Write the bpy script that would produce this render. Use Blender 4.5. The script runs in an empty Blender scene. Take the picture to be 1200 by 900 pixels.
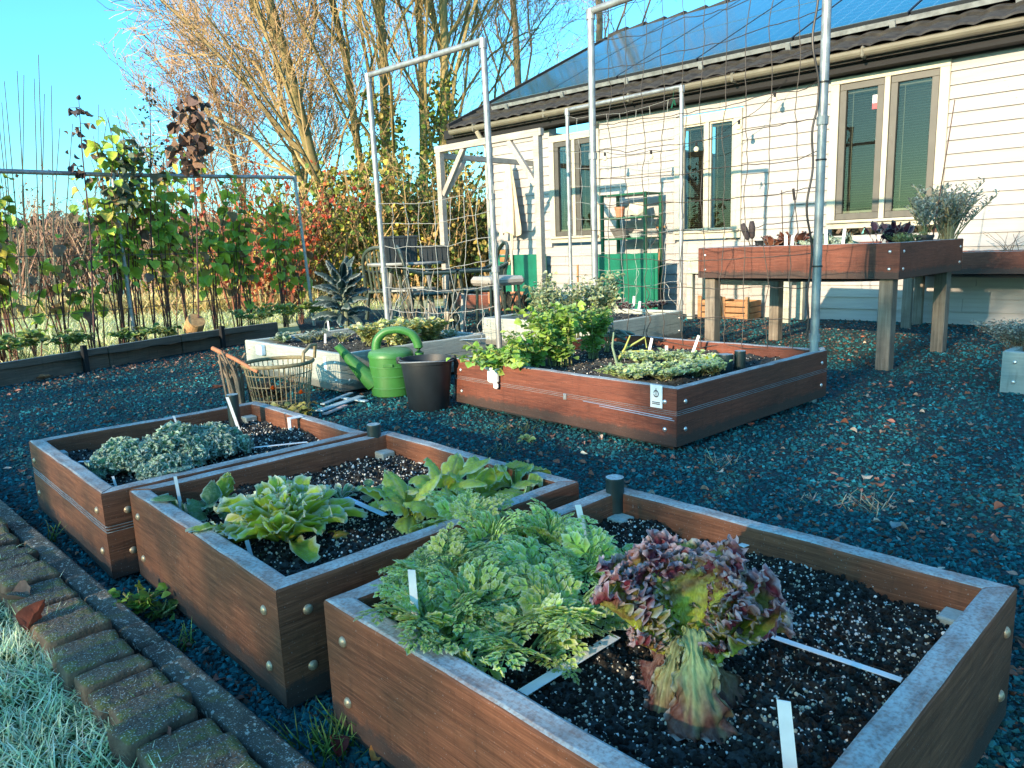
# Kitchen garden on a frosty morning: raised wooden planters, net frames, a white boarded house.
import bpy, math, random
import numpy as np
from mathutils import Vector, Matrix
PI = math.pi
random.seed(5)
rng = np.random.default_rng(5)
scene = bpy.context.scene
COL = scene.collection

# ------------------------------------------------------------------ camera
F_PX = 868.705
CZ = 0.87984
PITCH, ROLL = math.radians(10.51634), math.radians(-2.17448)
_cp, _sp, _cr, _sr = math.cos(PITCH), math.sin(PITCH), math.cos(ROLL), math.sin(ROLL)
FW = np.array([0, _cp, -_sp]); _r = np.array([1., 0, 0]); _u = np.array([0, _sp, _cp])
RT = _cr * _r + _sr * _u
UP = -_sr * _r + _cr * _u
CAM0 = np.array([0, 0, CZ])
cam_d = bpy.data.cameras.new('camera'); cam = bpy.data.objects.new('camera', cam_d); COL.objects.link(cam)
cam_d.sensor_width = 36.0; cam_d.lens = 36.0 * F_PX / 1200.0
cam_d.clip_start = 0.05; cam_d.clip_end = 3000
cam.matrix_world = Matrix(((RT[0], UP[0], -FW[0], 0), (RT[1], UP[1], -FW[1], 0), (RT[2], UP[2], -FW[2], CZ), (0, 0, 0, 1)))
scene.camera = cam

def ray(px, py): return FW + RT * (px - 600) / F_PX - UP * (py - 450) / F_PX
def at(px, py, z=0.0):            # the point of a level plane seen at a pixel
    d = ray(px, py); return CAM0 + d * ((z - CZ) / d[2])
def dep(px, py, y):               # the point at forward distance y seen at a pixel
    d = ray(px, py); return CAM0 + d * (y / d[1])
HD = np.array([math.cos(math.radians(136.6245)), math.sin(math.radians(136.6245)), 0])
HN = np.array([-HD[1], HD[0], 0])           # out of the house wall, towards the garden
HW = -7.9651
H_YAW = math.atan2(-HD[1], -HD[0])
def wallpt(px, py, off=0.0):      # (along, height) on a plane parallel to the house wall
    d = ray(px, py); t = (HW + off - CAM0 @ HN) / (d @ HN); X = CAM0 + d * t
    return -(X @ HD), X[2]
def onwall(x, off, z=0.0):        # house coordinates to the world
    return -x * HD + HN * (HW + off) + np.array([0, 0, z])

# ------------------------------------------------------------------ mesh building
class MB:
    def __init__(s): s.v = []; s.f = {}; s.c = []; s.n = 0
    def add(s, v, faces, col=(1, 1, 1)):
        v = np.asarray(v, float).reshape(-1, 3)
        c = np.asarray(col, float)
        if c.ndim == 1: c = np.repeat(c[None, :3], len(v), 0)
        s.v.append(v); s.c.append(c[:, :3])
        if isinstance(faces, np.ndarray): groups = {faces.shape[1]: faces}
        else:
            groups = {}
            for f in faces: groups.setdefault(len(f), []).append(f)
        for k, fl in groups.items(): s.f.setdefault(k, []).append(np.asarray(fl, np.int64) + s.n)
        s.n += len(v); return s
    def box(s, c, size, col=(1, 1, 1), rz=0.0, ch=0.0, R=None):
        hx, hy, hz = np.array(size) / 2.0
        if ch <= 0:
            v = np.array([[x, y, z] for x in (-hx, hx) for y in (-hy, hy) for z in (-hz, hz)])
            f = [(0, 1, 3, 2), (4, 6, 7, 5), (0, 4, 5, 1), (2, 3, 7, 6), (0, 2, 6, 4), (1, 5, 7, 3)]
        else:
            ch = min(ch, hx * .9, hy * .9, hz * .9)
            idx = {}; v = []
            for sx in (-1, 1):
                for sy in (-1, 1):
                    for sz in (-1, 1):
                        for a in range(3):
                            q = [sx * hx, sy * hy, sz * hz]
                            for b in range(3):
                                if b != a: q[b] -= (sx, sy, sz)[b] * ch
                            idx[(sx, sy, sz, a)] = len(v); v.append(q)
            f = []
            def quad(keys): f.append(tuple(idx[k] for k in keys))
            for a in range(3):
                b, c2 = [(1, 2), (2, 0), (0, 1)][a]
                for sg in (-1, 1):
                    ks = []
                    for sb, sc in ((-1, -1), (1, -1), (1, 1), (-1, 1)):
                        k = [0, 0, 0]; k[a] = sg; k[b] = sb; k[c2] = sc; ks.append((*k, a))
                    quad(ks if sg > 0 else ks[::-1])
            for a in range(3):
                b, c2 = [(1, 2), (2, 0), (0, 1)][a]
                for sb in (-1, 1):
                    for sc in (-1, 1):
                        k0 = [0, 0, 0]; k1 = [0, 0, 0]; k0[a] = -1; k1[a] = 1
                        for k in (k0, k1): k[b] = sb; k[c2] = sc
                        ks = [(*k0, b), (*k1, b), (*k1, c2), (*k0, c2)]
                        quad(ks if sb * sc > 0 else ks[::-1])
            for sx in (-1, 1):
                for sy in (-1, 1):
                    for sz in (-1, 1):
                        ks = [(sx, sy, sz, a) for a in range(3)]
                        quad(ks if sx * sy * sz > 0 else ks[::-1])
            v = np.array(v)
        if R is not None: v = v @ np.asarray(R).T
        elif rz:
            cc, ss = math.cos(rz), math.sin(rz); v = np.stack([v[:, 0] * cc - v[:, 1] * ss, v[:, 0] * ss + v[:, 1] * cc, v[:, 2]], 1)
        return s.add(v + np.asarray(c, float), f, col)
    def beam(s, a, b, w, h, col=(1, 1, 1), ch=0.0, up=(0, 0, 1)):     # a squared bar between two points
        a = np.asarray(a, float); b = np.asarray(b, float); d = b - a; L = np.linalg.norm(d); x = d / L
        y = np.cross(up, x)
        if np.linalg.norm(y) < 1e-4: y = np.cross((0, 1, 0), x)
        y /= np.linalg.norm(y); z = np.cross(x, y)
        return s.box((a + b) / 2, (L, w, h), col, ch=ch, R=np.stack([x, y, z], 1))
    def tube(s, P, r, k=6, col=(1, 1, 1), cap=True):
        P = np.asarray(P, float); n = len(P); r = np.broadcast_to(np.asarray(r, float), (n,))
        T = np.empty_like(P); T[1:-1] = P[2:] - P[:-2]; T[0] = P[1] - P[0]; T[-1] = P[-1] - P[-2]
        T /= (np.linalg.norm(T, axis=1, keepdims=True) + 1e-9)
        ref = np.array([0, 0, 1.]) if abs(T[:, 2]).mean() < .75 else np.array([1., 0, 0])
        A = np.cross(T, ref); A /= (np.linalg.norm(A, axis=1, keepdims=True) + 1e-9); B = np.cross(T, A)
        an = np.arange(k) * 2 * PI / k
        V = P[:, None] + r[:, None, None] * (np.cos(an)[None, :, None] * A[:, None] + np.sin(an)[None, :, None] * B[:, None])
        i = np.arange(n - 1)[:, None] * k; j = np.arange(k)[None]; j2 = (j + 1) % k
        q = np.stack([i + j, i + j2, i + k + j2, i + k + j], -1).reshape(-1, 4)
        c = np.asarray(col, float)
        if c.ndim == 2: c = np.repeat(c, k, 0)
        s.add(V.reshape(-1, 3), q, c)
        if cap and k > 3:
            base = s.n - n * k
            s.f.setdefault(k, []).append(np.array([np.arange(k)[::-1] + base, np.arange(k) + base + (n - 1) * k]))
        return s
    def lathe(s, prof, k=24, col=(1, 1, 1), c=(0, 0, 0), squash=1.0):  # prof: (radius, z) from outside bottom round to inside
        prof = np.asarray(prof, float); n = len(prof); an = np.arange(k) * 2 * PI / k
        V = np.stack([prof[:, :1] * np.cos(an), prof[:, :1] * np.sin(an) * squash, np.repeat(prof[:, 1:2], k, 1)], -1) + np.asarray(c, float)
        i = np.arange(n - 1)[:, None] * k; j = np.arange(k)[None]; j2 = (j + 1) % k
        return s.add(V.reshape(-1, 3), np.stack([i + j, i + j2, i + k + j2, i + k + j], -1).reshape(-1, 4), col)
    def inst(s, tv, tf, tc, R, P, cm=None):   # many copies of a template: R (n,3,3) with scale, P (n,3), colour factor (n,3)
        n = len(P); V = np.einsum('nij,vj->nvi', R, tv) + P[:, None]
        m = len(tv); C = np.repeat(tc[None], n, 0)
        if cm is not None: C = C * cm[:, None]
        Fc = (tf[None] + (np.arange(n) * m)[:, None, None]).reshape(-1, tf.shape[1])
        return s.add(V.reshape(-1, 3), Fc, np.clip(C, 0, 1).reshape(-1, 3))
    def build(s, name, mat, parent=None, smooth=False, loc=None, rz=None):
        me = bpy.data.meshes.new(name)
        V = np.concatenate(s.v).astype(np.float32); C = np.concatenate(s.c).astype(np.float32)
        me.vertices.add(len(V)); me.vertices.foreach_set('co', V.ravel())
        tot = []; idx = []
        for k, fl in s.f.items():
            a = np.concatenate(fl); tot.append(np.full(len(a), k, np.int32)); idx.append(a.ravel())
        tot = np.concatenate(tot); idx = np.concatenate(idx).astype(np.int32)
        me.loops.add(len(idx)); me.loops.foreach_set('vertex_index', idx)
        me.polygons.add(len(tot)); st = np.zeros(len(tot), np.int32); st[1:] = np.cumsum(tot)[:-1]
        me.polygons.foreach_set('loop_start', st); me.polygons.foreach_set('loop_total', tot)
        me.polygons.foreach_set('use_smooth', np.full(len(tot), bool(smooth)))
        at_ = me.color_attributes.new('Col', 'FLOAT_COLOR', 'POINT')
        at_.data.foreach_set('color', np.concatenate([C, np.ones((len(C), 1), np.float32)], 1).ravel())
        me.update(calc_edges=True)
        if smooth and not any(k in getattr(mat, 'name', '') for k in ('leaves', 'kale', 'bark', 'grass')): me.set_sharp_from_angle(angle=math.radians(38))
        for m in (mat if isinstance(mat, (list, tuple)) else [mat]): me.materials.append(m)
        return link(name, me, parent, loc, rz)

def link(name, data, parent=None, loc=None, rz=None):
    o = bpy.data.objects.new(name, data); COL.objects.link(o)
    if parent is not None: o.parent = parent
    if loc is not None: o.location = Vector([float(x) for x in loc])
    if rz is not None: o.rotation_euler = (0, 0, rz)
    return o
def tag(o, label=None, cat=None, group=None, kind=None):
    if label: o['label'] = label
    if cat: o['category'] = cat
    if group: o['group'] = group
    if kind: o['kind'] = kind
    return o
def thing(name, label, cat, loc=(0, 0, 0), rz=0.0, group=None):
    return tag(link(name, None, None, loc, rz), label, cat, group)
def copy_tree(o, parent=None):
    c = o.copy(); COL.objects.link(c)
    if parent is not None: c.parent = parent
    for ch in list(o.children): copy_tree(ch, c)
    return c

# value noise
_lat = rng.random((64, 64, 8))
def vn(x, y, seed=0):
    x = np.asarray(x, float) + seed * 13.7; y = np.asarray(y, float) + seed * 7.1
    xi = np.floor(x).astype(int); yi = np.floor(y).astype(int); fx = x - xi; fy = y - yi
    fx = fx * fx * (3 - 2 * fx); fy = fy * fy * (3 - 2 * fy); g = _lat[:, :, seed % 8]
    a = g[xi % 64, yi % 64]; b = g[(xi + 1) % 64, yi % 64]; c = g[xi % 64, (yi + 1) % 64]; d = g[(xi + 1) % 64, (yi + 1) % 64]
    return (a * (1 - fx) + b * fx) * (1 - fy) + (c * (1 - fx) + d * fx) * fy
def fbm(x, y, seed=0, o=3):
    r = 0; a = .5
    for i in range(o): r = r + a * vn(np.asarray(x) * 2 ** i, np.asarray(y) * 2 ** i, seed + i); a *= .5
    return r
def sstep(a, b, x): t = np.clip((x - a) / (b - a), 0, 1); return t * t * (3 - 2 * t)
def lerp(a, b, t): t = np.asarray(t)[..., None]; return np.asarray(a) * (1 - t) + np.asarray(b) * t
def rotz(a): c, s = math.cos(a), math.sin(a); return np.array([[c, -s, 0], [s, c, 0], [0, 0, 1.]])
def rotx(a): c, s = math.cos(a), math.sin(a); return np.array([[1, 0, 0], [0, c, -s], [0, s, c]])
def roty(a): c, s = math.cos(a), math.sin(a); return np.array([[c, 0, s], [0, 1, 0], [-s, 0, c]])
def frames(D, roll):        # rotation matrices whose x axis is D (n,3), rolled at random about it
    D = D / (np.linalg.norm(D, axis=1, keepdims=True) + 1e-9)
    y = np.cross(np.array([0, 0, 1.]), D); nn = np.linalg.norm(y, axis=1, keepdims=True)
    y = np.where(nn > 1e-3, y / (nn + 1e-9), np.array([0, 1., 0])); z = np.cross(D, y)
    c, s = np.cos(roll)[:, None], np.sin(roll)[:, None]
    y2 = y * c + z * s; z2 = z * c - y * s
    return np.stack([D, y2, z2], -1)

# ------------------------------------------------------------------ materials
def nmat(name):
    m = bpy.data.materials.new(name); m.use_nodes = True; nt = m.node_tree; b = nt.nodes['Principled BSDF']
    return m, nt, b
def N(nt, t, **kw):
    n = nt.nodes.new(t)
    for k, v in kw.items():
        if k.startswith('i_'): n.inputs[k[2:].replace('_', ' ')].default_value = v
        else: setattr(n, k, v)
    return n
def noise(nt, scale, detail=4, coord='Object', sc=None, rough=.55):
    tc = N(nt, 'ShaderNodeTexCoord'); n = N(nt, 'ShaderNodeTexNoise'); n.inputs['Scale'].default_value = scale; n.inputs['Detail'].default_value = detail
    n.inputs['Roughness'].default_value = rough
    src = tc.outputs[coord]
    if sc is not None:
        mp = N(nt, 'ShaderNodeMapping'); mp.inputs['Scale'].default_value = sc; nt.links.new(src, mp.inputs['Vector']); src = mp.outputs['Vector']
    nt.links.new(src, n.inputs['Vector']); return n.outputs['Fac']
def ramp(nt, fac, stops):
    r = N(nt, 'ShaderNodeValToRGB'); e = r.color_ramp.elements
    while len(e) < len(stops): e.new(.5)
    for el, (p, c) in zip(e, stops): el.position = p; el.color = (*c, 1) if len(c) == 3 else c
    nt.links.new(fac, r.inputs['Fac']); return r.outputs['Color']
def mix(nt, fac, a, b, mode='MIX'):
    m = N(nt, 'ShaderNodeMix', data_type='RGBA', blend_type=mode)
    for sock, v in ((m.inputs[0], fac), (m.inputs[6], a), (m.inputs[7], b)):
        if hasattr(v, 'is_output') or isinstance(v, bpy.types.NodeSocket): nt.links.new(v, sock)
        elif isinstance(v, (int, float)): sock.default_value = v
        else: sock.default_value = (*v, 1)
    return m.outputs[2]
def math_(nt, op, a, b=0.0, clamp=False):
    m = N(nt, 'ShaderNodeMath', operation=op, use_clamp=clamp)
    for i, v in enumerate((a, b)):
        if isinstance(v, bpy.types.NodeSocket): nt.links.new(v, m.inputs[i])
        else: m.inputs[i].default_value = v
    return m.outputs[0]
def bump(nt, b, h, strength=.3, dist=.01):
    n = N(nt, 'ShaderNodeBump'); n.inputs['Strength'].default_value = strength; n.inputs['Distance'].default_value = dist
    nt.links.new(h, n.inputs['Height']); nt.links.new(n.outputs['Normal'], b.inputs['Normal'])
def upmask(nt, lo, hi):      # how far a surface faces the sky: where frost settles
    g = N(nt, 'ShaderNodeNewGeometry'); s = N(nt, 'ShaderNodeSeparateXYZ'); nt.links.new(g.outputs['Normal'], s.inputs[0])
    r = N(nt, 'ShaderNodeMapRange', interpolation_type='SMOOTHSTEP'); r.inputs['From Min'].default_value = lo; r.inputs['From Max'].default_value = hi
    nt.links.new(s.outputs['Z'], r.inputs['Value']); return r.outputs['Result']

FROST = (0.55, 0.72, 0.75)
def wood(name, c1, c2, frost=.8, rough=.7, grain=(1.2, 26, 26), spots=.0, patch=None, frostcol=FROST, splash=.0):
    m, nt, b = nmat(name)
    g = noise(nt, 3.2, 6, sc=grain, rough=.65)
    c = ramp(nt, g, [(.28, c1), (.72, c2)])
    w = noise(nt, 2.6, 4, sc=(1, 2.5, 2.5))
    c = mix(nt, math_(nt, 'MULTIPLY', ramp(nt, w, [(.42, (0, 0, 0)), (.75, (1, 1, 1))]), .55), c, patch or tuple(x * .45 for x in c1))
    st = noise(nt, 5, 5, sc=(9, 1.2, 1.2))
    c = mix(nt, math_(nt, 'MULTIPLY', ramp(nt, st, [(.55, (0, 0, 0)), (.72, (1, 1, 1))]), .35), c, tuple(x * .4 for x in c1))
    if splash > 0:
        fb = noise(nt, 6, 8, sc=(1.6, 60, 60), rough=.75)      # pale raised fibres of the weathered grain
        c = mix(nt, math_(nt, 'MULTIPLY', ramp(nt, fb, [(.50, (0, 0, 0)), (.66, (1, 1, 1))]), .42), c, tuple(min(1, x * 1.9 + .03) for x in c2))
        kn = noise(nt, 2.2, 5, sc=(1, 3, 3)); c = mix(nt, math_(nt, 'MULTIPLY', ramp(nt, kn, [(.60, (0, 0, 0)), (.70, (1, 1, 1))]), .5), c, tuple(x * .5 for x in c1))
    if splash > 0:      # soil splashed on the foot of the boards
        tcs = N(nt, 'ShaderNodeTexCoord'); sx = N(nt, 'ShaderNodeSeparateXYZ'); nt.links.new(tcs.outputs['Object'], sx.inputs[0])
        mr = N(nt, 'ShaderNodeMapRange'); mr.inputs['From Min'].default_value = .085; mr.inputs['From Max'].default_value = .0; nt.links.new(sx.outputs['Z'], mr.inputs['Value'])
        c = mix(nt, math_(nt, 'MULTIPLY', ramp(nt, math_(nt, 'ADD', mr.outputs[0], math_(nt, 'MULTIPLY', noise(nt, 28, 6, rough=.7), .9)), [(.78, (0, 0, 0)), (1.0, (1, 1, 1))]), splash), c, (.035, .030, .026))
        ck = noise(nt, 3, 3, sc=(.6, 90, 90)); c = mix(nt, math_(nt, 'MULTIPLY', ramp(nt, ck, [(.69, (0, 0, 0)), (.73, (1, 1, 1))]), .7), c, (.012, .008, .006))
    if frost > 0:
        up = upmask(nt, .55, .97); fn = noise(nt, 9, 6, sc=(1, 2, 2)); fn2 = noise(nt, 160, 2)
        k = math_(nt, 'MULTIPLY', ramp(nt, fn, [(.22, (.25, .25, .25)), (.62, (1, 1, 1))]), ramp(nt, fn2, [(.3, (.45, .45, .45)), (.6, (1, 1, 1))]))
        k = math_(nt, 'MULTIPLY', math_(nt, 'MULTIPLY', up, k), frost, True)
        sp = ramp(nt, noise(nt, 230, 2), [(.66, (0, 0, 0)), (.72, (.35, .35, .35))])   # grains of frost on the sides
        k = math_(nt, 'MAXIMUM', k, math_(nt, 'MULTIPLY', sp, .5))
        c = mix(nt, k, c, frostcol)
    nt.links.new(c, b.inputs['Base Color']); b.inputs['Roughness'].default_value = rough
    b.inputs['Specular IOR Level'].default_value = .35
    bump(nt, b, g, .35, .004); return m
def pm(name, col, rough=.5, metal=0., var=.15, scale=8, bmp=0., bs=60, frost=0., spec=.5, col2=None):
    m, nt, b = nmat(name)
    n = noise(nt, scale, 5)
    c2 = col2 or tuple(min(1, x * (1 + var)) for x in col); c1 = tuple(x * (1 - var) for x in col)
    c = ramp(nt, n, [(.3, c1), (.7, c2)])
    if frost > 0:
        up = upmask(nt, .3, .95); fn = noise(nt, 90, 3)
        c = mix(nt, math_(nt, 'MULTIPLY', math_(nt, 'MULTIPLY', up, ramp(nt, fn, [(.3, (.3, .3, .3)), (.6, (1, 1, 1))])), frost), c, FROST)
    nt.links.new(c, b.inputs['Base Color']); b.inputs['Roughness'].default_value = rough; b.inputs['Metallic'].default_value = metal
    b.inputs['Specular IOR Level'].default_value = spec
    if bmp > 0: bump(nt, b, noise(nt, bs, 4), bmp, .003)
    return m
def vcm(name, rough=.55, trans=.25, var=.25, scale=30, bmp=.0, bs=120, spec=.3, frost=0.):
    m, nt, b = nmat(name)
    a = N(nt, 'ShaderNodeVertexColor', layer_name='Col'); n = noise(nt, scale, 3)
    c = mix(nt, 1.0, a.outputs['Color'], ramp(nt, n, [(.25, (1 - var,) * 3), (.75, (1 + var * .4,) * 3)]), 'MULTIPLY')
    if frost > 0:
        up = upmask(nt, .1, .9); fn = noise(nt, 220, 2)
        c = mix(nt, math_(nt, 'MULTIPLY', math_(nt, 'MULTIPLY', up, ramp(nt, fn, [(.42, (0, 0, 0)), (.6, (1, 1, 1))])), frost), c, (.6, .68, .66))
    nt.links.new(c, b.inputs['Base Color']); b.inputs['Roughness'].default_value = rough; b.inputs['Specular IOR Level'].default_value = spec
    if bmp > 0: bump(nt, b, noise(nt, bs, 3), bmp, .003)
    if trans > 0:
        t = N(nt, 'ShaderNodeBsdfTranslucent'); nt.links.new(c, t.inputs['Color'])
        ms = N(nt, 'ShaderNodeMixShader'); ms.inputs[0].default_value = trans
        out = nt.nodes['Material Output']
        nt.links.new(b.outputs[0], ms.inputs[1]); nt.links.new(t.outputs[0], ms.inputs[2]); nt.links.new(ms.outputs[0], out.inputs['Surface'])
    return m

M_WOOD = wood('brown_planks', (.075, .026, .013), (.225, .085, .041), .75, splash=.85)
M_WOODR = wood('red_brown_planks', (.075, .024, .016), (.19, .058, .032), .8, splash=.8)
M_GREYP = wood('grey_planks', (.24, .27, .245), (.40, .42, .36), .5, patch=(.16, .19, .17), splash=.7)
M_POST = wood('grey_posts', (.10, .085, .065), (.27, .235, .185), .3, grain=(26, 26, 1.2))
M_PERG = wood('weathered_timber', (.30, .27, .23), (.50, .46, .40), .1)
M_CRATE = wood('crate_wood', (.26, .12, .05), (.46, .25, .11), .1)
M_BOLT = pm('galvanised_bolts', (.46, .35, .23), .4, .5, .2, 60)
M_BOLTS = pm('steel_bolts', (.70, .70, .68), .35, .85, .15, 60)
M_GALV = pm('galvanised_pipe', (.30, .32, .32), .45, .45, .3, 14, .1, 120)
M_SOIL = pm('black_soil', (.018, .016, .0145), .95, 0, .6, 40, 1.0, 90, frost=.06, spec=.15)
M_CHIP = vcm('mineral_bits', .9, 0, .25, 60, spec=.2)
M_LEAF = vcm('leaves', .5, .28, .25, 25, .15, 160)
M_LEAFF = vcm('frosted_leaves', .55, .38, .25, 60, .25, 240, frost=.14)
M_LETT = vcm('lettuce_leaves', .5, .32, .35, 70, .3, 160, frost=.06)
M_KALE = vcm('frosted_kale', .7, .18, .2, 60, .4, 260, frost=.45)
M_DRY = vcm('dry_leaves', .8, .12, .3, 60, .3, 140)
M_STEM = vcm('stems', .8, 0, .3, 40, .2, 80)
M_BARK = vcm('bark', .9, 0, .35, 6, .5, 30)
M_WHITE = pm('white_plastic_labels', (.78, .80, .80), .55, 0, .08, 30)
M_BLUEW = pm('pale_blue_labels', (.50, .68, .82), .5, 0, .08, 30)
M_PIPE = pm('dark_green_pipe', (.012, .030, .030), .45, 0, .25, 30, frost=.75)
M_GREEN = pm('green_plastic', (.036, .165, .032), .45, 0, .10, 7, .03, 90, frost=.12)
M_GREENP = pm('green_painted_sheet', (.003, .125, .070), .38, 0, .25, 5)
M_GREENS = pm('green_painted_steel', (.004, .085, .036), .4, .1, .2, 12)
M_BLACK = pm('black_plastic', (.013, .018, .022), .55, 0, .3, 12, .1, 60, frost=.15)
M_CHAIRG = pm('dark_green_chair', (.008, .022, .017), .5, 0, .2, 12, frost=.2)
M_SLAT = pm('orange_slats', (.42, .20, .07), .6, 0, .25, 20)
M_TABLE = pm('pale_table', (.27, .28, .27), .6, 0, .15, 10, frost=.4)
M_TERRA = pm('terracotta', (.46, .17, .09), .8, 0, .2, 20)
M_CREAM = pm('cream_canvas', (.62, .50, .34), .9, 0, .15, 12, .3, 50)
M_WIRE = pm('rusty_wire', (.26, .22, .13), .7, .2, .35, 60)
M_NETD = pm('dark_net', (.07, .06, .05), .8, 0, .2, 40)
M_NETL = pm('pale_net', (.42, .42, .38), .8, 0, .2, 40)
M_CABLE = pm('black_cable', (.012, .012, .012), .5, 0, .2, 40)
M_RUST = pm('rusty_metal', (.19, .10, .07), .75, .3, .35, 30)
SKY_TINT = (0.235, 0.54, 0.63); SKY_SAT = 1.1; SKY_STRENGTH = 0.15; SUN_STRENGTH = 2.0; EXPOSURE = 2.4
# ------------------------------------------------------------------ light and sky
SUN_AZ, SUN_EL = math.radians(51), math.radians(16)      # the way the light travels, and the sun's height
SUN_D = np.array([math.cos(SUN_AZ) * math.cos(SUN_EL), math.sin(SUN_AZ) * math.cos(SUN_EL), -math.sin(SUN_EL)])
w = bpy.data.worlds.new('World'); scene.world = w; w.use_nodes = True
nt = w.node_tree; bg = nt.nodes['Background']
sky = nt.nodes.new('ShaderNodeTexSky'); sky.sky_type = 'NISHITA'; sky.sun_disc = False
sky.sun_elevation = SUN_EL; sky.sun_rotation = math.atan2(-SUN_D[0], -SUN_D[1]); sky.air_density = 1.0; sky.dust_density = 1.0; sky.ozone_density = 2.0
tint = nt.nodes.new('ShaderNodeMix'); tint.data_type = 'RGBA'; tint.blend_type = 'MULTIPLY'; tint.inputs[0].default_value = 1
tint.inputs[7].default_value = (SKY_TINT[0], SKY_TINT[1], SKY_TINT[2], 1)
hs = nt.nodes.new('ShaderNodeHueSaturation'); hs.inputs['Saturation'].default_value = SKY_SAT; nt.links.new(sky.outputs[0], hs.inputs['Color']); nt.links.new(hs.outputs[0], tint.inputs[6]); nt.links.new(tint.outputs[2], bg.inputs['Color'])
bg.inputs['Strength'].default_value = SKY_STRENGTH
sl = bpy.data.lights.new('sun', 'SUN'); sl.energy = SUN_STRENGTH; sl.angle = math.radians(.5); sl.color = (1.0, .77, .53)
so = bpy.data.objects.new('sun', sl); COL.objects.link(so)
so.rotation_euler = Vector(SUN_D).to_track_quat('-Z', 'Y').to_euler(); so.location = (-20, -25, 12)
vs = scene.view_settings
scene.display_settings.display_device = 'sRGB'; vs.view_transform = 'Standard'; vs.look = 'None'; vs.exposure = EXPOSURE; vs.gamma = 1; vs.use_curve_mapping = False

# ------------------------------------------------------------------ the ground
E1 = np.array([math.cos(math.radians(-46.6)), math.sin(math.radians(-46.6)), 0.])     # along the kerb and the front row of planters
E2 = np.array([-E1[1], E1[0], 0.])
GYAW = math.radians(-46.6)
def sheet_obj(name, corners, z, mat, sub=1, kind='structure'):
    b = MB(); n = sub; c = np.array(corners, float)
    u = np.linspace(0, 1, n + 1)
    U, V_ = np.meshgrid(u, u, indexing='ij')
    P = (c[0] * (1 - U[..., None]) + c[1] * U[..., None]) * (1 - V_[..., None]) + (c[3] * (1 - U[..., None]) + c[2] * U[..., None]) * V_[..., None]
    P = np.concatenate([P, np.full(P.shape[:2] + (1,), z)], 2)
    i, j = np.meshgrid(np.arange(n), np.arange(n), indexing='ij'); i = i.ravel(); j = j.ravel()
    q = np.stack([i * (n + 1) + j, (i + 1) * (n + 1) + j, (i + 1) * (n + 1) + j + 1, i * (n + 1) + j + 1], 1)
    b.add(P.reshape(-1, 3), q); return tag(b.build(name, mat), kind=kind)
M_FIELD = pm('frosty_field', (.16, .17, .07), .95, 0, .3, .6, .6, 14, col2=(.34, .36, .24), spec=.1)
sheet_obj('ground', [(-900, -200), (900, -200), (900, 1500), (-900, 1500)], -.03, M_FIELD)
mg, nt, b = nmat('dark_gravel')
vo = N(nt, 'ShaderNodeTexVoronoi', feature='F1'); vo.inputs['Scale'].default_value = 75
tc = N(nt, 'ShaderNodeTexCoord'); nt.links.new(tc.outputs['Object'], vo.inputs['Vector'])
cg = mix(nt, 1.0, ramp(nt, vo.outputs['Distance'], [(.0, (1, 1, 1)), (.75, (.25, .25, .25))]), ramp(nt, noise(nt, 1.3, 5), [(.3, (.008, .065, .080)), (.7, (.018, .105, .125))]), 'MULTIPLY')
nt.links.new(cg, b.inputs['Base Color']); b.inputs['Roughness'].default_value = .85; b.inputs['Specular IOR Level'].default_value = .3
bump(nt, b, math_(nt, 'SUBTRACT', 1.0, vo.outputs['Distance']), 1.0, .012)
M_GRAVEL = mg
# the yard: from the kerb to the border board on the left and to the house
KA, KB = at(-60, 532), at(700, 1225)
def kerbline(t): return KA + (KB - KA) * t
yard = MB()
yp = [(-5.2, 4.9), (-1.3, 1.0), (1.5, -1.8), (9, -4), (12, 0), onwall(5, .05)[:2], onwall(-7.85, .05)[:2], (-4.2, 12.3), (-2.6, 8.0), (-4.6, 4.6)]
yard.add(np.array([(x, y, 0.0) for x, y in [(-4.55, 5.2), (1.9, -1.65), (9, -4), (12, 0), onwall(6, .0)[:2], onwall(-7.85, .0)[:2], (-3.4, 11.6), (-2.3, 8.2)]]), [tuple(range(8))])
tag(yard.build('gravel_yard', M_GRAVEL), kind='structure')
M_LAWN = pm('frosted_lawn_soil', (.36, .40, .15), .95, 0, .3, 3, .7, 60, spec=.1, col2=(.66, .67, .42))
b_ = MB(); b_.add(np.array([(-40, 3, -.012), (-4.2, 5.2, -.012), (-2.2, 8.4, -.012), (-3.4, 11.6, -.012), onwall(-7.85, 0, -.012), onwall(-7.85, -9, -.012), (-1, 40, -.012), (-60, 40, -.012)]), [tuple(range(8))])
tag(b_.build('lawn', M_LAWN), kind='structure')

# ------------------------------------------------------------------ the house
ho = onwall(0, 0)
M_SID = None
m, nt, b = nmat('white_boards')
g = noise(nt, 4, 5, sc=(.5, 8, 8)); d1 = noise(nt, 1.4, 5)
c = ramp(nt, g, [(.2, (.29, .275, .265)), (.7, (.375, .355, .34))])
c = mix(nt, math_(nt, 'MULTIPLY', ramp(nt, d1, [(.5, (0, 0, 0)), (.8, (1, 1, 1))]), .3), c, (.36, .34, .31))
sp = noise(nt, 20, 2)
c = mix(nt, math_(nt, 'MULTIPLY', ramp(nt, sp, [(.73, (0, 0, 0)), (.76, (1, 1, 1))]), .55), c, (.26, .17, .10))
nt.links.new(c, b.inputs['Base Color']); b.inputs['Roughness'].default_value = .7; bump(nt, b, g, .15, .003); M_SID = m
M_TRIM = pm('cream_trim', (.44, .40, .31), .55, 0, .08, 8)
M_SASH = pm('taupe_sash', (.075, .068, .055), .5, 0, .12, 9)
M_BLACKP = pm('black_fascia', (.005, .005, .006), .8, 0, .2, 8)
M_GUT = pm('beige_gutter', (.17, .155, .115), .5, 0, .15, 8)
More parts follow.
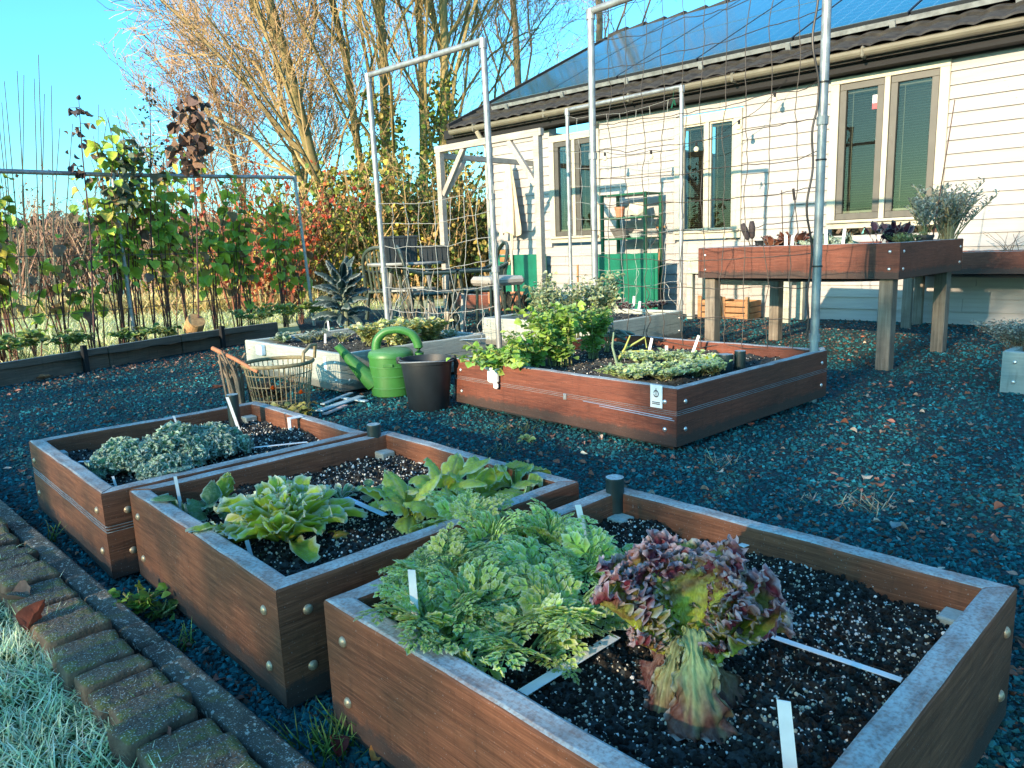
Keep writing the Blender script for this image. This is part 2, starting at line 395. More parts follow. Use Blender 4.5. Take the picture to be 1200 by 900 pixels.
M_TILE = pm('dark_roof_tiles', (.022, .020, .020), .85, 0, .5, 14, .5, 40, col2=(.05, .045, .038))
M_PV = pm('solar_glass', (.003, .065, .10), .09, 0, .15, 1.2, spec=1.0); M_PV.node_tree.nodes['Principled BSDF'].inputs['IOR'].default_value = 2.0
nt = M_PV.node_tree; b = nt.nodes['Principled BSDF']; tc = N(nt, 'ShaderNodeTexCoord'); sx = N(nt, 'ShaderNodeSeparateXYZ'); nt.links.new(tc.outputs['Generated'], sx.inputs[0])     # thin lines between the cells
ln = [math_(nt, 'LESS_THAN', math_(nt, 'PINGPONG', math_(nt, 'MULTIPLY', sx.outputs[ax], float(k)), .5), .025) for ax, k in (('X', 6), ('Y', 10))]
old = b.inputs['Base Color'].links[0].from_socket; nt.links.new(mix(nt, math_(nt, 'MULTIPLY', math_(nt, 'MAXIMUM', ln[0], ln[1]), .6), old, (.16, .26, .32)), b.inputs['Base Color'])
M_PVF = pm('panel_frame', (.03, .035, .04), .4, .3)
M_BLIND = pm('cream_blind', (.20, .18, .12), .6, 0, .06, 6)
M_DARK = pm('room_shade', (.015, .015, .014), .9)
m, nt, b = nmat('window_glass'); nt.nodes.remove(b)
tr = N(nt, 'ShaderNodeBsdfTransparent'); gl = N(nt, 'ShaderNodeBsdfGlossy'); gl.inputs['Roughness'].default_value = .015; tr.inputs['Color'].default_value = (.72, .75, .73, 1)
fr = N(nt, 'ShaderNodeFresnel'); fr.inputs['IOR'].default_value = 1.55
ms = N(nt, 'ShaderNodeMixShader'); nt.links.new(math_(nt, 'MULTIPLY', fr.outputs[0], .55), ms.inputs[0]); nt.links.new(tr.outputs[0], ms.inputs[1]); nt.links.new(gl.outputs[0], ms.inputs[2])
nt.links.new(ms.outputs[0], nt.nodes['Material Output'].inputs['Surface']); M_GLASS = m

house = thing('house', 'long white boarded house with three double windows and solar panels on its roof', 'house', ho, H_YAW)
WX0, WX1 = -7.85, 6.0
WINS = [(-6.66, -5.83, .90, 2.30), (-4.74, -3.90, .88, 2.27), (-2.96, -1.90, .93, 2.42)]
wb = MB(); pitch = .1205; zz = .04
k = 0; rr = np.random.default_rng(11)
z0 = 1.565 - 13 * pitch
zrow = [z0 + i * pitch for i in range(0, 21)]
wb.box(((WX0 + WX1) / 2, .13, .0), (WX1 - WX0, .18, 2 * z0 + .0), ch=0) if z0 > .01 else None
def plank(x0, x1, za, zb):
    # slanted lap board: its lower edge stands proud
    v = [(x0, -.020, za), (x1, -.020, za), (x1, -.002, zb), (x0, -.002, zb), (x0, .02, za), (x1, .02, za), (x1, .02, zb), (x0, .02, zb)]
    wb.add(v, [(0, 1, 2, 3), (4, 7, 6, 5), (0, 4, 5, 1), (3, 2, 6, 7), (0, 3, 7, 4), (1, 5, 6, 2)])
for za in zrow:
    zb = za + pitch - .001
    xs = [(WX0, WX1)]
    for (a, b2, wz0, wz1) in WINS:
        if zb > wz0 and za < wz1:
            xs = [s for (p, q) in xs for s in ((p, min(q, a)), (max(p, b2), q)) if s[1] - s[0] > .01 and not (s[0] >= a - .001 and s[1] <= b2 + .001)]
    cuts = []
    for p, q in xs:
        while q - p > 2.6: c_ = p + rr.uniform(1.4, 2.4); cuts.append((p, c_ - .002)); p = c_ + .001
        cuts.append((p, q))
    for p, q in cuts: plank(p, q, za + rr.normal() * .0006, zb)
# the wall behind the boards and the gable end
for (x0, x1, za, zb) in [(WX0, WX1, 0, .86), (WX0, WX1, 2.44, 2.62)]: wb.box(((x0 + x1) / 2, .085, (za + zb) / 2), (x1 - x0, .12, zb - za))
edges = [WX0] + [e for wn in WINS for e in wn[:2]] + [WX1]
for i in range(0, len(edges), 2): wb.box(((edges[i] + edges[i + 1]) / 2, .086, 1.65), (edges[i + 1] - edges[i], .118, 1.58))
wb.box((WX0 + .06, 3.6, 1.3), (.12, 6.8, 2.6)); wb.box((WX0 - .012, .03, 1.25), (.02, .12, 2.46))
wb.build('wall', M_SID, house)
def window(i, x0, x1, wz0, wz1, sashmat, sill):
    t = .085 if i != 1 else .10
    f = MB()
    for (cx, cz, sx, sz) in [((x0 + x1) / 2, wz1 - t / 2, x1 - x0, t), ((x0 + x1) / 2, wz0 + t / 2, x1 - x0, t), (x0 + t / 2, (wz0 + wz1) / 2, t, wz1 - wz0 - 2 * t), (x1 - t / 2, (wz0 + wz1) / 2, t, wz1 - wz0 - 2 * t), ((x0 + x1) / 2, (wz0 + wz1) / 2, .05, wz1 - wz0 - 2 * t)]:
        f.box((cx, -.006, cz), (sx, .062, sz), ch=.004)
    f.box(((x0 + x1) / 2, -.035, wz0 + t - .015), (x1 - x0 - .02, .07, .028), ch=.004)
    o = f.build('window', M_TRIM, house)
    mid = (x0 + x1) / 2
    for a, b2 in ((x0 + t, mid - .025), (mid + .025, x1 - t)):
        a += .004; b2 -= .004; s0, s1 = wz0 + t + .004, wz1 - t - .004; q = .062 if i != 1 else .018
        s = MB()
        s.box(((a + b2) / 2, -.004, s1 - q / 2), (b2 - a, .034, q), ch=.003); s.box(((a + b2) / 2, -.004, s0 + q / 2), (b2 - a, .034, q), ch=.003)
        for xx in (a + q / 2, b2 - q / 2): s.box((xx, -.0045, (s0 + s1) / 2), (q, .036, s1 - s0 - 2 * q), ch=.003)
        so_ = s.build('sash', sashmat, o)
        p = MB(); p.box(((a + b2) / 2, .004, (s0 + s1) / 2), (b2 - a - 2 * q + .006, .004, s1 - s0 - 2 * q + .006)); p.build('pane', M_GLASS, o)
        bl = MB(); zt = s1 - q; n = int((zt - s0 - q) / .0235)
        bl.box(((a + b2) / 2, .05, zt - .012), (b2 - a - 2 * q + .02, .03, .03))
        rs = np.random.default_rng(i)
        for kk in range(n):
            z = zt - .035 - kk * .0235
            if z < s0 + q + (.0 if i != 0 else .02): break
            bl.box(((a + b2) / 2, .05, z), (b2 - a - 2 * q + .014, .021, .0012), R=rotx(.10 + rs.normal() * .03))
        bl.box((a + q + .05, .036, (s0 + s1) / 2), (.006, .004, s1 - s0 - 2 * q - .05))
        bl.build('blind', M_BLIND, o)
        d = MB(); d.box(((a + b2) / 2, .12, (s0 + s1) / 2), (b2 - a, .02, s1 - s0)); d.build('room_shade_board', M_DARK, o)  # near-black board stands in for the shade inside the room
        if sill: 
            wsl = MB(); wsl.box(((a + b2) / 2, .035, s0 + q + .012), (b2 - a - 2 * q, .05, .02)); wsl.build('inner_sill', M_TRIM, o)
    return o
for i, wn in enumerate(WINS): W_ = window(i, *wn, M_TRIM if i == 1 else M_SASH, i != 1)
# the small white and red notice behind the third window's left pane
sx, sz = wallpt(1028, 118, .0)
st = MB(); st.box((sx, .0, sz + .02), (.085, .0015, .075)); sto = st.build('notice', pm('paper', (.7, .7, .72), .6), W_)
st = MB(); st.box((sx, -.0012, sz - .045), (.085, .0015, .055)); st.build('notice_foot', pm('red_paper', (.62, .07, .08), .6), sto)
# small yellow pot on the inner sill
pt = MB(); px_, pz_ = wallpt(1009, 253, -.03); pt.lathe([(.0, 0), (.02, 0), (.027, .05), (.03, .055), (.024, .052), (.0, .045)], 14, c=(px_, .028, pz_ - .03)); pt.build('sill_pot', pm('ochre_pot', (.5, .3, .12), .6), W_)
# eaves: soffit and fascia, gutter, tiles, panels
EZ = 2.545
sf = MB(); sf.box(((WX0 + WX1) / 2 - .2, -.09, 2.475), (WX1 - WX0 + .9, .2, .13)); sf.box(((WX0 + WX1) / 2 - .2, -.215, 2.53), (WX1 - WX0 + .9, .03, .12))
sf.box(((WX0 + WX1) / 2 - .1, -.028, 2.402), (WX1 - WX0 + .1, .025, .022)); sf.build('fascia', M_BLACKP, house)
gt = MB(); L0, L1 = WX0 - .42, WX1 + .4
an = np.linspace(PI, 2 * PI, 9)
pr = [(.06 * math.cos(a), .06 * math.sin(a)) for a in an] + [(.066, .006), (.052, .006)] + [(.050 * math.cos(a), .050 * math.sin(a)) for a in an[::-1]] + [(-.052, .006), (-.066, .006)]
xs = np.linspace(L0, L1, 30); n = len(pr)
V = np.array([[(x, -.295 + p, EZ + .01 + q) for p, q in pr] for x in xs]).reshape(-1, 3)
i, j = np.meshgrid(np.arange(len(xs) - 1), np.arange(n), indexing='ij'); i = i.ravel(); j = j.ravel(); j2 = (j + 1) % n
gt.add(V, np.stack([i * n + j, (i + 1) * n + j, (i + 1) * n + j2, i * n + j2], 1)); gt.add(V[:n], [tuple(range(n))])
for x in np.arange(L0 + .5, L1, 1.3): gt.box((x, -.295, EZ - .012), (.03, .138, .105), ch=.02)
gt.build('gutter', M_GUT, house, smooth=False)
dp = MB(); dp.tube([(WX0 + .1, -.29, EZ - .05), (WX0 + .1, -.2, EZ - .16), (WX0 + .1, -.09, EZ - .28), (WX0 + .1, -.09, .06)], .036, 10); dp.build('downpipe', M_TRIM, house, smooth=True)
RS = .466; ra = math.atan(RS); RL = 4.35
roof = MB()
xs = np.arange(WX0 - .45, WX1 + .45, .0225); ts = np.array([0, .02, .30, .3001, .33, .62, .6201, 1.0, 2.0, 3.0, RL])
lift = np.array([.0, .015, .0, .028, .028, .0, .025, .02, .02, .02, .02])
wv = .024 * np.abs(np.sin(xs * PI / .21)) ** .8
X_, T_ = np.meshgrid(xs, ts, indexing='ij')
Z_ = wv[:, None] + lift[None]
P = np.stack([X_, -.30 + T_ * math.cos(ra) - Z_ * math.sin(ra), EZ + .035 + T_ * math.sin(ra) + Z_ * math.cos(ra)], -1)
n = len(ts); i, j = np.meshgrid(np.arange(len(xs) - 1), np.arange(n - 1), indexing='ij'); i = i.ravel(); j = j.ravel()
roof.add(P.reshape(-1, 3), np.stack([i * n + j, (i + 1) * n + j, (i + 1) * n + j + 1, i * n + j + 1], 1))
def onroof(x, t, h): return np.array([x, -.30 + t * math.cos(ra) - h * math.sin(ra), EZ + .03 + t * math.sin(ra) + h * math.cos(ra)])
Rr = rotx(ra)
roof.box(onroof((WX0 + WX1) / 2, RL / 2, -.06), (WX1 - WX0 + .9, RL, .1), R=Rr)
roof.box(onroof(WX0 - .46, RL / 2, .0), (.05, RL, .16), R=Rr)
for x in np.arange(WX0 - .2, WX1 + .3, .38): roof.lathe([(.09, -.17), (.10, 0), (.09, .17)], 12, c=(0, 0, 0)) if False else roof.tube([onroof(x - .18, RL, .02), onroof(x + .2, RL, .045)], (.10, .115), 10)
rf = roof.build('roof', M_TILE, house)
pw, pl = 1.07, 1.78
pxs = np.arange(-7.72, WX1 - .3, pw + .02)
for r_ in range(2):
    for x in pxs:
        pn = MB(); t0 = .38 + r_ * (pl + .02)
        fr_ = MB(); fr_.box(onroof(x + pw / 2, t0 + pl / 2, .135), (pw, pl, .035), R=Rr, ch=.004)
        q = fr_.build('solar_panel', M_PVF, rf)
        pn.box(onroof(x + pw / 2, t0 + pl / 2, .154), (pw - .022, pl - .022, .004), R=Rr); pn.build('glass', M_PV, q)
rl = MB(); rl.box(onroof((pxs[0] + pxs[-1] + pw) / 2, .395, .095), (pxs[-1] + pw - pxs[0], .05, .045), R=Rr)
for x in np.arange(pxs[0] + .3, pxs[-1] + pw, 1.0): rl.box(onroof(x, .36, .07), (.05, .04, .09), R=Rr)
rl.build('mounting_rail', M_GALV, rf)

# ------------------------------------------------------------------ raised planters
def dome(r, h, k=12):
    b = MB(); b.lathe([(r * math.cos(a), h * math.sin(a)) for a in (0, .3, .65, 1.0, 1.3)] + [(.0005, h)], k); return b
BOLT_ME = {}
def bolt_mesh(kind):
    if kind not in BOLT_ME:
        b = dome(.0105, .007)
        o = b.build('bolt', M_BOLT if kind == 'warm' else M_BOLTS, None, smooth=True); BOLT_ME[kind] = o.data; bpy.data.objects.remove(o)
    return BOLT_ME[kind]
def board(name, length, h, t, mat, parent, M, grooves=None, mitre=True, seed=0, worn=.0015):
    # a plank seen from outside: x along it, y inwards, z up; mitred ends, worn top edges
    r = .007; pr = [(0, 0)]
    for gz in (grooves or []): pr += [(0, gz - .0022), (.006, gz - .0018), (.006, gz + .0018), (0, gz + .0022)]
    pr += [(0, h - r), (r * .3, h - r * .3), (r, h), (t - r, h), (t - r * .3, h - r * .3), (t, h - r), (t, 0)]
    pr = np.array(pr); n = len(pr); m = max(6, int(length / .06)); rs = np.random.default_rng(seed)
    sv = np.linspace(0, 1, m); V = np.empty((m, n, 3)); off = fbm(sv * 6, sv * 0 + seed, seed % 5) - .45
    for k in range(m):
        x0 = pr[:, 0] if mitre else 0 * pr[:, 0]
        V[k, :, 0] = x0 + .0006 + sv[k] * (length - 2 * x0 - .0012)
        V[k, :, 1] = pr[:, 0] + rs.normal(0, worn * .3); V[k, :, 2] = pr[:, 1] + (pr[:, 1] > h * .9) * (off[k] * .005 + rs.normal(0, worn * .4))
    i, j = np.meshgrid(np.arange(m - 1), np.arange(n), indexing='ij'); i = i.ravel(); j = j.ravel(); j2 = (j + 1) % n
    b = MB(); b.add(V.reshape(-1, 3), np.stack([i * n + j, (i + 1) * n + j, (i + 1) * n + j2, i * n + j2], 1))
    b.add(V[0], [tuple(range(n))[::-1]]); b.add(V[-1], [tuple(range(n))])
    o = b.build(name, mat, parent); o.matrix_local = Matrix(M); return o
def bmat(origin, ang):
    c, s = math.cos(ang), math.sin(ang)
    return ((c, -s, 0, origin[0]), (s, c, 0, origin[1]), (0, 0, 1, origin[2]), (0, 0, 0, 1))
def add_bolts(o, L, h, kind, ends=(.06,), zs=(.27, .75), both=True):
    for e in ends:
        for x in ((e, L - e) if both else (e,)):
            for zf in zs:
                k = link('bolt', bolt_mesh(kind), o); k.location = (x, -.0005, h * zf); k.rotation_euler = (PI / 2, 0, 0)
class Bed: pass
def planter(name, label, L, yaw, a, b, h, z0, t, mat, bolt, soil_z, group=None, grooves=None, base=None, seed=1, soil_n=50, perlite=600, rough=.02, cat='planter', posts=True, soil=True, side_grooves=True, psize=(.0014, .0038), boltsat=(0, 1)):
    o = thing(name, label, cat, (L[0], L[1], 0), yaw, group)
    bd = Bed(); bd.o = o; bd.yaw = yaw; bd.L = np.array([L[0], L[1], 0.]); bd.a = a; bd.b = b; bd.R = rotz(yaw); bd.sz = soil_z
    for i, (org, ang, ln) in enumerate([((0, 0, z0), 0, a), ((a, 0, z0), PI / 2, b), ((a, b, z0), PI, a), ((0, b, z0), -PI / 2, b)]):
        q = board('board', ln, h, t, mat, o, bmat(org, ang), grooves if (i in (0, 1) or side_grooves) else None, seed=seed * 7 + i)
        if i in boltsat: add_bolts(q, ln, h, bolt)
    if posts:
        for sx, sy in ((t + .027, t + .027), (a - t - .027, t + .027), (t + .027, b - t - .027), (a - t - .027, b - t - .027)):
            p = MB(); p.box((sx, sy, z0 + (soil_z + .012 - z0) / 2), (.05, .05, soil_z + .012 - z0), ch=.003); p.build('corner_post', M_GREYP if mat is not M_GREYP else M_POST, o)
    if base is not None:
        p = MB(); p.box((a / 2, b / 2, z0 / 2 + .002), (a - .12, b - .12, z0 + .004)); p.build('base', base, o)
    if soil:
        n = soil_n; u = np.linspace(t - .004, a - t + .004, n); v = np.linspace(t - .004, b - t + .004, n); U, V_ = np.meshgrid(u, v, indexing='ij')
        wu = U * bd.R[0, 0] + bd.L[0]; 
        Z = soil_z + (fbm(U * 9, V_ * 9, seed % 5) - .45) * rough * 1.6 + (fbm(U * 45, V_ * 45, (seed + 2) % 5, 2) - .4) * rough * .9 + (fbm(U * 130, V_ * 130, (seed + 1) % 5, 2) - .4) * rough * .55
        i, j = np.meshgrid(np.arange(n - 1), np.arange(n - 1), indexing='ij'); i = i.ravel(); j = j.ravel()
        s = MB(); s.add(np.stack([U, V_, Z], -1).reshape(-1, 3), np.stack([i * n + j, (i + 1) * n + j, (i + 1) * n + j + 1, i * n + j + 1], 1))
        so_ = s.build('soil', M_SOIL, o, smooth=False)
        bd.Z = Z; bd.u = u; bd.v = v
        if perlite:
            rs = np.random.default_rng(seed + 50); m = perlite
            iu = rs.integers(1, n - 1, m); iv = rs.integers(1, n - 1, m)
            keep = fbm(u[iu] * 5, v[iv] * 5, 3) > .18 + rs.random(m) * .62; iu = iu[keep]; iv = iv[keep]; m = len(iu)
            du = (u[1] - u[0]); P = np.stack([u[iu] + rs.uniform(-.5, .5, m) * du, v[iv] + rs.uniform(-.5, .5, m) * du, Z[iu, iv] + .0016], 1)
            tv, tf = OCT; sc = rs.uniform(psize[0], psize[1], m) * rs.choice([.7, 1, 1.35], m, p=[.6, .3, .1])
            Rm = frames(rs.normal(size=(m, 3)), rs.uniform(0, 6.28, m)) * sc[:, None, None]
            colr = np.where(rs.random((m, 1)) < .55, np.array([[.85, .84, .78]]), np.array([[.66, .56, .40]])) * rs.uniform(.6, 1.15, (m, 1))
            # crumbs of dark soil as well, three for every white grain
            pb = MB(); pb.inst(tv, tf, np.ones((len(tv), 3)), Rm, P, colr)
            m2 = int(m * 1.6); iu = rs.integers(1, n - 1, m2); iv = rs.integers(1, n - 1, m2)
            P = np.stack([u[iu], v[iv], Z[iu, iv] + .001], 1); sc = rs.uniform(.0018, .0062, m2)
            Rm = frames(rs.normal(size=(m2, 3)), rs.uniform(0, 6.28, m2)) * sc[:, None, None]
            pb.inst(tv, tf, np.ones((len(tv), 3)), Rm, P, np.array([[.014, .012, .010]]) * rs.uniform(.4, 2.2, (m2, 1)))
            for k in range(max(10, m // 110)):
                iu_, iv_ = rs.integers(2, n - 2), rs.integers(2, n - 2); a_ = rs.uniform(0, 6.28); L_ = rs.uniform(.012, .045); p0 = np.array([u[iu_], v[iv_], Z[iu_, iv_] + .003]); d_ = np.array([math.cos(a_), math.sin(a_), 0]) * L_
                pb.tube([p0, p0 + d_ * .5 + [0, 0, rs.uniform(.001, .009)], p0 + d_ + rs.normal(0, .004, 3) * [1, 1, .3]], [.0009, .0007, .0004], 3, col=np.array([[.10, .06, .035], [.36, .30, .22], [.05, .035, .025]][rs.integers(3)]), cap=False)
            q = pb.build('soil_grains', M_CHIP, so_); tag(q, kind='stuff')
    return bd
def bw(bd, px, py, z=None):       # a point on a planter's soil seen at a pixel
    return at(px, py, bd.sz if z is None else z)
_t = (1 + 5 ** .5) / 2
_o = np.array([(1, 0, 0), (-1, 0, 0), (0, 1, 0), (0, -1, 0), (0, 0, 1), (0, 0, -1)], float)
_of = np.array([(0, 2, 4), (2, 1, 4), (1, 3, 4), (3, 0, 4), (2, 0, 5), (1, 2, 5), (3, 1, 5), (0, 3, 5)])
def subdiv_oct():
    v = [tuple(x) for x in _o]; f = []; mid = {}
    def m(a, b):
        k = (min(a, b), max(a, b))
        if k not in mid: p = (np.array(v[a]) + np.array(v[b])); p /= np.linalg.norm(p); v.append(tuple(p)); mid[k] = len(v) - 1
        return mid[k]
    for a, b, c in _of: x, y, z = m(a, b), m(b, c), m(c, a); f += [(a, x, z), (x, b, y), (z, y, c), (x, y, z)]
    vv = np.array(v) * np.random.default_rng(3).uniform(.75, 1.15, (len(v), 1)); return vv, np.array(f)
OCT = subdiv_oct()
GR = [.135, .143, .151]
B1 = planter('raised_planter', 'nearest brown wooden planter, holding carrot leaves and the red lettuce', (-.357, 1.253), math.radians(-46.4), .883, .849, .248, .017, .045, M_WOOD, 'warm', .202, 'front row of brown planters', seed=1, soil_n=230, perlite=17000, rough=.030, psize=(.0011, .0032))
B2 = planter('raised_planter', 'middle brown wooden planter of the front row, with the yellow-green leafy rosettes', (-1.057, 1.945), math.radians(-47.2), .883, .849, .248, .017, .045, M_WOOD, 'warm', .205, 'front row of brown planters', seed=2, soil_n=140, perlite=8000, rough=.024)
B3 = planter('raised_planter', 'grooved brown planter farthest along the front row, holding curly frosted kale', (-1.726, 2.567), math.radians(-46.8), .883, .849, .248, .017, .045, M_WOOD, 'warm', .208, 'front row of brown planters', grooves=GR, seed=3, soil_n=110, perlite=3500, rough=.026)
B4 = planter('raised_planter', 'wide red-brown planter on a plinth with the tall leafy bush', (-.322, 4.109), math.radians(-48.24), 1.50, 1.342, .248, .03, .045, M_WOODR, 'steel', .222, grooves=GR, base=M_BLACK, seed=4, soil_n=90, perlite=2500, rough=.03)
G1 = planter('raised_planter', 'grey wooden planter behind the green watering can', (-1.984, 5.526), math.radians(-47.0), 1.36, 1.20, .235, .03, .04, M_GREYP, 'steel', .222, grooves=[.13], base=M_BLACK, seed=5, soil_n=70, perlite=1200, rough=.03)
G2 = planter('raised_planter', 'far grey planter of dark red lettuces below the green shelf', (-.245, 6.61), math.radians(-45), 1.30, 1.22, .235, .03, .04, M_GREYP, 'steel', .225, grooves=[.13], base=M_BLACK, seed=6, soil_n=50, perlite=700, rough=.03)
G3 = planter('raised_planter', 'blue-grey planter at the right edge with the woolly thyme', (2.655, 3.95), math.radians(-46.6), .9, .6, .225, .0, .04, wood('blue_grey_planks', (.16, .24, .24), (.26, .35, .34), .4), 'steel', .19, seed=7, soil_n=20, perlite=0, boltsat=(0,))
# ------------------------------------------------------------------ raised tables
def table_planter(name, label, L, yaw, a, b, ztop, h, mat, legs, bolt='steel', nbolt=(0, 1), legw=.085, legmat=None, tray=True):
    o = thing(name, label, 'planter table', (L[0], L[1], 0), yaw, 'planter tables on legs'); zb = ztop - h
    for i, (org, ang, ln) in enumerate([((0, 0, zb), 0, a), ((a, 0, zb), PI / 2, b), ((a, b, zb), PI, a), ((0, b, zb), -PI / 2, b)]):
        q = board('board', ln, h, .045, mat, o, bmat(org, ang), seed=i + int(a * 10))
        if i in nbolt: add_bolts(q, ln, h, bolt)
    for sx, sy in legs:
        p = MB(); p.box((sx, sy, (ztop - .04) / 2), (legw, legw, ztop - .04), ch=.004); p.build('leg', legmat or M_POST, o)
    if tray:
        p = MB(); u = np.linspace(.05, a - .05, 14); v = np.linspace(.05, b - .05, 10); U, V_ = np.meshgrid(u, v, indexing='ij')
        Z = zb - .012 - .035 * np.sin((U - .05) / (a - .1) * PI) ** .5 * np.sin((V_ - .05) / (b - .1) * PI) ** .5
        i, j = np.meshgrid(np.arange(13), np.arange(9), indexing='ij'); i = i.ravel(); j = j.ravel()
        p.add(np.stack([U, V_, Z], -1).reshape(-1, 3), np.stack([i * 10 + j, (i + 1) * 10 + j, (i + 1) * 10 + j + 1, i * 10 + j + 1], 1)); p.build('liner', M_BLACK, o)
    p = MB(); n = 24; u = np.linspace(.046, a - .046, n); v = np.linspace(.046, b - .046, n); U, V_ = np.meshgrid(u, v, indexing='ij')
    i, j = np.meshgrid(np.arange(n - 1), np.arange(n - 1), indexing='ij'); i = i.ravel(); j = j.ravel()
    p.add(np.stack([U, V_, ztop - .05 + .02 * fbm(U * 20, V_ * 20)], -1).reshape(-1, 3), np.stack([i * n + j, (i + 1) * n + j, (i + 1) * n + j + 1, i * n + j + 1], 1)); p.build('soil', M_SOIL, o)
    return o
T1L = np.array([1.45, 5.70]); T1Y = math.radians(-48)
T1 = table_planter('planter_table', 'tall red-brown planter table on grey posts beside the net pole', T1L, T1Y, 1.45, 1.15, .815, .225, M_WOODR, [(.075, .085), (1.36, .085), (1.36, 1.06), (.075, 1.06)])
T1Z = .775
def t1(u, v, z=T1Z): c, s = math.cos(T1Y), math.sin(T1Y); return np.array([T1L[0] + u * c - v * s, T1L[1] + u * s + v * c, z])
x0, zt2 = wallpt(1140, 295, .55); xl2, _ = wallpt(1062, 330, .5)
tp = onwall(xl2 - .08, .56)
T2 = table_planter('planter_table', 'second red-brown planter table standing against the shaded house boards', tp, H_YAW, 2.6, .48, zt2, .19, M_WOODR, [(.10, .06), (1.55, .06), (2.5, .06), (.10, .42), (2.5, .42)], nbolt=(), legw=.075)
xa, za = wallpt(803, 303, .52); xb, _ = wallpt(924, 340, .5)
M_PALE = wood('pale_green_planks', (.34, .35, .26), (.50, .50, .40), .3)
tp = onwall(xa, .54)
T3 = table_planter('planter_table', 'pale green-grey planter table half hidden behind the tall red-brown one', tp, H_YAW, xb - xa + .05, .46, za, .165, M_PALE, [(.055, .055), (xb - xa - .02, .055), (.055, .40), (xb - xa - .02, .40)], nbolt=(0,), legw=.07, legmat=M_PALE)

# ------------------------------------------------------------------ pipe frames and their nets
def pipe_frame(label, A, B, h, r=.021, zb=0.0, lean=(0, 0), collars=(.30,), zc=0):
    A = np.array([*A, 0.]); B = np.array([*B, 0.]); o = thing('net_frame', label, 'pipe frame', A, 0, 'galvanised pipe frames over the planters')
    d = B - A; ln = np.array([lean[0], lean[1], 0])
    for q in (np.zeros(3), d):
        p = MB(); top = q + ln + [0, 0, h]; p.tube([q, q * .5 + top * .5, top], r, 12); po = p.build('pole', M_GALV, o, smooth=True)
        for f in collars:
            c = MB(); m = q * (1 - f) + top * f; c.tube([m - [0, 0, .02], m + [0, 0, .02]], r + .006, 12); c.build('collar', M_GALV, po)
        c = MB(); c.tube([top - [0, 0, .05], top + [0, 0, .012]], r + .006, 12); c.build('coupling', M_GALV, po)
    p = MB(); p.tube([ln + [0, 0, h], d + ln + [0, 0, h]], r, 12); p.build('crossbar', M_GALV, o, smooth=True)
    return o
# C-D behind the bushy planter, A-B at the grey one, the third in front of the house
D_ = np.array([1.60, 3.87]); C_ = np.array([.585, 5.03]); FH = 2.32
fo = pipe_frame('tall pipe frame rising at the far corner of the bushy red-brown planter', C_, D_, FH, .0225, collars=(.15, .62))
cp = MB()
for z in (.20, .28):
    cp.tube([np.array([D_[0] + .02, D_[1] + .0, z]) - np.array([*C_, 0]), np.array([D_[0] + .06, D_[1] + .03, z]) - np.array([*C_, 0])], .012, 10)
cp.build('clamp', M_BOLTS, fo)
pB = np.array([-.075, 5.16]); pA = np.array([-.985, 6.02])
pipe_frame('pipe frame of the grey planter, its bar sloping above the garden chairs', pA, pB, 2.21, .0215, collars=(.33, .55), lean=(-.03, .02))
p3 = np.array([.64, 7.62]); p4 = np.array([1.545, 6.68])
pipe_frame('slender pipe frame over the far grey planter, close to the white boards', p3, p4, 2.17, .019, collars=(.15, .5))

def net(label, TL, TR, BL, BR, nx, ny, mat, sag=.03, jit=.008, r=.0019, seed=0, skip=0.0, loose=3):
    rs = np.random.default_rng(seed); TL, TR, BL, BR = [np.array(p, float) for p in (TL, TR, BL, BR)]
    nrm = np.cross(TR - TL, BL - TL); nrm /= np.linalg.norm(nrm)
    u = np.linspace(0, 1, nx + 1); v = np.linspace(0, 1, ny + 1); U, V_ = np.meshgrid(u, v, indexing='ij')
    P = (TL * (1 - U[..., None]) + TR * U[..., None]) * (1 - V_[..., None]) + (BL * (1 - U[..., None]) + BR * U[..., None]) * V_[..., None]
    P = P + rs.normal(0, jit, P.shape); P[..., 2] -= sag * 4 * U * (1 - U); P += nrm * (rs.normal(0, jit * 1.2, U.shape)[..., None])
    m = MB()
    def strand(pts, wob):
        q = []
        for a, b in zip(pts[:-1], pts[1:]): q += [a, (a * .67 + b * .33) + rs.normal(0, wob, 3), (a * .33 + b * .67) + rs.normal(0, wob, 3)]
        q.append(pts[-1]); m.tube(q, r, 3, cap=False)
    for i in range(nx + 1): strand(P[i], .0032)
    for j in range(ny + 1): strand(P[:, j], .0025)
    for i in range(1, nx, 1):
        for j in range(1, ny): m.add(_o * .0042 + P[i, j], _of)
    for k in range(loose):
        i, j = rs.integers(1, nx), rs.integers(ny // 2, ny); a = P[i, j]; t = np.linspace(0, 1, 14)[:, None]
        q = a + t * np.array([rs.normal() * .06, rs.normal() * .06, -.28]) + .02 * np.stack([np.sin(t[:, 0] * 11), np.cos(t[:, 0] * 9), 0 * t[:, 0]], 1)
        m.tube(q, r * 1.1, 3, cap=False)
    o = m.build('trellis_net', mat); return tag(o, label, 'net', 'climbing nets hung on pipe frames')
c3 = lambda p, z: (p[0], p[1], z)
net('dark knotted net hung beside the tall bush in front of the planter table', c3(C_, 2.30), c3(D_, 2.30), c3(C_, .30), c3(D_, .28), 11, 12, M_NETD, seed=1, r=.0027)
net('pale net with large meshes hung below the sloping pipe bar before the garden chairs', c3(pA, 1.25), c3(pB, 1.3), c3(pA, .26), c3(pB, .30), 8, 6, M_NETL, seed=2, r=.0026, sag=.04, loose=4)
net('fine net hung on the slender pipe frame before the green shelf', c3(p3, 2.1), c3(p4, 2.1), c3(p3, .33), c3(p4, .36), 8, 11, M_NETL, seed=3, r=.0020, sag=.05)
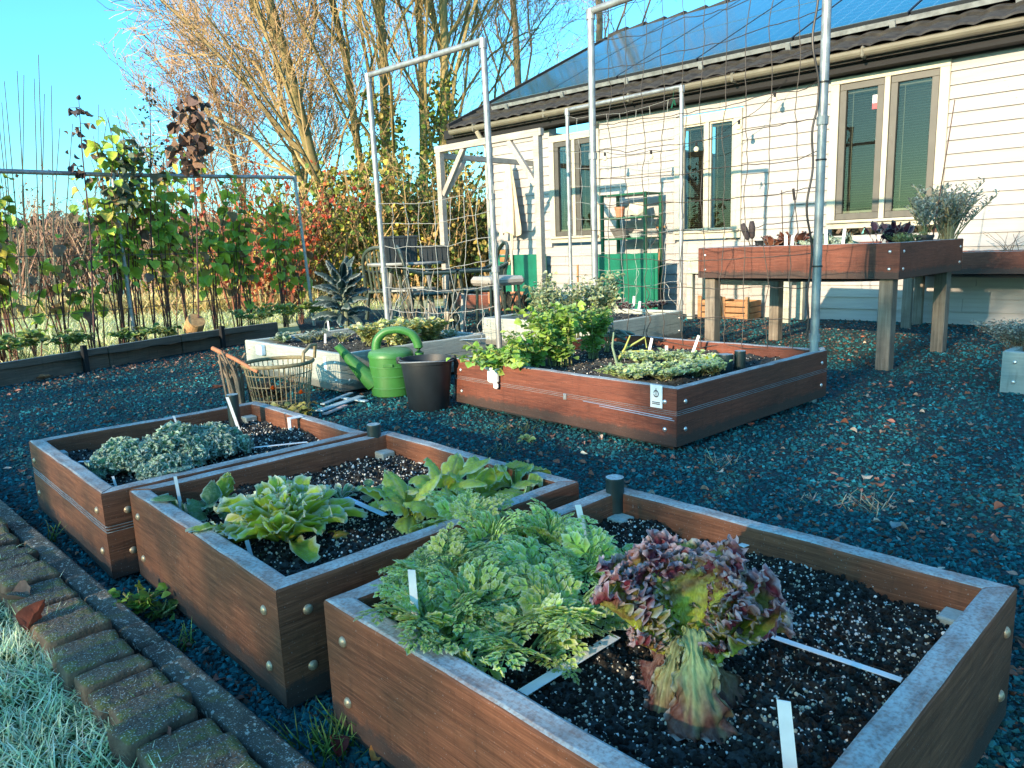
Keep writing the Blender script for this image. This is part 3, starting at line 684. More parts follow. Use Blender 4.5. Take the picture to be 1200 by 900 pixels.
# black cable round the tall pole
t = np.linspace(0, 1, 60); z = 2.3 - t * 1.95
cb = MB(); cb.tube(np.stack([D_[0] - .03 - .035 * np.abs(np.sin(t * 7.5)) - .012 * np.sin(t * 31), D_[1] - .02 + .01 * np.sin(t * 17), z], 1), .0055, 6)
for z in (2.05, 1.62, 1.25, .72): cb.lathe([(.0235, z - .004), (.027, z - .004), (.027, z + .004), (.0235, z + .004)], 12, c=(D_[0], D_[1], 0))
tag(cb.build('cable', M_CABLE, smooth=True), 'black cable winding down the nearest net pole', 'cable')
# an odd string with a green clip at the third frame
gc = MB(); q = np.array([p4[0] - .08, p4[1], 2.02]); gc.box(q, (.012, .012, .06), R=roty(.3), ch=.002); gc.box(q + [.02, 0, .02], (.012, .01, .05), R=roty(-.25), ch=.002); gc.tube([q + [0, 0, .03], q + [.02, 0, .14]], .0015, 4)
tag(gc.build('peg', M_GREENS), 'small green peg hanging below the slender pipe crossbar', 'peg')

# ------------------------------------------------------------------ pergola, parasol, lamps on the house wall
o = thing('pergola', 'weathered wooden pergola frame in front of the far end of the house', 'pergola', (.37, 8.20, 0), H_YAW)
# local x along the house to the right, y to the wall; the right post stands at the origin
def post_(x, y, h=2.02, w=.075): b = MB(); b.box((x, y, h / 2), (w, w, h), ch=.004); b.build('post', M_PERG, o)
PL = -1.56
post_(0, 0); post_(PL, 0)
dwall = 8.2 * 0
b = MB(); b.box((PL / 2, 0, 2.055), (-PL + .13, .06, .075), ch=.004); b.build('beam', M_PERG, o)
yw = (np.array([.37, 8.20, 0]) @ HN - HW)
for x in (PL, ):
    b = MB(); b.box((x, yw / 2, 1.98), (.05, yw - .06, .065), ch=.004); b.build('beam', M_PERG, o)
for a_, b_ in (((-.04, 0, 1.52), (-.42, 0, 2.02)), ((PL + .04, 0, 1.52), (PL + .42, 0, 2.02)), ((PL, .04, 1.52), (PL, .40, 1.95))):
    b = MB(); b.beam(a_, b_, .05, .06, ch=.003); b.build('brace', M_PERG, o)
# closed parasol hanging on the wall
xp, zp = wallpt(597, 193, .14); _, zq = wallpt(597, 275, .14)
b = MB(); n = 44; zs = np.linspace(0, 1, 14); V = []
for f in zs:
    for k in range(n):
        a = 2 * PI * k / n; rr = (.035 + .12 * f ** .8) * (1 + .16 * np.sin(a * 7 + f * 2) * (.3 + f)) * (1 if f < .97 else .94)
        V.append((rr * math.cos(a) * 1.15, rr * math.sin(a) * .62, -f * (zp - zq) + .03 * math.sin(a * 3) * f))
i, j = np.meshgrid(np.arange(13), np.arange(n), indexing='ij'); i = i.ravel(); j = j.ravel(); j2 = (j + 1) % n
b.add(V, np.stack([i * n + j, (i + 1) * n + j, (i + 1) * n + j2, i * n + j2], 1)[:, ::-1])
pz = onwall(xp, .16, zp); po = thing('parasol', 'cream folded parasol hanging at the corner of the white house', 'parasol', (pz[0], pz[1], 0), H_YAW)
c_ = b.build('canopy', M_CREAM, po, smooth=True, loc=(0, 0, pz[2]))
b = MB(); b.tube([(0, 0, 0.0), (.0, 0, pz[2] + .06)], .016, 8); b.build('pole', M_TRIM, po)
b = MB(); b.tube([(.03, 0, pz[2] - (zp - zq)), (.02, .0, pz[2] - (zp - zq) - .18), (-.06, 0, pz[2] - (zp - zq) - .42)], .012, 6); b.build('loose_strap', M_CREAM, po)
# string of bulbs in front of the wall
def bulb(px, py, off, label):
    x, z = wallpt(px, py, off); p = onwall(x, off, z)
    o = thing('bulb', label, 'bulb', p, H_YAW, 'bulbs on the outdoor light string')
    m = MB(); m.lathe([(.012, .0), (.014, .03), (.010, .045), (.001, .046)], 10); m.build('socket', M_BLACKP, o)
    m = MB(); m.lathe([(.001, -.055), (.018, -.048), (.027, -.03), (.024, -.01), (.012, .0)], 12); m.build('globe', M_BULB, o, smooth=True); return p + [0, 0, .046]
M_BULB = pm('bulb_glass', (.75, .66, .45), .15, 0, .05)
bp = [bulb(*a) for a in ((709, 183, .55, 'unlit bulb on the string just right of the net pole'), (763, 181, .55, 'unlit bulb on the string above the right half of the green shelf'), (816, 172, .5, 'unlit bulb on the string before the left pane of the middle window'), (866, 146, .4, 'unlit bulb on the string at the top right corner of the middle window'), (908, 114, .25, 'unlit bulb hanging highest on the string, under the gutter'))]
s = MB(); pts = []
for a, c in zip(bp[:-1], bp[1:]):
    for f in np.linspace(0, 1, 8)[:-1]: pts.append(a * (1 - f) + c * f - np.array([0, 0, .16 * f * (1 - f)]))
pts.append(bp[-1]); pts.append(bp[-1] + np.array([.1, -.04, .12])); pts.insert(0, onwall(-6.3, .45, 2.05)); s.tube(pts, .003, 4)
tag(s.build('light_string', M_CABLE), 'thin dark cord of the bulbs looped along the house wall', 'cord')

# ------------------------------------------------------------------ green shelf and things along the wall
def wloc(px, py, off): x, z = wallpt(px, py, off); return x, z
xs0, zs0 = wloc(704, 229, .45); xs1, _ = wloc(757, 226, .45); xs2, _ = wloc(772, 226, .08)
W2 = xs1 - xs0; SH = zs0; SD = .36
p = onwall(xs0, .46); sh = thing('shelf_rack', 'green steel shelf rack against the white boards', 'shelf', p, H_YAW)
for x in (.015, W2 - .015):
    for y in (.015, SD - .015):
        m = MB(); m.box((x, y - .0, SH / 2), (.035, .035, SH), ch=.003); m.build('upright', M_GREENS, sh)
for z in (SH - .012, SH * .805, SH * .635, .62 * .55):
    m = MB(); m.box((W2 / 2, SD / 2, z), (W2 - .036, SD - .036, .022), ch=.003); m.build('shelf', M_GREENS, sh)
def shp(u, v, z): return onwall(xs0 + u, .46 - v, z)
def potm(label, P, r, h, mat, name='flower_pot', cat='pot', rim=True):
    m = MB(); pr = [(.0005, 0), (r * .72, 0), (r * .95, h * .78)] + ([(r * 1.06, h * .78)] if rim else []) + [(r * 1.06, h), (r * .92, h), (r * .66, .012), (.0005, .012)]
    m.lathe(pr, 20); o = m.build(name, mat, None, loc=P); return tag(o, label, cat)
potm('terracotta pot on the upper shelf of the green rack', shp(W2 * .33, .10, SH * .805 + .012), .06, .12, M_TERRA)
m = MB(); m.lathe([(.0005, 0), (.09, 0), (.155, .115), (.16, .115), (.148, .108), (.085, .012), (.0005, .01)], 20, squash=.7); tag(m.build('bowl', pm('grey_bowl', (.14, .13, .12), .5), loc=shp(W2 * .35, .13, SH * .635 + .012)), 'dark grey bowl on the middle shelf of the green rack', 'bowl')
m = MB(); m.lathe([(.0005, 0), (.06, 0), (.10, .05), (.105, .05), (.095, .045), (.05, .01), (.0005, .01)], 18); tag(m.build('bowl', pm('pale_bowl', (.45, .5, .48), .5), loc=shp(W2 * .66, .14, SH * .635 + .012)), 'small pale bowl beside the dark grey one on the rack', 'bowl')
m = MB(); vv = OCT[0] * np.array([.15, .07, .10]); m.add(vv, OCT[1]); tag(m.build('sack', pm('canvas_sack', (.60, .56, .45), .9, bmp=.4), loc=shp(W2 * .62, .2, SH * .805 + .10)), 'crumpled pale sack on the upper shelf of the green rack', 'sack')
def sheetpanel(label, px0, py0, px1, py1, off, zb=.0, ribs=True):
    xa, za = wloc(px0, py0, off); xb, zb_ = wloc(px1, py0, off); L = xb - xa
    o = thing('green_panel', label, 'panel', onwall(xa, off), H_YAW, 'green sheets leaning at the house')
    m = MB(); m.box((L / 2, 0, za / 2 + .02), (L, .018, za - .02), ch=.003); m.build('sheet', M_GREENP, o)
    m = MB(); m.box((L - .055, -.018, za / 2 + .02), (.03, .02, za - .05), ch=.003); m.build('stiffener', M_GREENP, o)
    m = MB(); m.box((L / 2, -.016, .08), (L - .02, .018, .04), ch=.003); m.build('foot_rail', M_GREENP, o); return o
sheetpanel('green sheet standing in front of the foot of the shelf rack', 700, 299, 771, 0, .50)
sheetpanel('green sheet standing behind the pergola post under the parasol', 583, 300, 640, 0, .12)
# spade
xs_, zs_ = wloc(771, 266, .12); pb = onwall(wloc(769, 350, .3)[0], .34)
sp = thing('spade', 'wooden spade with a rusty blade leaning at the wall right of the shelf', 'spade', pb); top = onwall(xs_, .05, zs_) - pb
m = MB(); m.tube([top * .26, top], .016, 8); m.build('shaft', M_CRATE, sp, smooth=True)
m = MB(); xd = -HD; m.tube([top - xd * .06, top + xd * .06], .016, 8); m.build('handle', M_CRATE, sp, smooth=True)
m = MB(); vb = []; dn = top / np.linalg.norm(top); nr = np.cross(xd, dn)
for f, w_ in ((0.0, .04), (.05, .085), (.14, .105), (.24, .11), (.29, .10)):
    for s_ in np.linspace(-1, 1, 7): vb.append(dn * f + xd * w_ * s_ + nr * .02 * (1 - s_ * s_))
i, j = np.meshgrid(np.arange(4), np.arange(6), indexing='ij'); i = i.ravel(); j = j.ravel(); q = np.stack([i * 7 + j, (i + 1) * 7 + j, (i + 1) * 7 + j + 1, i * 7 + j + 1], 1)
m.add(vb, q); m.add(np.array(vb) + nr * .004, q[:, ::-1]); m.build('blade', M_RUST, sp)
# two slatted crates at the wall
def crate(label, px, w_, h_, d_, off):
    x, z = wloc(px, 360, off); o = thing('wooden_crate', label, 'crate', onwall(x, off), H_YAW, 'slatted wooden crates by the wall')
    for f in (.18, .5, .82):
        m = MB(); m.box((0, 0, h_ * f), (w_, .012, h_ * .26), ch=.002); m.box((0, d_, h_ * f), (w_, .012, h_ * .26), ch=.002)
        for x_ in (-w_ / 2 + .006, w_ / 2 - .006): m.box((x_, d_ / 2, h_ * f), (.012, d_ - .014, h_ * .26), ch=.002)
        m.build('slat_row', M_CRATE, o)
    for x_ in (-w_ / 2 + .03, w_ / 2 - .03):
        m = MB(); m.box((x_, -.013, h_ / 2 + .02), (.045, .014, h_ + .04), ch=.002); m.build('corner_batten', M_CRATE, o)
    m = MB(); m.box((0, d_ / 2, .012), (w_ - .03, d_ - .03, .012)); m.build('floor_board', M_CRATE, o)
crate('slatted wooden crate by the wall, left one of the two under the planter table', 832, .30, .22, .26, .42)
crate('slatted wooden crate by the wall, right one of the two under the planter table', 862, .34, .21, .26, .40)

# ------------------------------------------------------------------ garden table, crates, chairs
tb = dep(478, 307, 8.1); o = thing('garden_table', 'round pale garden table carrying two dark crates', 'table', (tb[0], tb[1], 0))
tz = tb[2]
m = MB(); m.lathe([(.0005, tz - .03), (.42, tz - .03), (.435, tz - .015), (.43, tz), (.0005, tz)], 36); m.build('table_top', M_TABLE, o)
for k in range(4):
    a = PI / 4 + k * PI / 2; m = MB(); m.beam((.30 * math.cos(a), .30 * math.sin(a), tz - .03), (.34 * math.cos(a + .3), .34 * math.sin(a + .3), 0), .035, .03, ch=.003); m.build('leg', M_TABLE, o)
m = MB(); m.lathe([(.26, tz - .30), (.285, tz - .30), (.285, tz - .28), (.26, tz - .28), (.26, tz - .30)], 24); m.build('ring', M_TABLE, o)
def tub(label, P, sx, sy, h_, rz):
    o = thing('crate', label, 'crate', P, rz, 'dark crates on the garden table')
    m = MB()
    for (s0, s1, a, b2) in ((0, h_, 1, 1),):
        V = []
        for z, k in ((0, .92), (h_, 1), (h_, .93), (.012, .86)):
            V += [(-sx / 2 * k, -sy / 2 * k, z), (sx / 2 * k, -sy / 2 * k, z), (sx / 2 * k, sy / 2 * k, z), (-sx / 2 * k, sy / 2 * k, z)]
        F = [(3, 2, 1, 0), (12, 13, 14, 15)]
        for l in range(3):
            for k in range(4): F.append((l * 4 + k, l * 4 + (k + 1) % 4, l * 4 + 4 + (k + 1) % 4, l * 4 + 4 + k))
        m.add(V, F)
    m.build('tub', M_BLACK, o)
    m = MB()
    for s_ in (-1, 1): m.box((0, s_ * sy / 2 * 1.0, h_ - .012), (sx * 1.04, .02, .024), ch=.003); m.box((s_ * sx / 2, 0, h_ - .0125), (.02, sy * .96, .025), ch=.003)
    for k in np.linspace(-.4, .4, 6): m.box((k * sx, -sy / 2 * .985, h_ * .5), (.008, .012, h_ * .86))
    m.build('rim', M_BLACK, o)
q = dep(470, 306, 8.0); tub('tall dark blue-black crate, left one on the garden table', (q[0], q[1], tz), .34, .28, .275, .25)
q = dep(509, 306, 8.0); tub('low black crate, right one on the garden table', (q[0], q[1], tz), .32, .26, .165, .1)
def chair(label, P, rz, slats=True, mat=None):
    mat = mat or M_CHAIRG; o = thing('garden_chair', label, 'chair', P, rz, 'garden chairs by the table')
    m = MB(); m.box((0, 0, .43), (.46, .44, .035), ch=.012); m.build('seat', mat, o)
    for sx in (-1, 1):
        m = MB(); m.beam((sx * .22, -.21, .42), (sx * .25, -.25, 0), .04, .035, ch=.004); m.build('leg', M_TABLE if slats else mat, o)
        m = MB(); m.beam((sx * .21, .20, .42), (sx * .24, .27, 0), .04, .035, ch=.004); m.build('leg', mat, o)
        m = MB(); t = np.linspace(0, 1, 9); m.tube(np.stack([sx * .25 + 0 * t, -.25 + .53 * t, .64 + .05 * np.sin(t * PI) * 0 + .0 * t + .30 * np.maximum(t - .62, 0) ** 1.5], 1), .018, 8); m.tube([(sx * .24, -.22, .42), (sx * .25, -.25, .64)], .016, 8); m.build('armrest', mat, o, smooth=True)
    m = MB(); t = np.linspace(0, PI, 15); m.tube(np.stack([-.23 * np.cos(t), .22 + .10 * np.sin(t) ** .6, .42 + .50 * np.sin(t) ** .35], 1), .02, 8)
    for k in range(7): x = -.15 + .05 * k; m.beam((x, .225, .44), (x, .305, .70 if slats else .88), .022, .008)
    m.build('backrest', mat, o, smooth=False)
    if slats:
        for z in (.74, .82): 
            m = MB(); m.box((0, .31, z), (.37, .014, .05), ch=.003); m.build('back_slat', M_SLAT, o)
    return o
q = dep(566, 350, 8.0); chair('dark green garden chair with two orange back slats, seen behind the pale net', (q[0] - .05, q[1] + .1, 0), math.radians(-75))
q = dep(462, 350, 8.6); chair('green garden chair behind the round table, under the tall crate', (q[0], q[1], 0), math.radians(160), False, pm('olive_chair', (.035, .055, .04), .5, frost=.2))
q = dep(508, 350, 7.6); chair('dark plastic chair at the near side of the round table', (q[0] - .05, q[1] + .25, 0), math.radians(100), False)
m = MB(); m.box((0, 0, .05), (.42, .40, .09), ch=.03); q = dep(583, 330, 7.4); tag(m.build('cushion', pm('grey_cushion', (.27, .25, .22), .9, bmp=.3, frost=.3), loc=(q[0], q[1], q[2] - .04), rz=.5), 'grey seat cushion laid flat near the green sheet', 'cushion')
m = MB(); 
for sx, sy in ((-.17, -.16), (.17, -.16), (.17, .16), (-.17, .16)): m.tube([(sx, sy, 0), (sx * .9, sy * .9, q[2] - .02)], .014, 8)
m.box((0, 0, q[2] - .005), (.40, .38, .02), ch=.004); tag(m.build('stool', M_CHAIRG, loc=(q[0], q[1], 0), rz=.5), 'low dark stool carrying the grey cushion', 'stool')
# low red-brown planter with a folding lattice behind the net
q = at(590, 364); planter('low_planter', 'low red-brown planter near the pergola posts behind the pale net', (q[0] - .85, q[1] + .85), math.radians(-44), 1.35, .5, .2, .01, .035, M_WOODR, 'steel', .17, seed=9, soil_n=16, perlite=0, boltsat=(0,))
lt = thing('folding_lattice', 'orange-brown folding lattice standing at the low planter', 'lattice', (q[0] + .02, q[1] - .18, 0), math.radians(-30))
m = MB()
for k in range(4): m.beam((-.2 + .13 * k, 0, .02), (-.07 + .13 * k, 0, .28), .02, .012); m.beam((-.07 + .13 * k, .012, .02), (-.2 + .13 * k, .012, .28), .02, .012)
m.build('lattice_bars', M_CHAIRG, lt)
m = MB(); m.box((0, .035, .14), (.56, .02, .26), ch=.003); m.build('back_board', pm('orange_board', (.40, .15, .07), .7, 0, .25, 10), lt)
# bundle of dry sticks and a leaning lattice of twigs near the grey planter's far side
for kk, (px, py, hh, lab) in enumerate(((487, 366, .62, 'bare dry stalks standing beyond the grey planter, below the low black crate'), (520, 360, .5, 'bare grey stalks standing between the chairs behind the pale net'), (455, 368, .5, 'bare stalks standing right of the dark palm kale'))):
    P = at(px, py + 22, .0); P = dep(px, py, 6.9 + .2 * kk); m = MB(); rs = np.random.default_rng(kk)
    for k in range(9):
        a = rs.uniform(0, 6.28); d = np.array([math.cos(a), math.sin(a), 0]) * rs.uniform(.08, .3) ; b0 = rs.normal(0, .03, 3) * [1, 1, 0]
        m.tube([b0, b0 + d * .4 + [0, 0, hh * .5], b0 + d + [0, 0, hh * rs.uniform(.7, 1.1)]], [.008, .006, .003], 5, col=np.array([.30, .26, .19]) * rs.uniform(.5, 1.2))
    tag(m.build('dry_stalks', M_STEM, loc=(P[0], P[1], 0)), lab, 'dry plant', 'dry stalks behind the planters')

leaf_small = (np.array([(0, 0, 0), (.5, -.05, .28), (1, 0, 0), (.5, -.05, -.28)], float), np.array([(0, 1, 2, 3)]))
# ------------------------------------------------------------------ watering can, bucket, basket, boards on the gravel
P = at(461, 462); o = thing('watering_can', 'green plastic watering can with a big looped handle on the gravel', 'watering can', P, 0); o.scale = (1.2, 1.2, 1.0)
m = MB(); hB = .29
m.lathe([(.001, 0), (.098, 0), (.108, .008), (.110, .05), (.1122, .0515), (.1122, .0585), (.110, .06), (.110, .12), (.1122, .1215), (.1122, .1285), (.110, .13), (.1115, .18), (.1135, .1815), (.1135, .1885), (.1115, .19), (.113, .24), (.117, .2415), (.117, .25), (.112, hB - .02), (.095, hB - .005), (.04, hB + .004), (.001, hB + .004)], 40); m.build('body', M_GREEN, o, smooth=True)
m = MB(); m.tube([(-.085, -.02, .075), (-.13, -.025, .13), (-.19, -.03, .215), (-.245, -.035, .30), (-.262, -.037, .325)], [.052, .046, .032, .022, .021], 16); m.lathe([(.012, 0), (.026, 0), (.028, .01), (.012, .01)], 14, c=(0, 0, 0)) if False else None
m.build('spout', M_GREEN, o, smooth=True)
m = MB(); t = np.linspace(0, 1, 24)
hx = np.interp(t, [0, .12, .3, .5, .7, .86, 1], [-.075, -.07, -.02, .06, .12, .15, .145]); hz = np.interp(t, [0, .12, .3, .5, .7, .86, 1], [.26, .345, .398, .405, .375, .30, .19])
for _ in range(2): hx[1:-1] = (hx[:-2] + 2 * hx[1:-1] + hx[2:]) / 4; hz[1:-1] = (hz[:-2] + 2 * hz[1:-1] + hz[2:]) / 4
m.tube(np.stack([hx, 0 * t, hz], 1), .0235, 12); m.tube([(.145, 0, .20), (.10, 0, .15)], .022, 10); m.build('handle', M_GREEN, o, smooth=True)
m = MB(); m.box((0, -.1135, .20), (.05, .004, .018), ch=.002); m.build('cap', M_GREEN, o)
P = at(503, 478); o = thing('bucket', 'dark grey bucket with a wire bail standing beside the watering can', 'bucket', P)
m = MB(); m.lathe([(.001, 0), (.108, 0), (.112, .006), (.142, .262), (.15, .264), (.152, .285), (.143, .286), (.134, .26), (.106, .012), (.001, .012)], 40); m.build('pail', M_BLACK, o, smooth=True)
m = MB(); t = np.linspace(0, PI, 20); m.tube(np.stack([-.152 * np.cos(t), -.08 - .075 * np.sin(t), .272 + .014 * np.sin(t) ** 2], 1) + np.array([0, .08, 0]) * (1 - np.sin(t))[:, None], .0035, 6); m.build('bail', M_GALV, o)
for s_ in (-1, 1):
    m = MB(); m.lathe([(.001, .018), (.014, .016), (.017, 0), (.014, -.02), (.001, -.022)], 10, c=(s_ * .153, 0, .28)); m.build('bail_lug', M_BLACK, o)
P = at(331, 478); BR, BRT, BH = .150, .192, .27
o = thing('wire_basket', 'old wire basket with a rusty rim and a looped handle', 'basket', P, 0)
m = MB()
for k in range(40):
    a = 2 * PI * k / 40; c, s_ = math.cos(a), math.sin(a); m.tube([(BR * c, BR * s_, 0), (BR * c * 1.05, BR * s_ * 1.05, .04), (BRT * c, BRT * s_, BH)], .0032, 5, cap=False)
for z in (.01, .07, .15, .215):
    r_ = BR + (BRT - BR) * z / BH + .002; t = np.linspace(0, 2 * PI, 41); m.tube(np.stack([r_ * np.cos(t), r_ * np.sin(t), 0 * t + z], 1), .003, 4, cap=False)
for k in range(-4, 5): y = k * .032; hl = math.sqrt(max(0, BR ** 2 - y * y)); m.tube([(-hl, y, .004), (hl, y, .004)], .003, 4); m.tube([(y, -hl, .008), (y, hl, .008)], .003, 4)
m.build('cage', M_WIRE, o)
m = MB(); t = np.linspace(0, 2 * PI, 49); m.tube(np.stack([(BRT + .004) * np.cos(t), (BRT + .004) * np.sin(t), 0 * t + BH], 1), .011, 8, cap=False); m.build('rim', pm('mossy_rim', (.20, .17, .09), .8, 0, .4, 40), o, smooth=True)
for s_, lab in ((1, None), ):
    m = MB(); m.tube([(.17, -.09, BH), (.175, -.085, BH + .06), (.20, -.02, BH + .095), (.21, .05, BH + .09), (.19, .085, BH + .01)], .010, 8); m.build('handle', M_WIRE, o, smooth=True)
# the bundle of stalks and the cane on its left, the dead flowers spilling in front
rs = np.random.default_rng(8); m = MB()
for k in range(16):
    b0 = np.array([-.18 - rs.uniform(0, .09), -.06 + rs.normal() * .03, 0]); m.tube([b0, b0 + [-.02 + rs.normal() * .02, 0, .2], b0 + [-.035 + rs.normal() * .03, rs.normal() * .02, .31 + rs.normal() * .025]], [.008, .009, .006], 5, col=np.array([.26, .20, .14]) * rs.uniform(.5, 1.3))
tag(m.build('stalk_bundle', M_STEM, loc=P), 'bundle of dry brown stalks leaning at the left side of the wire basket', 'dry plant')
m = MB(); a_ = dep(302, 436, 4.06) - P; b_ = dep(249, 408, 4.2) - P; m.tube([a_, (a_ + b_) / 2 + [0, 0, .006], b_], [.009, .011, .012], 8, col=(.45, .19, .10)); tag(m.build('cane', M_STEM, loc=P), 'orange-brown cane sticking out to the left above the wire basket', 'cane')
# palette of boards lying on the gravel
for (a, b2, w_, lab) in (((378, 476), (412, 464), .03, 'narrow pale blue slat lying highest of the slats right of the basket'), ((374, 484), (424, 468), .05, 'broad pale blue board lying right of the basket'), ((380, 488), (406, 479), .03, 'short pinkish slat lying nearest at the basket foot'), ((398, 468), (430, 474), .03, 'pale slat lying across the broad blue board')):
    A, B_ = at(*a), at(*b2); m = MB(); m.beam(A + [0, 0, .012], B_ + [0, 0, .02], w_, .008, ch=.001)
    tag(m.build('slat', pm('blue_slat', (.36, .48, .52) if 'pink' not in lab else (.50, .36, .32), .7, 0, .2, 20), None), lab, 'slat', 'slats lying on the gravel')

# ------------------------------------------------------------------ plant labels, pipes, plate
def stick(label, base, tip, w_=.013, mat=None, t=.0016, zb=None, dy=0.0, bed=None):
    z = bed.sz if bed is not None else zb
    A = at(base[0], base[1], z); B_ = dep(tip[0], tip[1], A[1] + dy); A = A - (B_ - A) * .25
    d = B_ - A; L = np.linalg.norm(d); x = d / L; vdir = (A - CAM0); vdir /= np.linalg.norm(vdir); y = np.cross(vdir, x); y /= np.linalg.norm(y); zz_ = np.cross(x, y)
    R = np.stack([x, y, zz_], 1); m = MB(); hw = w_ / 2
    V = []
    for q in (-t / 2, t / 2): V += [(0, -hw * .35, q), (L * .18, -hw, q), (L, -hw * .9, q), (L * .985, hw * .95, q), (L * .18, hw, q), (0, hw * .35, q)]
    m.add(np.array(V) @ R.T, [(5, 4, 3, 2, 1, 0), (6, 7, 8, 9, 10, 11)] + [(k, (k + 1) % 6, 6 + (k + 1) % 6, 6 + k) for k in range(6)])
    o = m.build('plant_label', mat or M_WHITE, loc=A); return tag(o, label, 'plant label', 'plant labels in the planters')
def lying(label, a, b2, w_, z, mat=None, z2=None):
    A, B_ = at(*a, z), at(*b2, z if z2 is None else z2); m = MB(); m.beam((0, 0, 0), B_ - A, w_, .0018, ch=.0005); return tag(m.build('plant_label', mat or M_WHITE, loc=A), label, 'plant label', 'plant labels in the planters')
stick('white label standing in the carrot leaves at the front board', (489, 752), (482, 667), .014, bed=B1, dy=.0)
stick('white label standing behind the carrot leaves, left of the dark pipe', (692, 655), (677, 591), .014, bed=B1)
stick('large white label standing in the soil right of the red lettuce', (930, 940), (918, 820), .017, bed=B1)
stick('white label half hidden behind the red lettuce leaf', (912, 735), (893, 672), .014, bed=B1)
lying('white label strip lying at the front board beneath the carrot tops', (612, 812), (722, 745), .020, .222)
lying('long white label strip lying on the soil toward the right board', (905, 746), (1057, 797), .013, .219)
lying('white label lying at the far board of the nearest planter', (868, 640), (902, 627), .018, .222)
stick('thin white label standing at the left board of the middle planter', (213, 598), (205, 558), .009, bed=B2)
stick('small blue label standing at the front board under the endive', (295, 655), (289, 633), .010, M_BLUEW, bed=B2)
lying('pale blue label lying between the two leafy rosettes', (405, 583), (452, 604), .018, .228, M_BLUEW)
stick('small white label leaning in the middle of the leafy chard', (470, 603), (452, 577), .007, bed=B2)
stick('tall white label leaning left beside the far dark pipe', (284, 515), (266, 465), .011, bed=B3)
lying('white label strip lying on the soil right of the curly kale', (262, 528), (360, 518), .013, .232)
lying('white label lying left of the curly kale', (92, 541), (122, 540), .014, .228)
stick('thin white label standing in front of the curly kale', (139, 579), (132, 558), .007, bed=B3)
stick('narrow white label standing behind the curly kale', (213, 510), (203, 487), .008, bed=B3)
stick('inscribed label standing at the back of the low green cover', (760, 415), (764, 396), .016, bed=B4)
stick('short label with dark top in the middle back of the bushy planter', (781, 419), (781, 405), .018, bed=B4)
stick('tall inscribed label left of the small lettuce', (811, 415), (819, 393), .016, bed=B4)
stick('white label standing behind the small rosette in the grey planter', (386, 392), (384, 376), .014, bed=G1)
stick('white label standing in the middle of the grey planter', (381, 403), (381, 391), .016, bed=G1)
for (bx, by, tx, ty, lab) in ((921, 287, 921, 276, 'white label before the red mustard leaves on the planter table'), (928, 287, 929, 276, 'second white label right of the red mustard leaves on the planter table'), (968, 286, 968, 269, 'white label just right of the net pole on the planter table'), (987, 286, 990, 268, 'wide inscribed label beside the frosted kale on the planter table'), (1036, 286, 1036, 277, 'bluish short label under the purple stalk on the planter table')):
    A = dep(bx, by, 5.2); m = MB(); B_ = dep(tx, ty, 5.2); m.beam(A - [0, 0, .04], B_ + [0, 0, .0], .022, .002, up=(0, 1, 0)); tag(m.build('plant_label', M_WHITE), lab, 'plant label', 'plant labels in the planters')
for (px, py, tx, ty, lab) in ((742, 365, 743, 347, 'tall white label in the far grey planter beside its red lettuces'), (748, 366, 750, 353, 'dark-topped label in the far grey planter'), (703, 366, 705, 356, 'pale label in front of the dark red lettuces')):
    stick(lab, (px, py), (tx, ty), .022, bed=G2)
# hook label hanging over the kale planter's right rim
A = at(346, 489, .268); m = MB(); m.box((0, 0, .0), (.03, .052, .003), rz=GYAW + PI / 2 * 0); m.box(np.array([-.52, -.57, 0]) * .035 + [0, 0, -.022], (.022, .003, .045), rz=GYAW)
tag(m.build('clip_label', M_WHITE, loc=A), 'white clip hooked over the rim of the kale planter', 'clip label')
def pipe(label, base, tip_py, r, bed):
    A = at(*base, bed.sz); top = dep(base[0], tip_py, A[1]); m = MB(); h = top[2] - bed.sz
    m.lathe([(.001, -.05), (r, -.05), (r, h - .004), (r * .97, h), (.001, h - .0005)], 28); return tag(m.build('pipe', M_PIPE, loc=(A[0], A[1], bed.sz), smooth=False), label, 'pipe', 'capped dark pipes in the planters')
pipe('capped dark green pipe nearest, standing at the far corner of the nearest planter', (721, 604), 559, .0232, B1)
pipe('capped dark pipe standing at the back corner of the middle front planter', (440, 530), 497, .0232, B2)
pipe('capped dark pipe standing behind the leaning label of the kale planter', (276, 500), 462, .0232, B3)
pipe('capped dark pipe in the bushy planter, right one of the two by the small lettuce', (867, 432), 411, .028, B4)
pipe('squat dark pipe in the bushy planter, nearest the small lettuce', (850, 434), 415, .036, B4)
# inscribed plate on the front of the red-brown planter
def onfront(bd, u, z, off=.0): return bd.L + bd.R[:, 0] * u - bd.R[:, 1] * off + np.array([0, 0, z])
o = thing('name_plate', 'small pale plate with a drawn emblem on the red-brown planter front', 'plate', onfront(B4, 1.40, .235, .002), B4.yaw)
m = MB(); m.box((0, -.003, 0), (.062, .004, .098), ch=.001); m.build('plate', M_WHITE, o)
m = MB(); 
for z in (-.025, -.032): m.box((0, -.0056, z), (.04, .0008, .004))
t = np.linspace(0, 2 * PI, 15); m.tube(np.stack([.012 * np.cos(t), 0 * t - .0056, .012 + .014 * np.sin(t)], 1), .0022, 4); m.tube([(0, -.0056, -.002), (0, -.0056, .036)], .0018, 4)
m.build('emblem', pm('grey_ink', (.06, .06, .06), .6), o)
m = MB(); m.box((0, -.002, 0), (.02, .005, .03), ch=.002); tag(m.build('tag', M_BOLTS, loc=onfront(B4, .86, .165), rz=B4.yaw), 'tiny metal tag on the groove of the red-brown planter', 'tag')
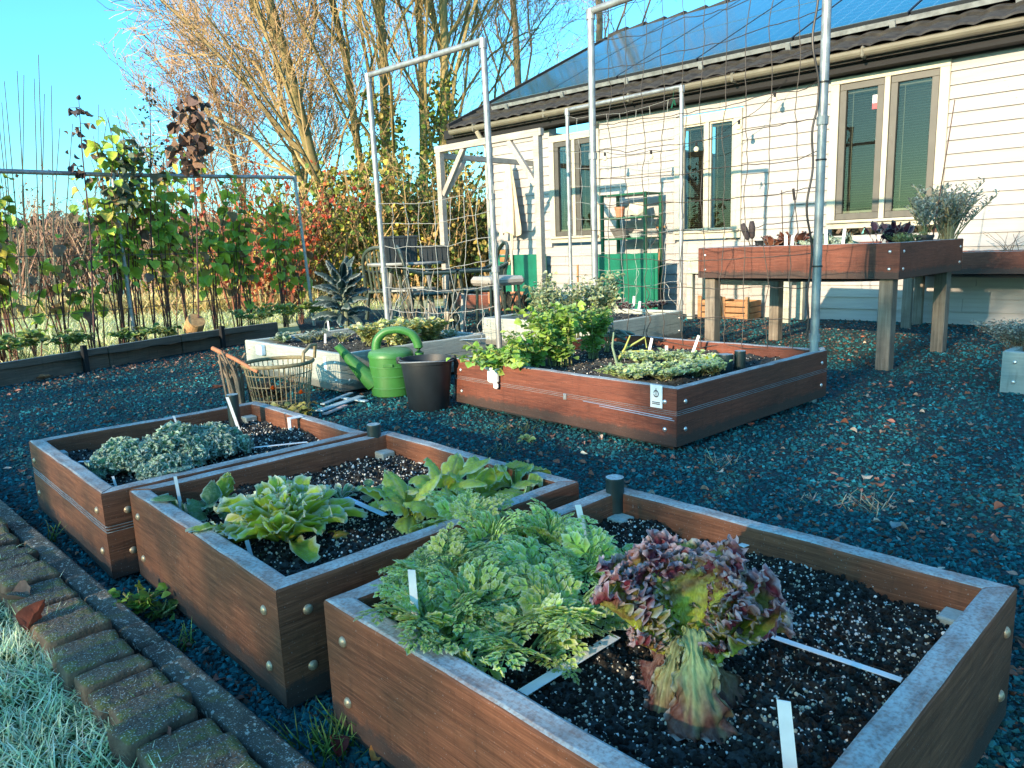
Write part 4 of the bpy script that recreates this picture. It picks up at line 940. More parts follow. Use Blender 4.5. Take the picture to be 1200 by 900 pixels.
m = MB(); m.box((0, -.02, .0), (.075, .035, .075), ch=.012); m.box((.0, -.02, .04), (.09, .04, .012), ch=.003); m.box((.02, -.02, -.05), (.03, .02, .03), ch=.006); tag(m.build('hanging_pot', M_WHITE, loc=onfront(B4, .36, .215), rz=B4.yaw), 'white plastic holder hanging on the front board under the bush', 'holder')
m = MB(); m.box((0, -.02, 0), (.085, .04, .075), ch=.008); tag(m.build('box_label', M_BLUEW, loc=onfront(G1, .30, .215), rz=G1.yaw), 'pale blue box hooked to the front of the grey planter', 'holder')
m = MB(); m.box((0, -.003, 0), (.035, .004, .09), ch=.001); tag(m.build('name_plate', M_WHITE, loc=onfront(G1, 1.18, .19), rz=G1.yaw), 'narrow white tag on the front of the grey planter', 'plate')
m = MB(); m.tube([onfront(B4, .98, .160, .004), onfront(B4, 1.16, .158, .006), onfront(B4, 1.48, .150, .004)], .002, 5); m.tube([onfront(B4, 1.08, .150, .004), onfront(B4, 1.3, .146, .006), onfront(B4, 1.49, .142, .004)], .002, 5); tag(m.build('wire', M_BOLTS), 'shiny wire stretched along the groove of the red-brown planter', 'wire')
# ------------------------------------------------------------------ kerb, brick row, grass, gravel, fallen leaves
KZ = .055
R0, R1 = at(0, 583, KZ), at(365, 892, KZ); Lf = at(171, 768, KZ)
KD = (R1 - R0) / np.linalg.norm(R1 - R0); KN = np.array([KD[1], -KD[0], 0]);      # KN points from the kerb to the lawn
if (Lf - R0) @ KN < 0: KN = -KN
KW = (Lf - R0) @ KN; KYAW = math.atan2(KD[1], KD[0])
m, nt, b = nmat('lichen_concrete')
n1 = noise(nt, 9, 6); n2 = noise(nt, 75, 5, rough=.7); n3 = noise(nt, 24, 3)
c = ramp(nt, n1, [(.3, (.040, .036, .028)), (.7, (.14, .12, .085))])
c = mix(nt, ramp(nt, n2, [(.57, (0, 0, 0)), (.61, (1, 1, 1))]), c, (.46, .44, .36))
c = mix(nt, math_(nt, 'MULTIPLY', ramp(nt, n3, [(.60, (0, 0, 0)), (.70, (1, 1, 1))]), .6), c, (.16, .13, .035))
c = mix(nt, math_(nt, 'MULTIPLY', upmask(nt, .5, 1), ramp(nt, noise(nt, 300, 2), [(.62, (0, 0, 0)), (.68, (.7, .7, .7))])), c, (.5, .6, .6))
nt.links.new(c, b.inputs['Base Color']); b.inputs['Roughness'].default_value = .9; bump(nt, b, noise(nt, 120, 5), .8, .004); M_CONC = m
def mossy(name, c1, c2, moss):
    m, nt, b = nmat(name); n1 = noise(nt, 14, 6, coord='Object'); n2 = noise(nt, 22, 5)
    oi = N(nt, 'ShaderNodeObjectInfo')
    c = ramp(nt, n1, [(.3, c1), (.7, c2)])
    c = mix(nt, 1.0, c, ramp(nt, oi.outputs['Random'], [(0, (.65, .72, .75)), (1, (1.3, 1.15, 1.0))]), 'MULTIPLY')
    c = mix(nt, math_(nt, 'MULTIPLY', math_(nt, 'MULTIPLY', ramp(nt, n2, [(.48, (0, 0, 0)), (.60, (1, 1, 1))]), upmask(nt, .3, .9)), moss), c, (.115, .12, .022))
    c = mix(nt, math_(nt, 'MULTIPLY', upmask(nt, .3, 1), ramp(nt, noise(nt, 260, 2), [(.60, (0, 0, 0)), (.66, (.8, .8, .8))])), c, (.42, .48, .45))
    nt.links.new(c, b.inputs['Base Color']); b.inputs['Roughness'].default_value = .95; bump(nt, b, noise(nt, 90, 5), 1.0, .006); return m
M_BRICK = mossy('mossy_brick', (.055, .042, .030), (.165, .120, .085), .75)
def rough_block(sx, sy, sz, ch, amp, seed, n=10):
    bm = bmesh.new(); bmesh.ops.create_cube(bm, size=1); bmesh.ops.subdivide_edges(bm, edges=bm.edges[:], cuts=n, use_grid_fill=True)
    for v in bm.verts:
        p = np.array(v.co) * [sx, sy, sz]; q = np.clip(p, -np.array([sx, sy, sz]) / 2 + ch, np.array([sx, sy, sz]) / 2 - ch); d = p - q; L = np.linalg.norm(d)
        if L > 1e-9: p = q + d / L * ch
        k = (fbm((p[0] + p[2]) * 18 + seed * 3, p[1] * 18 + seed, seed % 5) - .45) * amp + (fbm((p[0] - p[2]) * 60 + seed, p[1] * 60, (seed + 1) % 5, 2) - .4) * amp * .5
        nrm = d / L if L > 1e-9 else np.array([0, 0, 1.]); v.co = Vector(p + nrm * k)
    me = bpy.data.meshes.new('block'); bm.to_mesh(me); bm.free()
    for p in me.polygons: p.use_smooth = True
    return me
import bmesh
def kt(px, py): return (at(px, py, KZ) - R0) @ KD
joints = [-1.25, kt(36, 616), kt(188, 752), kt(188, 752) + (kt(188, 752) - kt(36, 616)) * 1.0, kt(188, 752) + (kt(188, 752) - kt(36, 616)) * 2]
names = ['concrete kerb stone at the far end of the kerb, next to the grooved planter', 'speckled concrete kerb stone between the two joints, before the middle planter', 'concrete kerb stone nearest, running along the nearest planter', 'concrete kerb stone past the nearest planter corner']
for k in range(3):
    L = joints[k + 1] - joints[k] - .008; me = rough_block(L, KW, .14, .009, .0035, k + 1, 16); me.materials.append(M_CONC); me.name = 'kerb_stone'
    o = link('kerb_stone', me); o.location = R0 + KD * (joints[k] + L / 2) + KN * KW / 2 + np.array([0, 0, -.07 + .002 * k]); o.rotation_euler = (0, 0, KYAW); tag(o, names[k], 'kerb stone', 'concrete kerb along the gravel')
# earth below the bricks and the grass
M_EARTH = pm('dark_earth', (.030, .022, .015), .95, 0, .4, 30, .8, 80, col2=(.06, .05, .025), spec=.1)
e = MB(); a = R0 + KN * KW; e.add(np.array([a - KD * 3.4, a + KD * 2.5, a + KD * 2.5 + KN * 3.2, a - KD * 3.4 + KN * 3.2]) * [1, 1, 0] + [0, 0, .004], [(0, 1, 2, 3)] if np.cross(KD, KN)[2] > 0 else [(3, 2, 1, 0)])
tag(e.build('earth_bed', M_EARTH), kind='structure')
bricks = [rough_block(.080, .128, .07, .007, .007, 20 + k, 9) for k in range(6)]
for b_ in bricks: b_.materials.append(M_BRICK); b_.name = 'brick'
rs = np.random.default_rng(21); t = -.9; k = 0
while t < 2.75:
    o = link('brick', bricks[k % 6]); s = rs.uniform(.9, 1.06); w_ = .080 * s
    o.location = R0 + KD * (t + w_ / 2) + KN * (KW + .078 + rs.normal() * .008) + np.array([0, 0, -.012 + rs.normal() * .005]); o.rotation_euler = (rs.normal() * .04, rs.normal() * .04, KYAW + rs.normal() * .07); o.scale = (s, 1, 1)
    tag(o, 'weathered mossy brick in the row between the kerb and the grass', 'brick', 'bricks laid along the kerb'); t += w_ + rs.uniform(.001, .007); k += 1
# grass
def blade(n=5, bend=.9, w=.0016):
    t = np.linspace(0, 1, n); ang = PI / 2 - bend * t ** 1.4; x = np.concatenate([[0], np.cumsum(np.cos(ang[1:]) / (n - 1))]); z = np.concatenate([[0], np.cumsum(np.sin(ang[1:]) / (n - 1))])
    ww = (1 - t ** 2.2) * 1.0 + .05; V = []; F = []
    for i in range(n): V += [(x[i], -ww[i], z[i]), (x[i], ww[i], z[i])]
    for i in range(n - 1): F.append((2 * i, 2 * i + 1, 2 * i + 3, 2 * i + 2))
    return np.array(V), np.array(F), t.repeat(2)
M_GRASS = vcm('frosted_grass', .6, .25, .2, 40, spec=.25)
def grass_mesh(mb, P, Ls, rs, base, tip, wid=.0017, lean=.5, bends=(.5, .9, 1.4, 1.9)):
    n = len(P); which = rs.integers(0, len(bends), n)
    for k, bd in enumerate(bends):
        s = which == k; q = s.sum()
        if q == 0: continue
        V, Fc, tt = blade(6, bd); az = rs.uniform(0, 2 * PI, q); R = np.zeros((q, 3, 3)); c_, s_ = np.cos(az), np.sin(az); L = Ls[s]; wd = wid * rs.uniform(.7, 1.4, q)
        R[:, 0, 0] = c_ * L; R[:, 1, 0] = s_ * L; R[:, 0, 1] = -s_ * wd; R[:, 1, 1] = c_ * wd; R[:, 2, 2] = L
        lx, ly = rs.normal(0, lean, (2, q)); R[:, 0, 2] = lx * L; R[:, 1, 2] = ly * L
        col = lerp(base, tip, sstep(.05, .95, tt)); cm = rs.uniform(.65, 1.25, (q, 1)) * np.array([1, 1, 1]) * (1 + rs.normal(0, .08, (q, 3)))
        mb.inst(V, Fc, col, R, P[s], cm)
rs = np.random.default_rng(30); n = 52000
A = rs.uniform(-.7, 2.5, n); Bq = KW + .095 + rs.uniform(0, 1, n) ** 1.2 * 1.25
wob = .045 * (fbm(A * 5, A * 0 + 1, 1) - .4) * 2
P = R0 * [1, 1, 0] + KD * A[:, None] + KN * (Bq + wob)[:, None]; P[:, 2] = .0 + .02 * fbm(P[:, 0] * 6, P[:, 1] * 6, 2)
g = MB(); clump = fbm(P[:, 0] * 14, P[:, 1] * 14, 4)
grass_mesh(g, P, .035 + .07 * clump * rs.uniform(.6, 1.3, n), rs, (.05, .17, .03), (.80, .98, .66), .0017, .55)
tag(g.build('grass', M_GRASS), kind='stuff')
# taller green tufts
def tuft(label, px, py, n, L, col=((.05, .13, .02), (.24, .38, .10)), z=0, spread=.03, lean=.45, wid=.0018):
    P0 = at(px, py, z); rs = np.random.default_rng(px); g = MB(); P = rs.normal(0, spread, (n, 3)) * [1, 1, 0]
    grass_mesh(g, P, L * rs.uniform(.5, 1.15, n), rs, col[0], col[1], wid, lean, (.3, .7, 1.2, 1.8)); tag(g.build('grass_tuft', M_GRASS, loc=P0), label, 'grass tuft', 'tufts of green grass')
tuft('bright green grass tuft between kerb and the nearest planter corner', 385, 880, 90, .075, spread=.028)
tuft('small grass tuft on the gravel before the middle planter', 216, 762, 16, .06, spread=.012)
tuft('thin grass tuft at the foot of the grooved planter', 62, 634, 8, .09, spread=.01, lean=.7)
tuft('green grass tuft growing between the bricks, nearer one', 135, 845, 60, .085, spread=.035)
tuft('grass sprig at the kerb joint by the far bricks', 18, 650, 24, .05, spread=.02)
tuft('frosty dry grass tuft on the gravel beside the far board of the nearest planter', 1020, 596, 40, .05, ((.2, .2, .12), (.5, .52, .42)), spread=.035, lean=.9)
tuft('dry grass tuft on the gravel right of the red-brown planter corner', 845, 545, 26, .05, ((.2, .2, .12), (.5, .52, .42)), spread=.03, lean=.9)
tuft('low olive grass tuft on the gravel before the red-brown planter', 600, 505, 60, .045, ((.06, .09, .03), (.22, .26, .12)), spread=.05, lean=.8)
tuft('olive grass tuft on the gravel nearer than the others before the red-brown planter', 585, 530, 40, .04, ((.06, .09, .03), (.25, .28, .15)), spread=.05, lean=.8)
tuft('wispy dry grass tuft at the right of the gravel', 950, 590, 24, .04, ((.2, .2, .12), (.45, .47, .4)), spread=.03, lean=1)

# gravel grains
rs = np.random.default_rng(40); n = 170000
r_ = np.exp(rs.uniform(math.log(1.0), math.log(11.0), n)); a_ = rs.uniform(math.radians(33), math.radians(138), n); X = r_ * np.cos(a_); Y = r_ * np.sin(a_)
ok = ((np.stack([X, Y, 0 * X], 1) - R0) @ KN < -.012)
BA, BB, BC = at(-120, 476)[:2], at(130, 430)[:2], at(285, 404)[:2]
def right_of(P, Q): return (Q[0] - P[0]) * (Y - P[1]) - (Q[1] - P[1]) * (X - P[0]) < 0
ok &= right_of(BA, BB) & (right_of(BB, BC) | (Y > 8.0)) & ((np.stack([X, Y, 0 * X], 1) @ HN) > HW + .02)
for bd in (B1, B2, B3, B4, G1, G2):
    q = (np.stack([X, Y, 0 * X], 1) - bd.L) @ bd.R; ok &= ~((q[:, 0] > .06) & (q[:, 0] < bd.a - .06) & (q[:, 1] > .06) & (q[:, 1] < bd.b - .06))
X, Y, r_ = X[ok], Y[ok], r_[ok]; n = len(X)
sc = rs.uniform(.0042, .0088, n) * (1 + .09 * np.maximum(r_ - 2.0, 0)) * rs.choice([.7, 1, 1.3], n)
R = frames(rs.normal(size=(n, 3)) * [1, 1, .4], rs.uniform(0, 6.28, n)) * (sc[:, None, None] * np.stack([rs.uniform(.8, 1.5, n), rs.uniform(.7, 1.1, n), rs.uniform(.4, .8, n)], 1)[:, None, :])
cv = np.array([[.015, .112, .128]]) * rs.lognormal(0, .4, (n, 1)) * (.45 + 1.15 * fbm(X * 1.3, Y * 1.3, 3))[:, None]; 
brown = rs.random(n) < .10 + .28 * sstep(4.6, 6.5, Y); cv[brown] = np.array([.085, .055, .040]) * rs.uniform(.5, 1.6, (brown.sum(), 1)); pale = rs.random(n) < .02; cv[pale] = np.array([.20, .21, .20]) * rs.uniform(.5, 1.3, (pale.sum(), 1))
gm = MB(); Z = rs.uniform(-.001, .004, n); gm.inst(_o * np.random.default_rng(1).uniform(.7, 1.2, (6, 1)), _of, np.ones((6, 3)), R, np.stack([X, Y, Z], 1), cv)
tag(gm.build('gravel', M_CHIP), kind='stuff')
# leaf litter
def leaf_tmpl(nu=5, nv=3, cup=.25, curl=.5, seed=0):
    rs = np.random.default_rng(seed); t = np.linspace(0, 1, nu); s = np.linspace(-1, 1, nv); T, S_ = np.meshgrid(t, s, indexing='ij')
    w_ = np.sin(np.clip(T * .97 + .02, 0, 1) ** .8 * PI) * .36
    Z = cup * np.abs(S_) ** 1.5 * w_ * 2 + curl * (T - .5) ** 2 + rs.normal(0, .03, T.shape)
    i, j = np.meshgrid(np.arange(nu - 1), np.arange(nv - 1), indexing='ij'); i = i.ravel(); j = j.ravel()
    return np.stack([T, S_ * w_ + rs.normal(0, .02, T.shape), Z], -1).reshape(-1, 3), np.stack([i * nv + j, (i + 1) * nv + j, (i + 1) * nv + j + 1, i * nv + j + 1], 1)
LT = [leaf_tmpl(seed=s, cup=c, curl=q) for s, c, q in ((0, .25, .5), (1, .6, -.3), (2, -.2, .9))]
rs = np.random.default_rng(44); lm = MB()
def yard_pts(n, rs, r0=1.2, r1=10):
    r_ = np.exp(rs.uniform(math.log(r0), math.log(r1), n)); a_ = rs.uniform(math.radians(50), math.radians(136), n); X = r_ * np.cos(a_); Y = r_ * np.sin(a_); P = np.stack([X, Y, 0 * X], 1)
    ok = ((P - R0) @ KN < -.03) & ((P @ HN) > HW + .1) & ((BB[0] - BA[0]) * (Y - BA[1]) - (BB[1] - BA[1]) * (X - BA[0]) < -.05)
    ok &= ((BC[0] - BB[0]) * (Y - BB[1]) - (BC[1] - BB[1]) * (X - BB[0]) < -.05) | (Y > 8.2)
    for bd in (B1, B2, B3, B4, G1, G2): q = (P - bd.L) @ bd.R; ok &= ~((q[:, 0] > -.02) & (q[:, 0] < bd.a + .02) & (q[:, 1] > -.02) & (q[:, 1] < bd.b + .02))
    return P[ok]
LC = np.array([[.20, .075, .045], [.26, .15, .10], [.14, .07, .05], [.30, .12, .08], [.34, .27, .21], [.22, .12, .09]])
P = yard_pts(3400, rs, 1.4, 11); extra = []
for k in range(420):      # drift along the border board
    f = rs.random(); q = np.array(BA) * (1 - f) + np.array(BC) * f; q = q + np.array([.80, -.55]) * abs(rs.normal()) * .35; extra.append((q[0], q[1], 0))
for k in range(260): q = onwall(-rs.uniform(1.2, 5.5), abs(rs.normal()) * .9 + .1); extra.append(q)
P = np.concatenate([P, np.array(extra)]); n = len(P)
for k in range(3):
    s = np.arange(n) % 3 == k; q = s.sum(); az = rs.uniform(0, 6.28, q); d = np.stack([np.cos(az), np.sin(az), rs.normal(0, .15, q)], 1)
    R = frames(d, rs.normal(0, .3, q)) * (rs.uniform(.008, .034, q) * rs.choice([.6, 1, 1.2], q))[:, None, None]
    lm.inst(LT[k][0], LT[k][1], np.ones((15, 3)), R, P[s] + [0, 0, .007], LC[rs.integers(0, 6, q)] * rs.uniform(.8, 2.2, (q, 1)))
tag(lm.build('leaf_litter', M_DRY), kind='stuff')
def big_leaf(label, px, py, L, col, z=.008, az=None, k=0, tilt=.1, group='single fallen leaves'):
    P = at(px, py, z); rs = np.random.default_rng(px * 7 + py); m = MB(); V, Fc = leaf_tmpl(9, 7, .35 if k == 0 else .7, .4, px)
    az = rs.uniform(0, 6.28) if az is None else az; d = np.array([[math.cos(az), math.sin(az), tilt]]); R = frames(d, np.array([rs.normal() * .2]))[0] * L
    m.add(V @ R.T, Fc, np.array(col) * rs.uniform(.85, 1.15, (len(V), 1))); tag(m.build('fallen_leaf', M_DRY, loc=P, smooth=True), label, 'leaf', group)
for a in (('large russet leaf standing in the grass beside the bricks', 38, 742, .075, (.20, .06, .035), .05, 1.2, 1, 1.2), ('curled brown leaf lying on the bricks at the photo edge', 12, 705, .085, (.20, .12, .09), .05, -.4, 1, .15),
          ('dark brown leaf in the grass close to the near bricks', 165, 885, .06, (.10, .045, .035), .04, .5, 1, .3), ('purple-brown folded leaf between grass and nearest bricks', 190, 880, .05, (.17, .085, .075), .045, 2.0, 1, .8),
          ('brown leaf tucked between two bricks', 75, 785, .05, (.12, .05, .035), .03, .2, 1, .3), ('brown leaf lying in the middle planter beside the blue label', 446, 599, .045, (.09, .045, .03), .228, .5, 1, .5),
          ('orange leaf at the foot of the nearest planter', 437, 893, .05, (.50, .20, .05), .01, .8, 0, .5), ('wine-red leaves below the grass tuft at the planter corner', 395, 890, .05, (.15, .03, .025), .01, 2, 1, .3),
          ('reddish leaf lying on the gravel in front of the large planter', 656, 543, .035, (.36, .13, .08), .01), ('pale greenish leaf on the gravel left of the dark pipe', 680, 532, .035, (.45, .52, .48), .012),
          ('large pale leaf lying on the gravel near the cane', 265, 436, .10, (.36, .30, .26), .012, .1), ('red-brown leaf lying on the gravel left of the basket', 248, 456, .09, (.30, .12, .09), .012, .1),
          ('grey-blue leaf on the gravel right of the planter', 1045, 620, .045, (.24, .29, .30), .012, .6), ('small red leaf on the open gravel at right', 880, 500, .045, (.33, .11, .07), .012, 1.2),
          ('orange-brown leaf at the border board under the strawberries', 43, 445, .11, (.36, .15, .07), .012, .4), ('pale leaf curled at the border board near the tree slice', 225, 405, .16, (.33, .35, .33), .03, .3, 1)): big_leaf(*a)

# ------------------------------------------------------------------ border board, stakes, tree slice
M_BORD = wood('old_border_board', (.07, .055, .04), (.17, .13, .10), .4)
for k, (a, c, lab) in enumerate(((BA, BB, 'old border board along the gravel below the strawberry leaves'), (BB, np.array(at(215, 414)[:2]), 'short border board at the middle of the cane row'), (np.array(at(215, 414)[:2]), BC + (BC - BB) * .35, 'border board ending behind the grey planter, under the tree slice'))):
    d = np.array(c) - np.array(a); L = np.linalg.norm(d); ya = math.atan2(d[1], d[0]); m = MB(); m.box((L / 2, .02, .085), (L - .01, .032, .18), ch=.004)
    tag(m.build('border_board', M_BORD, loc=(a[0], a[1], .002 * k), rz=ya), lab, 'border board', 'boards edging the cane border')
for px, py, lab in ((102, 436, 'dark square stake holding the left border board'), (262, 408, 'dark square stake at the far border board')):
    m = MB(); m.box((0, 0, .11), (.04, .04, .22), ch=.004); P = at(px, py); tag(m.build('stake', M_BLACKP, loc=P, rz=1.0), lab, 'stake', 'stakes at the border boards')
m = MB(); m.lathe([(.001, -.09), (.085, -.09), (.09, -.08), (.094, 0), (.09, .08), (.085, .09), (.001, .09)], 24); P = dep(228, 385, 7.6)
o = m.build('tree_slice', pm('cut_wood', (.38, .23, .10), .85, 0, .35, 30, .5), loc=(P[0], P[1], .20)); o.rotation_euler = (.75, .3, .5); tag(o, 'orange-brown slice of tree trunk lying in the cane border', 'log')
# earth mound of the border
eb = MB(); u = np.linspace(0, 1, 40); v = np.linspace(0, 1, 12); U, V_ = np.meshgrid(u, v, indexing='ij'); BCx = np.array(BC) + (np.array(BC) - np.array(BB)) * .35
Lb = np.array(BA)[None, None] * (1 - U[..., None]) + BCx * U[..., None]; nb = np.array([-.86, .50]); Pq = Lb + nb * (V_[..., None] * 1.0 + .03)
Z = .13 * (1 - V_) ** 1.2 + .03 * fbm(U * 30, V_ * 8, 2) * (1 - V_) - .02
i, j = np.meshgrid(np.arange(39), np.arange(11), indexing='ij'); i = i.ravel(); j = j.ravel()
eb.add(np.concatenate([Pq, Z[..., None]], -1).reshape(-1, 3), np.stack([i * 12 + j, (i + 1) * 12 + j, (i + 1) * 12 + j + 1, i * 12 + j + 1], 1)[:, ::-1]); tag(eb.build('border_earth', M_EARTH), kind='structure')
# ------------------------------------------------------------------ leaves and plants
def sheet(L, W, nu=12, nv=9, a0=.9, a1=-1.2, cup=.1, ruf=0., rf=6, ruf2=0., rf2=17, puck=0., pf=14, prof=None, seed=0, vein=0., pw=2.2, tipruf=1.0, fold=0., curlpow=1.3):
    r = np.random.default_rng(seed); t = np.linspace(0, 1, nu); s = np.linspace(-1, 1, nv)
    th = a0 + a1 * t ** curlpow; st = L / (nu - 1)
    mx = np.concatenate([[0], np.cumsum(np.cos(th[:-1]) * st)]); mz = np.concatenate([[0], np.cumsum(np.sin(th[:-1]) * st)])
    T, S_ = np.meshgrid(t, s, indexing='ij'); w = (prof(t) if prof else np.sin(np.clip(t, .02, .98) ** .75 * PI) ** .8) * W / 2
    edge = np.clip(np.maximum(np.abs(S_), sstep(.72, 1.0, T) * tipruf), 0, 1); ph = r.uniform(0, 6.28, 6)
    q = T * rf + np.sign(S_) * .3 + np.abs(S_) * .25 * rf * sstep(.6, 1, T) * np.sign(S_)
    nz = cup * S_ ** 2 * w[:, None] * 2 + ruf * edge ** pw * np.sin(2 * PI * q + ph[0] + np.sign(S_) * ph[1]) + ruf2 * edge ** pw * np.sin(2 * PI * (T * rf2 + S_ * rf2 * .45) + ph[2])
    nz = nz + puck * (np.abs(np.sin(T * pf * PI + np.abs(S_) * 2.2)) * np.abs(np.sin(S_ * pf * .28 * PI + ph[4])) - .35) - vein * np.exp(-(S_ / .12) ** 2) + fold * np.abs(S_) * w[:, None]
    dy = ruf * .6 * edge ** pw * np.cos(2 * PI * q + ph[3]) + ruf2 * .7 * edge ** pw * np.cos(2 * PI * (T * rf2 - S_ * rf2 * .3) + ph[5])
    dx = ruf2 * .6 * edge ** pw * np.sin(2 * PI * (T * rf2 * .8 + S_ * rf2 * .6) + ph[1])
    c_, s2 = np.cos(th)[:, None], np.sin(th)[:, None]
    X = mx[:, None] - s2 * nz + c_ * dx; Z = mz[:, None] + c_ * nz + s2 * dx; Y = S_ * w[:, None] + dy
    i, j = np.meshgrid(np.arange(nu - 1), np.arange(nv - 1), indexing='ij'); i = i.ravel(); j = j.ravel()
    return np.stack([X, Y, Z], -1).reshape(-1, 3), np.stack([i * nv + j, (i + 1) * nv + j, (i + 1) * nv + j + 1, i * nv + j + 1], 1), T.ravel(), S_.ravel(), edge.ravel()
FW_ = np.array([.74, .82, .79])
def frosty(col, edge, lo, hi, k, rs, fc=FW_): return lerp1(col, fc, np.clip(sstep(lo, hi, edge) * k * rs.uniform(.5, 1.15, len(edge)), 0, 1))
def lerp1(a, b, t): return a * (1 - t[:, None]) + np.asarray(b) * t[:, None]
def rosette(name, label, cat, P, n, L, W, colf, rs, a0=(1.3, .25), a1=(-.6, -1.0), group=None, mat=None, inner=.01, part='leaf', roll=.3, az0=None, offs=0., stem=None, lrange=(.75, 1.1), bed=None, **kw):
    o = thing(name, label, cat, P, 0, group); az0 = rs.uniform(0, 6.28) if az0 is None else az0
    for k in range(n):
        f = k / max(1, n - 1); az = az0 + k * 2.39996 + rs.normal() * .12; l = L * (1 - .35 * f if False else rs.uniform(*lrange)) * (1 - .3 * f)
        v, fc, T, S_, ed = sheet(l, W * rs.uniform(.85, 1.1) * (1 - .25 * f), a0=a0[1] + (a0[0] - a0[1]) * f + rs.normal() * .12, a1=a1[1] + (a1[0] - a1[1]) * f + rs.normal() * .15, seed=int(rs.integers(1e9)), **kw)
        R = rotz(az) @ rotx(rs.normal() * roll); v = v @ R.T + np.array([math.cos(az), math.sin(az), 0]) * inner * (1 - f) + [0, 0, .004 + .012 * f]
        if offs: v = v + rs.normal(0, offs, 3) * [1, 1, 0]
        if bed is None:
            for bb in (B1, B2, B3):
                qq = (np.asarray(P) - bb.L) @ bb.R
                if 0 < qq[0] < bb.a and 0 < qq[1] < bb.b: bed = bb
        if bed is not None: v = clampbed(v, np.asarray(P), bed)
        m = MB(); m.add(v, fc, colf(T, S_, ed, rs, f)); m.build(part, mat or M_LEAFF, o, smooth=True)
    if stem: m = MB(); m.tube([(0, 0, -.03), (0, 0, stem)], [.014, .008], 8, col=(.30, .34, .16)); m.build('stalk', M_STEM, o)
    return o

def clampbed(v, P, bd, t=.045, rim=.272):      # leaves lie over the boards, never through them
    q = (v + P - bd.L) @ bd.R
    for ax, hi in ((0, bd.a), (1, bd.b)):
        for s_ in (0, 1):
            d = q[:, ax] if s_ == 0 else hi - q[:, ax]; fl = np.where(d > -.012, rim, rim - (-.012 - d) * 2.2); m = (d < t + .012) & (q[:, 2] < fl); q[m, 2] = fl[m] + .003 * np.sin(np.arange(m.sum()) * 1.7)
    return q @ bd.R.T + bd.L - P
# --- carrot leaves: feathery fronds built once, placed many times
def frond_tmpl(seed, L=1.0):
    rs = np.random.default_rng(seed); m = MB(); n = 10; t = np.linspace(0, 1, n); th = .95 - 1.45 * t ** 1.25
    x = np.concatenate([[0], np.cumsum(np.cos(th[:-1]))]) / (n - 1) * L; z = np.concatenate([[0], np.cumsum(np.sin(th[:-1]))]) / (n - 1) * L
    mid = np.stack([x, .03 * np.sin(t * 5 + seed), z], 1); gre = np.array([.50, .70, .085])
    def lobe(p, d, up, l, w_):
        d = d / np.linalg.norm(d); sd = np.cross(up, d); sd /= np.linalg.norm(sd) + 1e-9; nn = np.cross(d, sd)
        V = [p, p + d * l * .5 + sd * w_ + nn * .12 * w_ * 2, p + d * l * .55 - nn * .08 * w_, p + d * l * .5 - sd * w_ + nn * .12 * w_ * 2, p + d * l]
        e = np.array([.85, .92, .74]); g = gre * rs.uniform(.7, 1.25); c = np.array([g, lerp1(g[None], e, np.array([.30]))[0], g * .75, lerp1(g[None], e, np.array([.30]))[0], lerp1(g[None], e, np.array([.85]))[0]])
        m.add(V, np.array([(0, 2, 1, 1), (0, 3, 2, 2), (2, 4, 1, 1), (3, 4, 2, 2)])[:, :3], c)
    def leaflet(p, d, up, l):
        d = d / np.linalg.norm(d); sd = np.cross(up, d); sd /= np.linalg.norm(sd) + 1e-9; droop = np.array([0, 0, -.25])
        for f, k in ((.26, .50), (.60, .48)):
            q = p + d * l * f + droop * l * f * f
            for s_ in (-1, 1):
                dd = d * .75 + sd * s_ * .8 + droop * f; lobe(q, dd, up, l * k, l * .15)
                if f < .7: lobe(q + dd / np.linalg.norm(dd) * l * k * .45, d * .9 + sd * s_ * .25 + droop * f, up, l * k * .55, l * .11)
        lobe(p + d * l * .80 + droop * l * .6, d + droop, up, l * .42, l * .15)
        q = [p, p + d * l * .5 + droop * l * .25 * .5, p + d * l * .9 + droop * l * .75]; m.tube(q, [.006, .005, .003], 3, col=(.16, .32, .12), cap=False)
    for f in np.linspace(.36, .93, 5):
        i = f * (n - 1); a = int(i); fr = i - a; b2 = min(a + 1, n - 1); p = mid[a] * (1 - fr) + mid[b2] * fr; d = mid[b2] - mid[max(a - 1, 0)]; d /= np.linalg.norm(d); up = np.cross(d, np.array([0, 1., 0])); up = -up if up[2] < 0 else up
        for s_ in (-1, 1): leaflet(p, d * .65 + np.array([0, s_ * 1.0, -.05]) + rs.normal(0, .12, 3), up, L * .44 * (1.15 - .72 * f) * rs.uniform(.85, 1.15))
    leaflet(mid[-1], mid[-1] - mid[-2], np.array([.3, 0, 1.]), L * .2)
    m.tube(mid, np.linspace(.016, .006, n), 4, col=(.20, .36, .13), cap=False)
    V = np.concatenate(m.v); C = np.concatenate(m.c); tri = np.concatenate(m.f[3]) if 3 in m.f else np.zeros((0, 3), int); qd = np.concatenate(m.f[4]) if 4 in m.f else np.zeros((0, 4), int)
    return V, np.concatenate([tri, qd[:, [0, 1, 2]], qd[:, [0, 2, 3]]]), C
FRD = [frond_tmpl(s) for s in range(5)]
rs = np.random.default_rng(61)
cars = [(492, 722), (505, 755), (520, 690), (560, 735), (575, 665), (610, 775), (628, 700), (660, 745), (640, 655), (690, 690), (545, 640), (735, 672)]
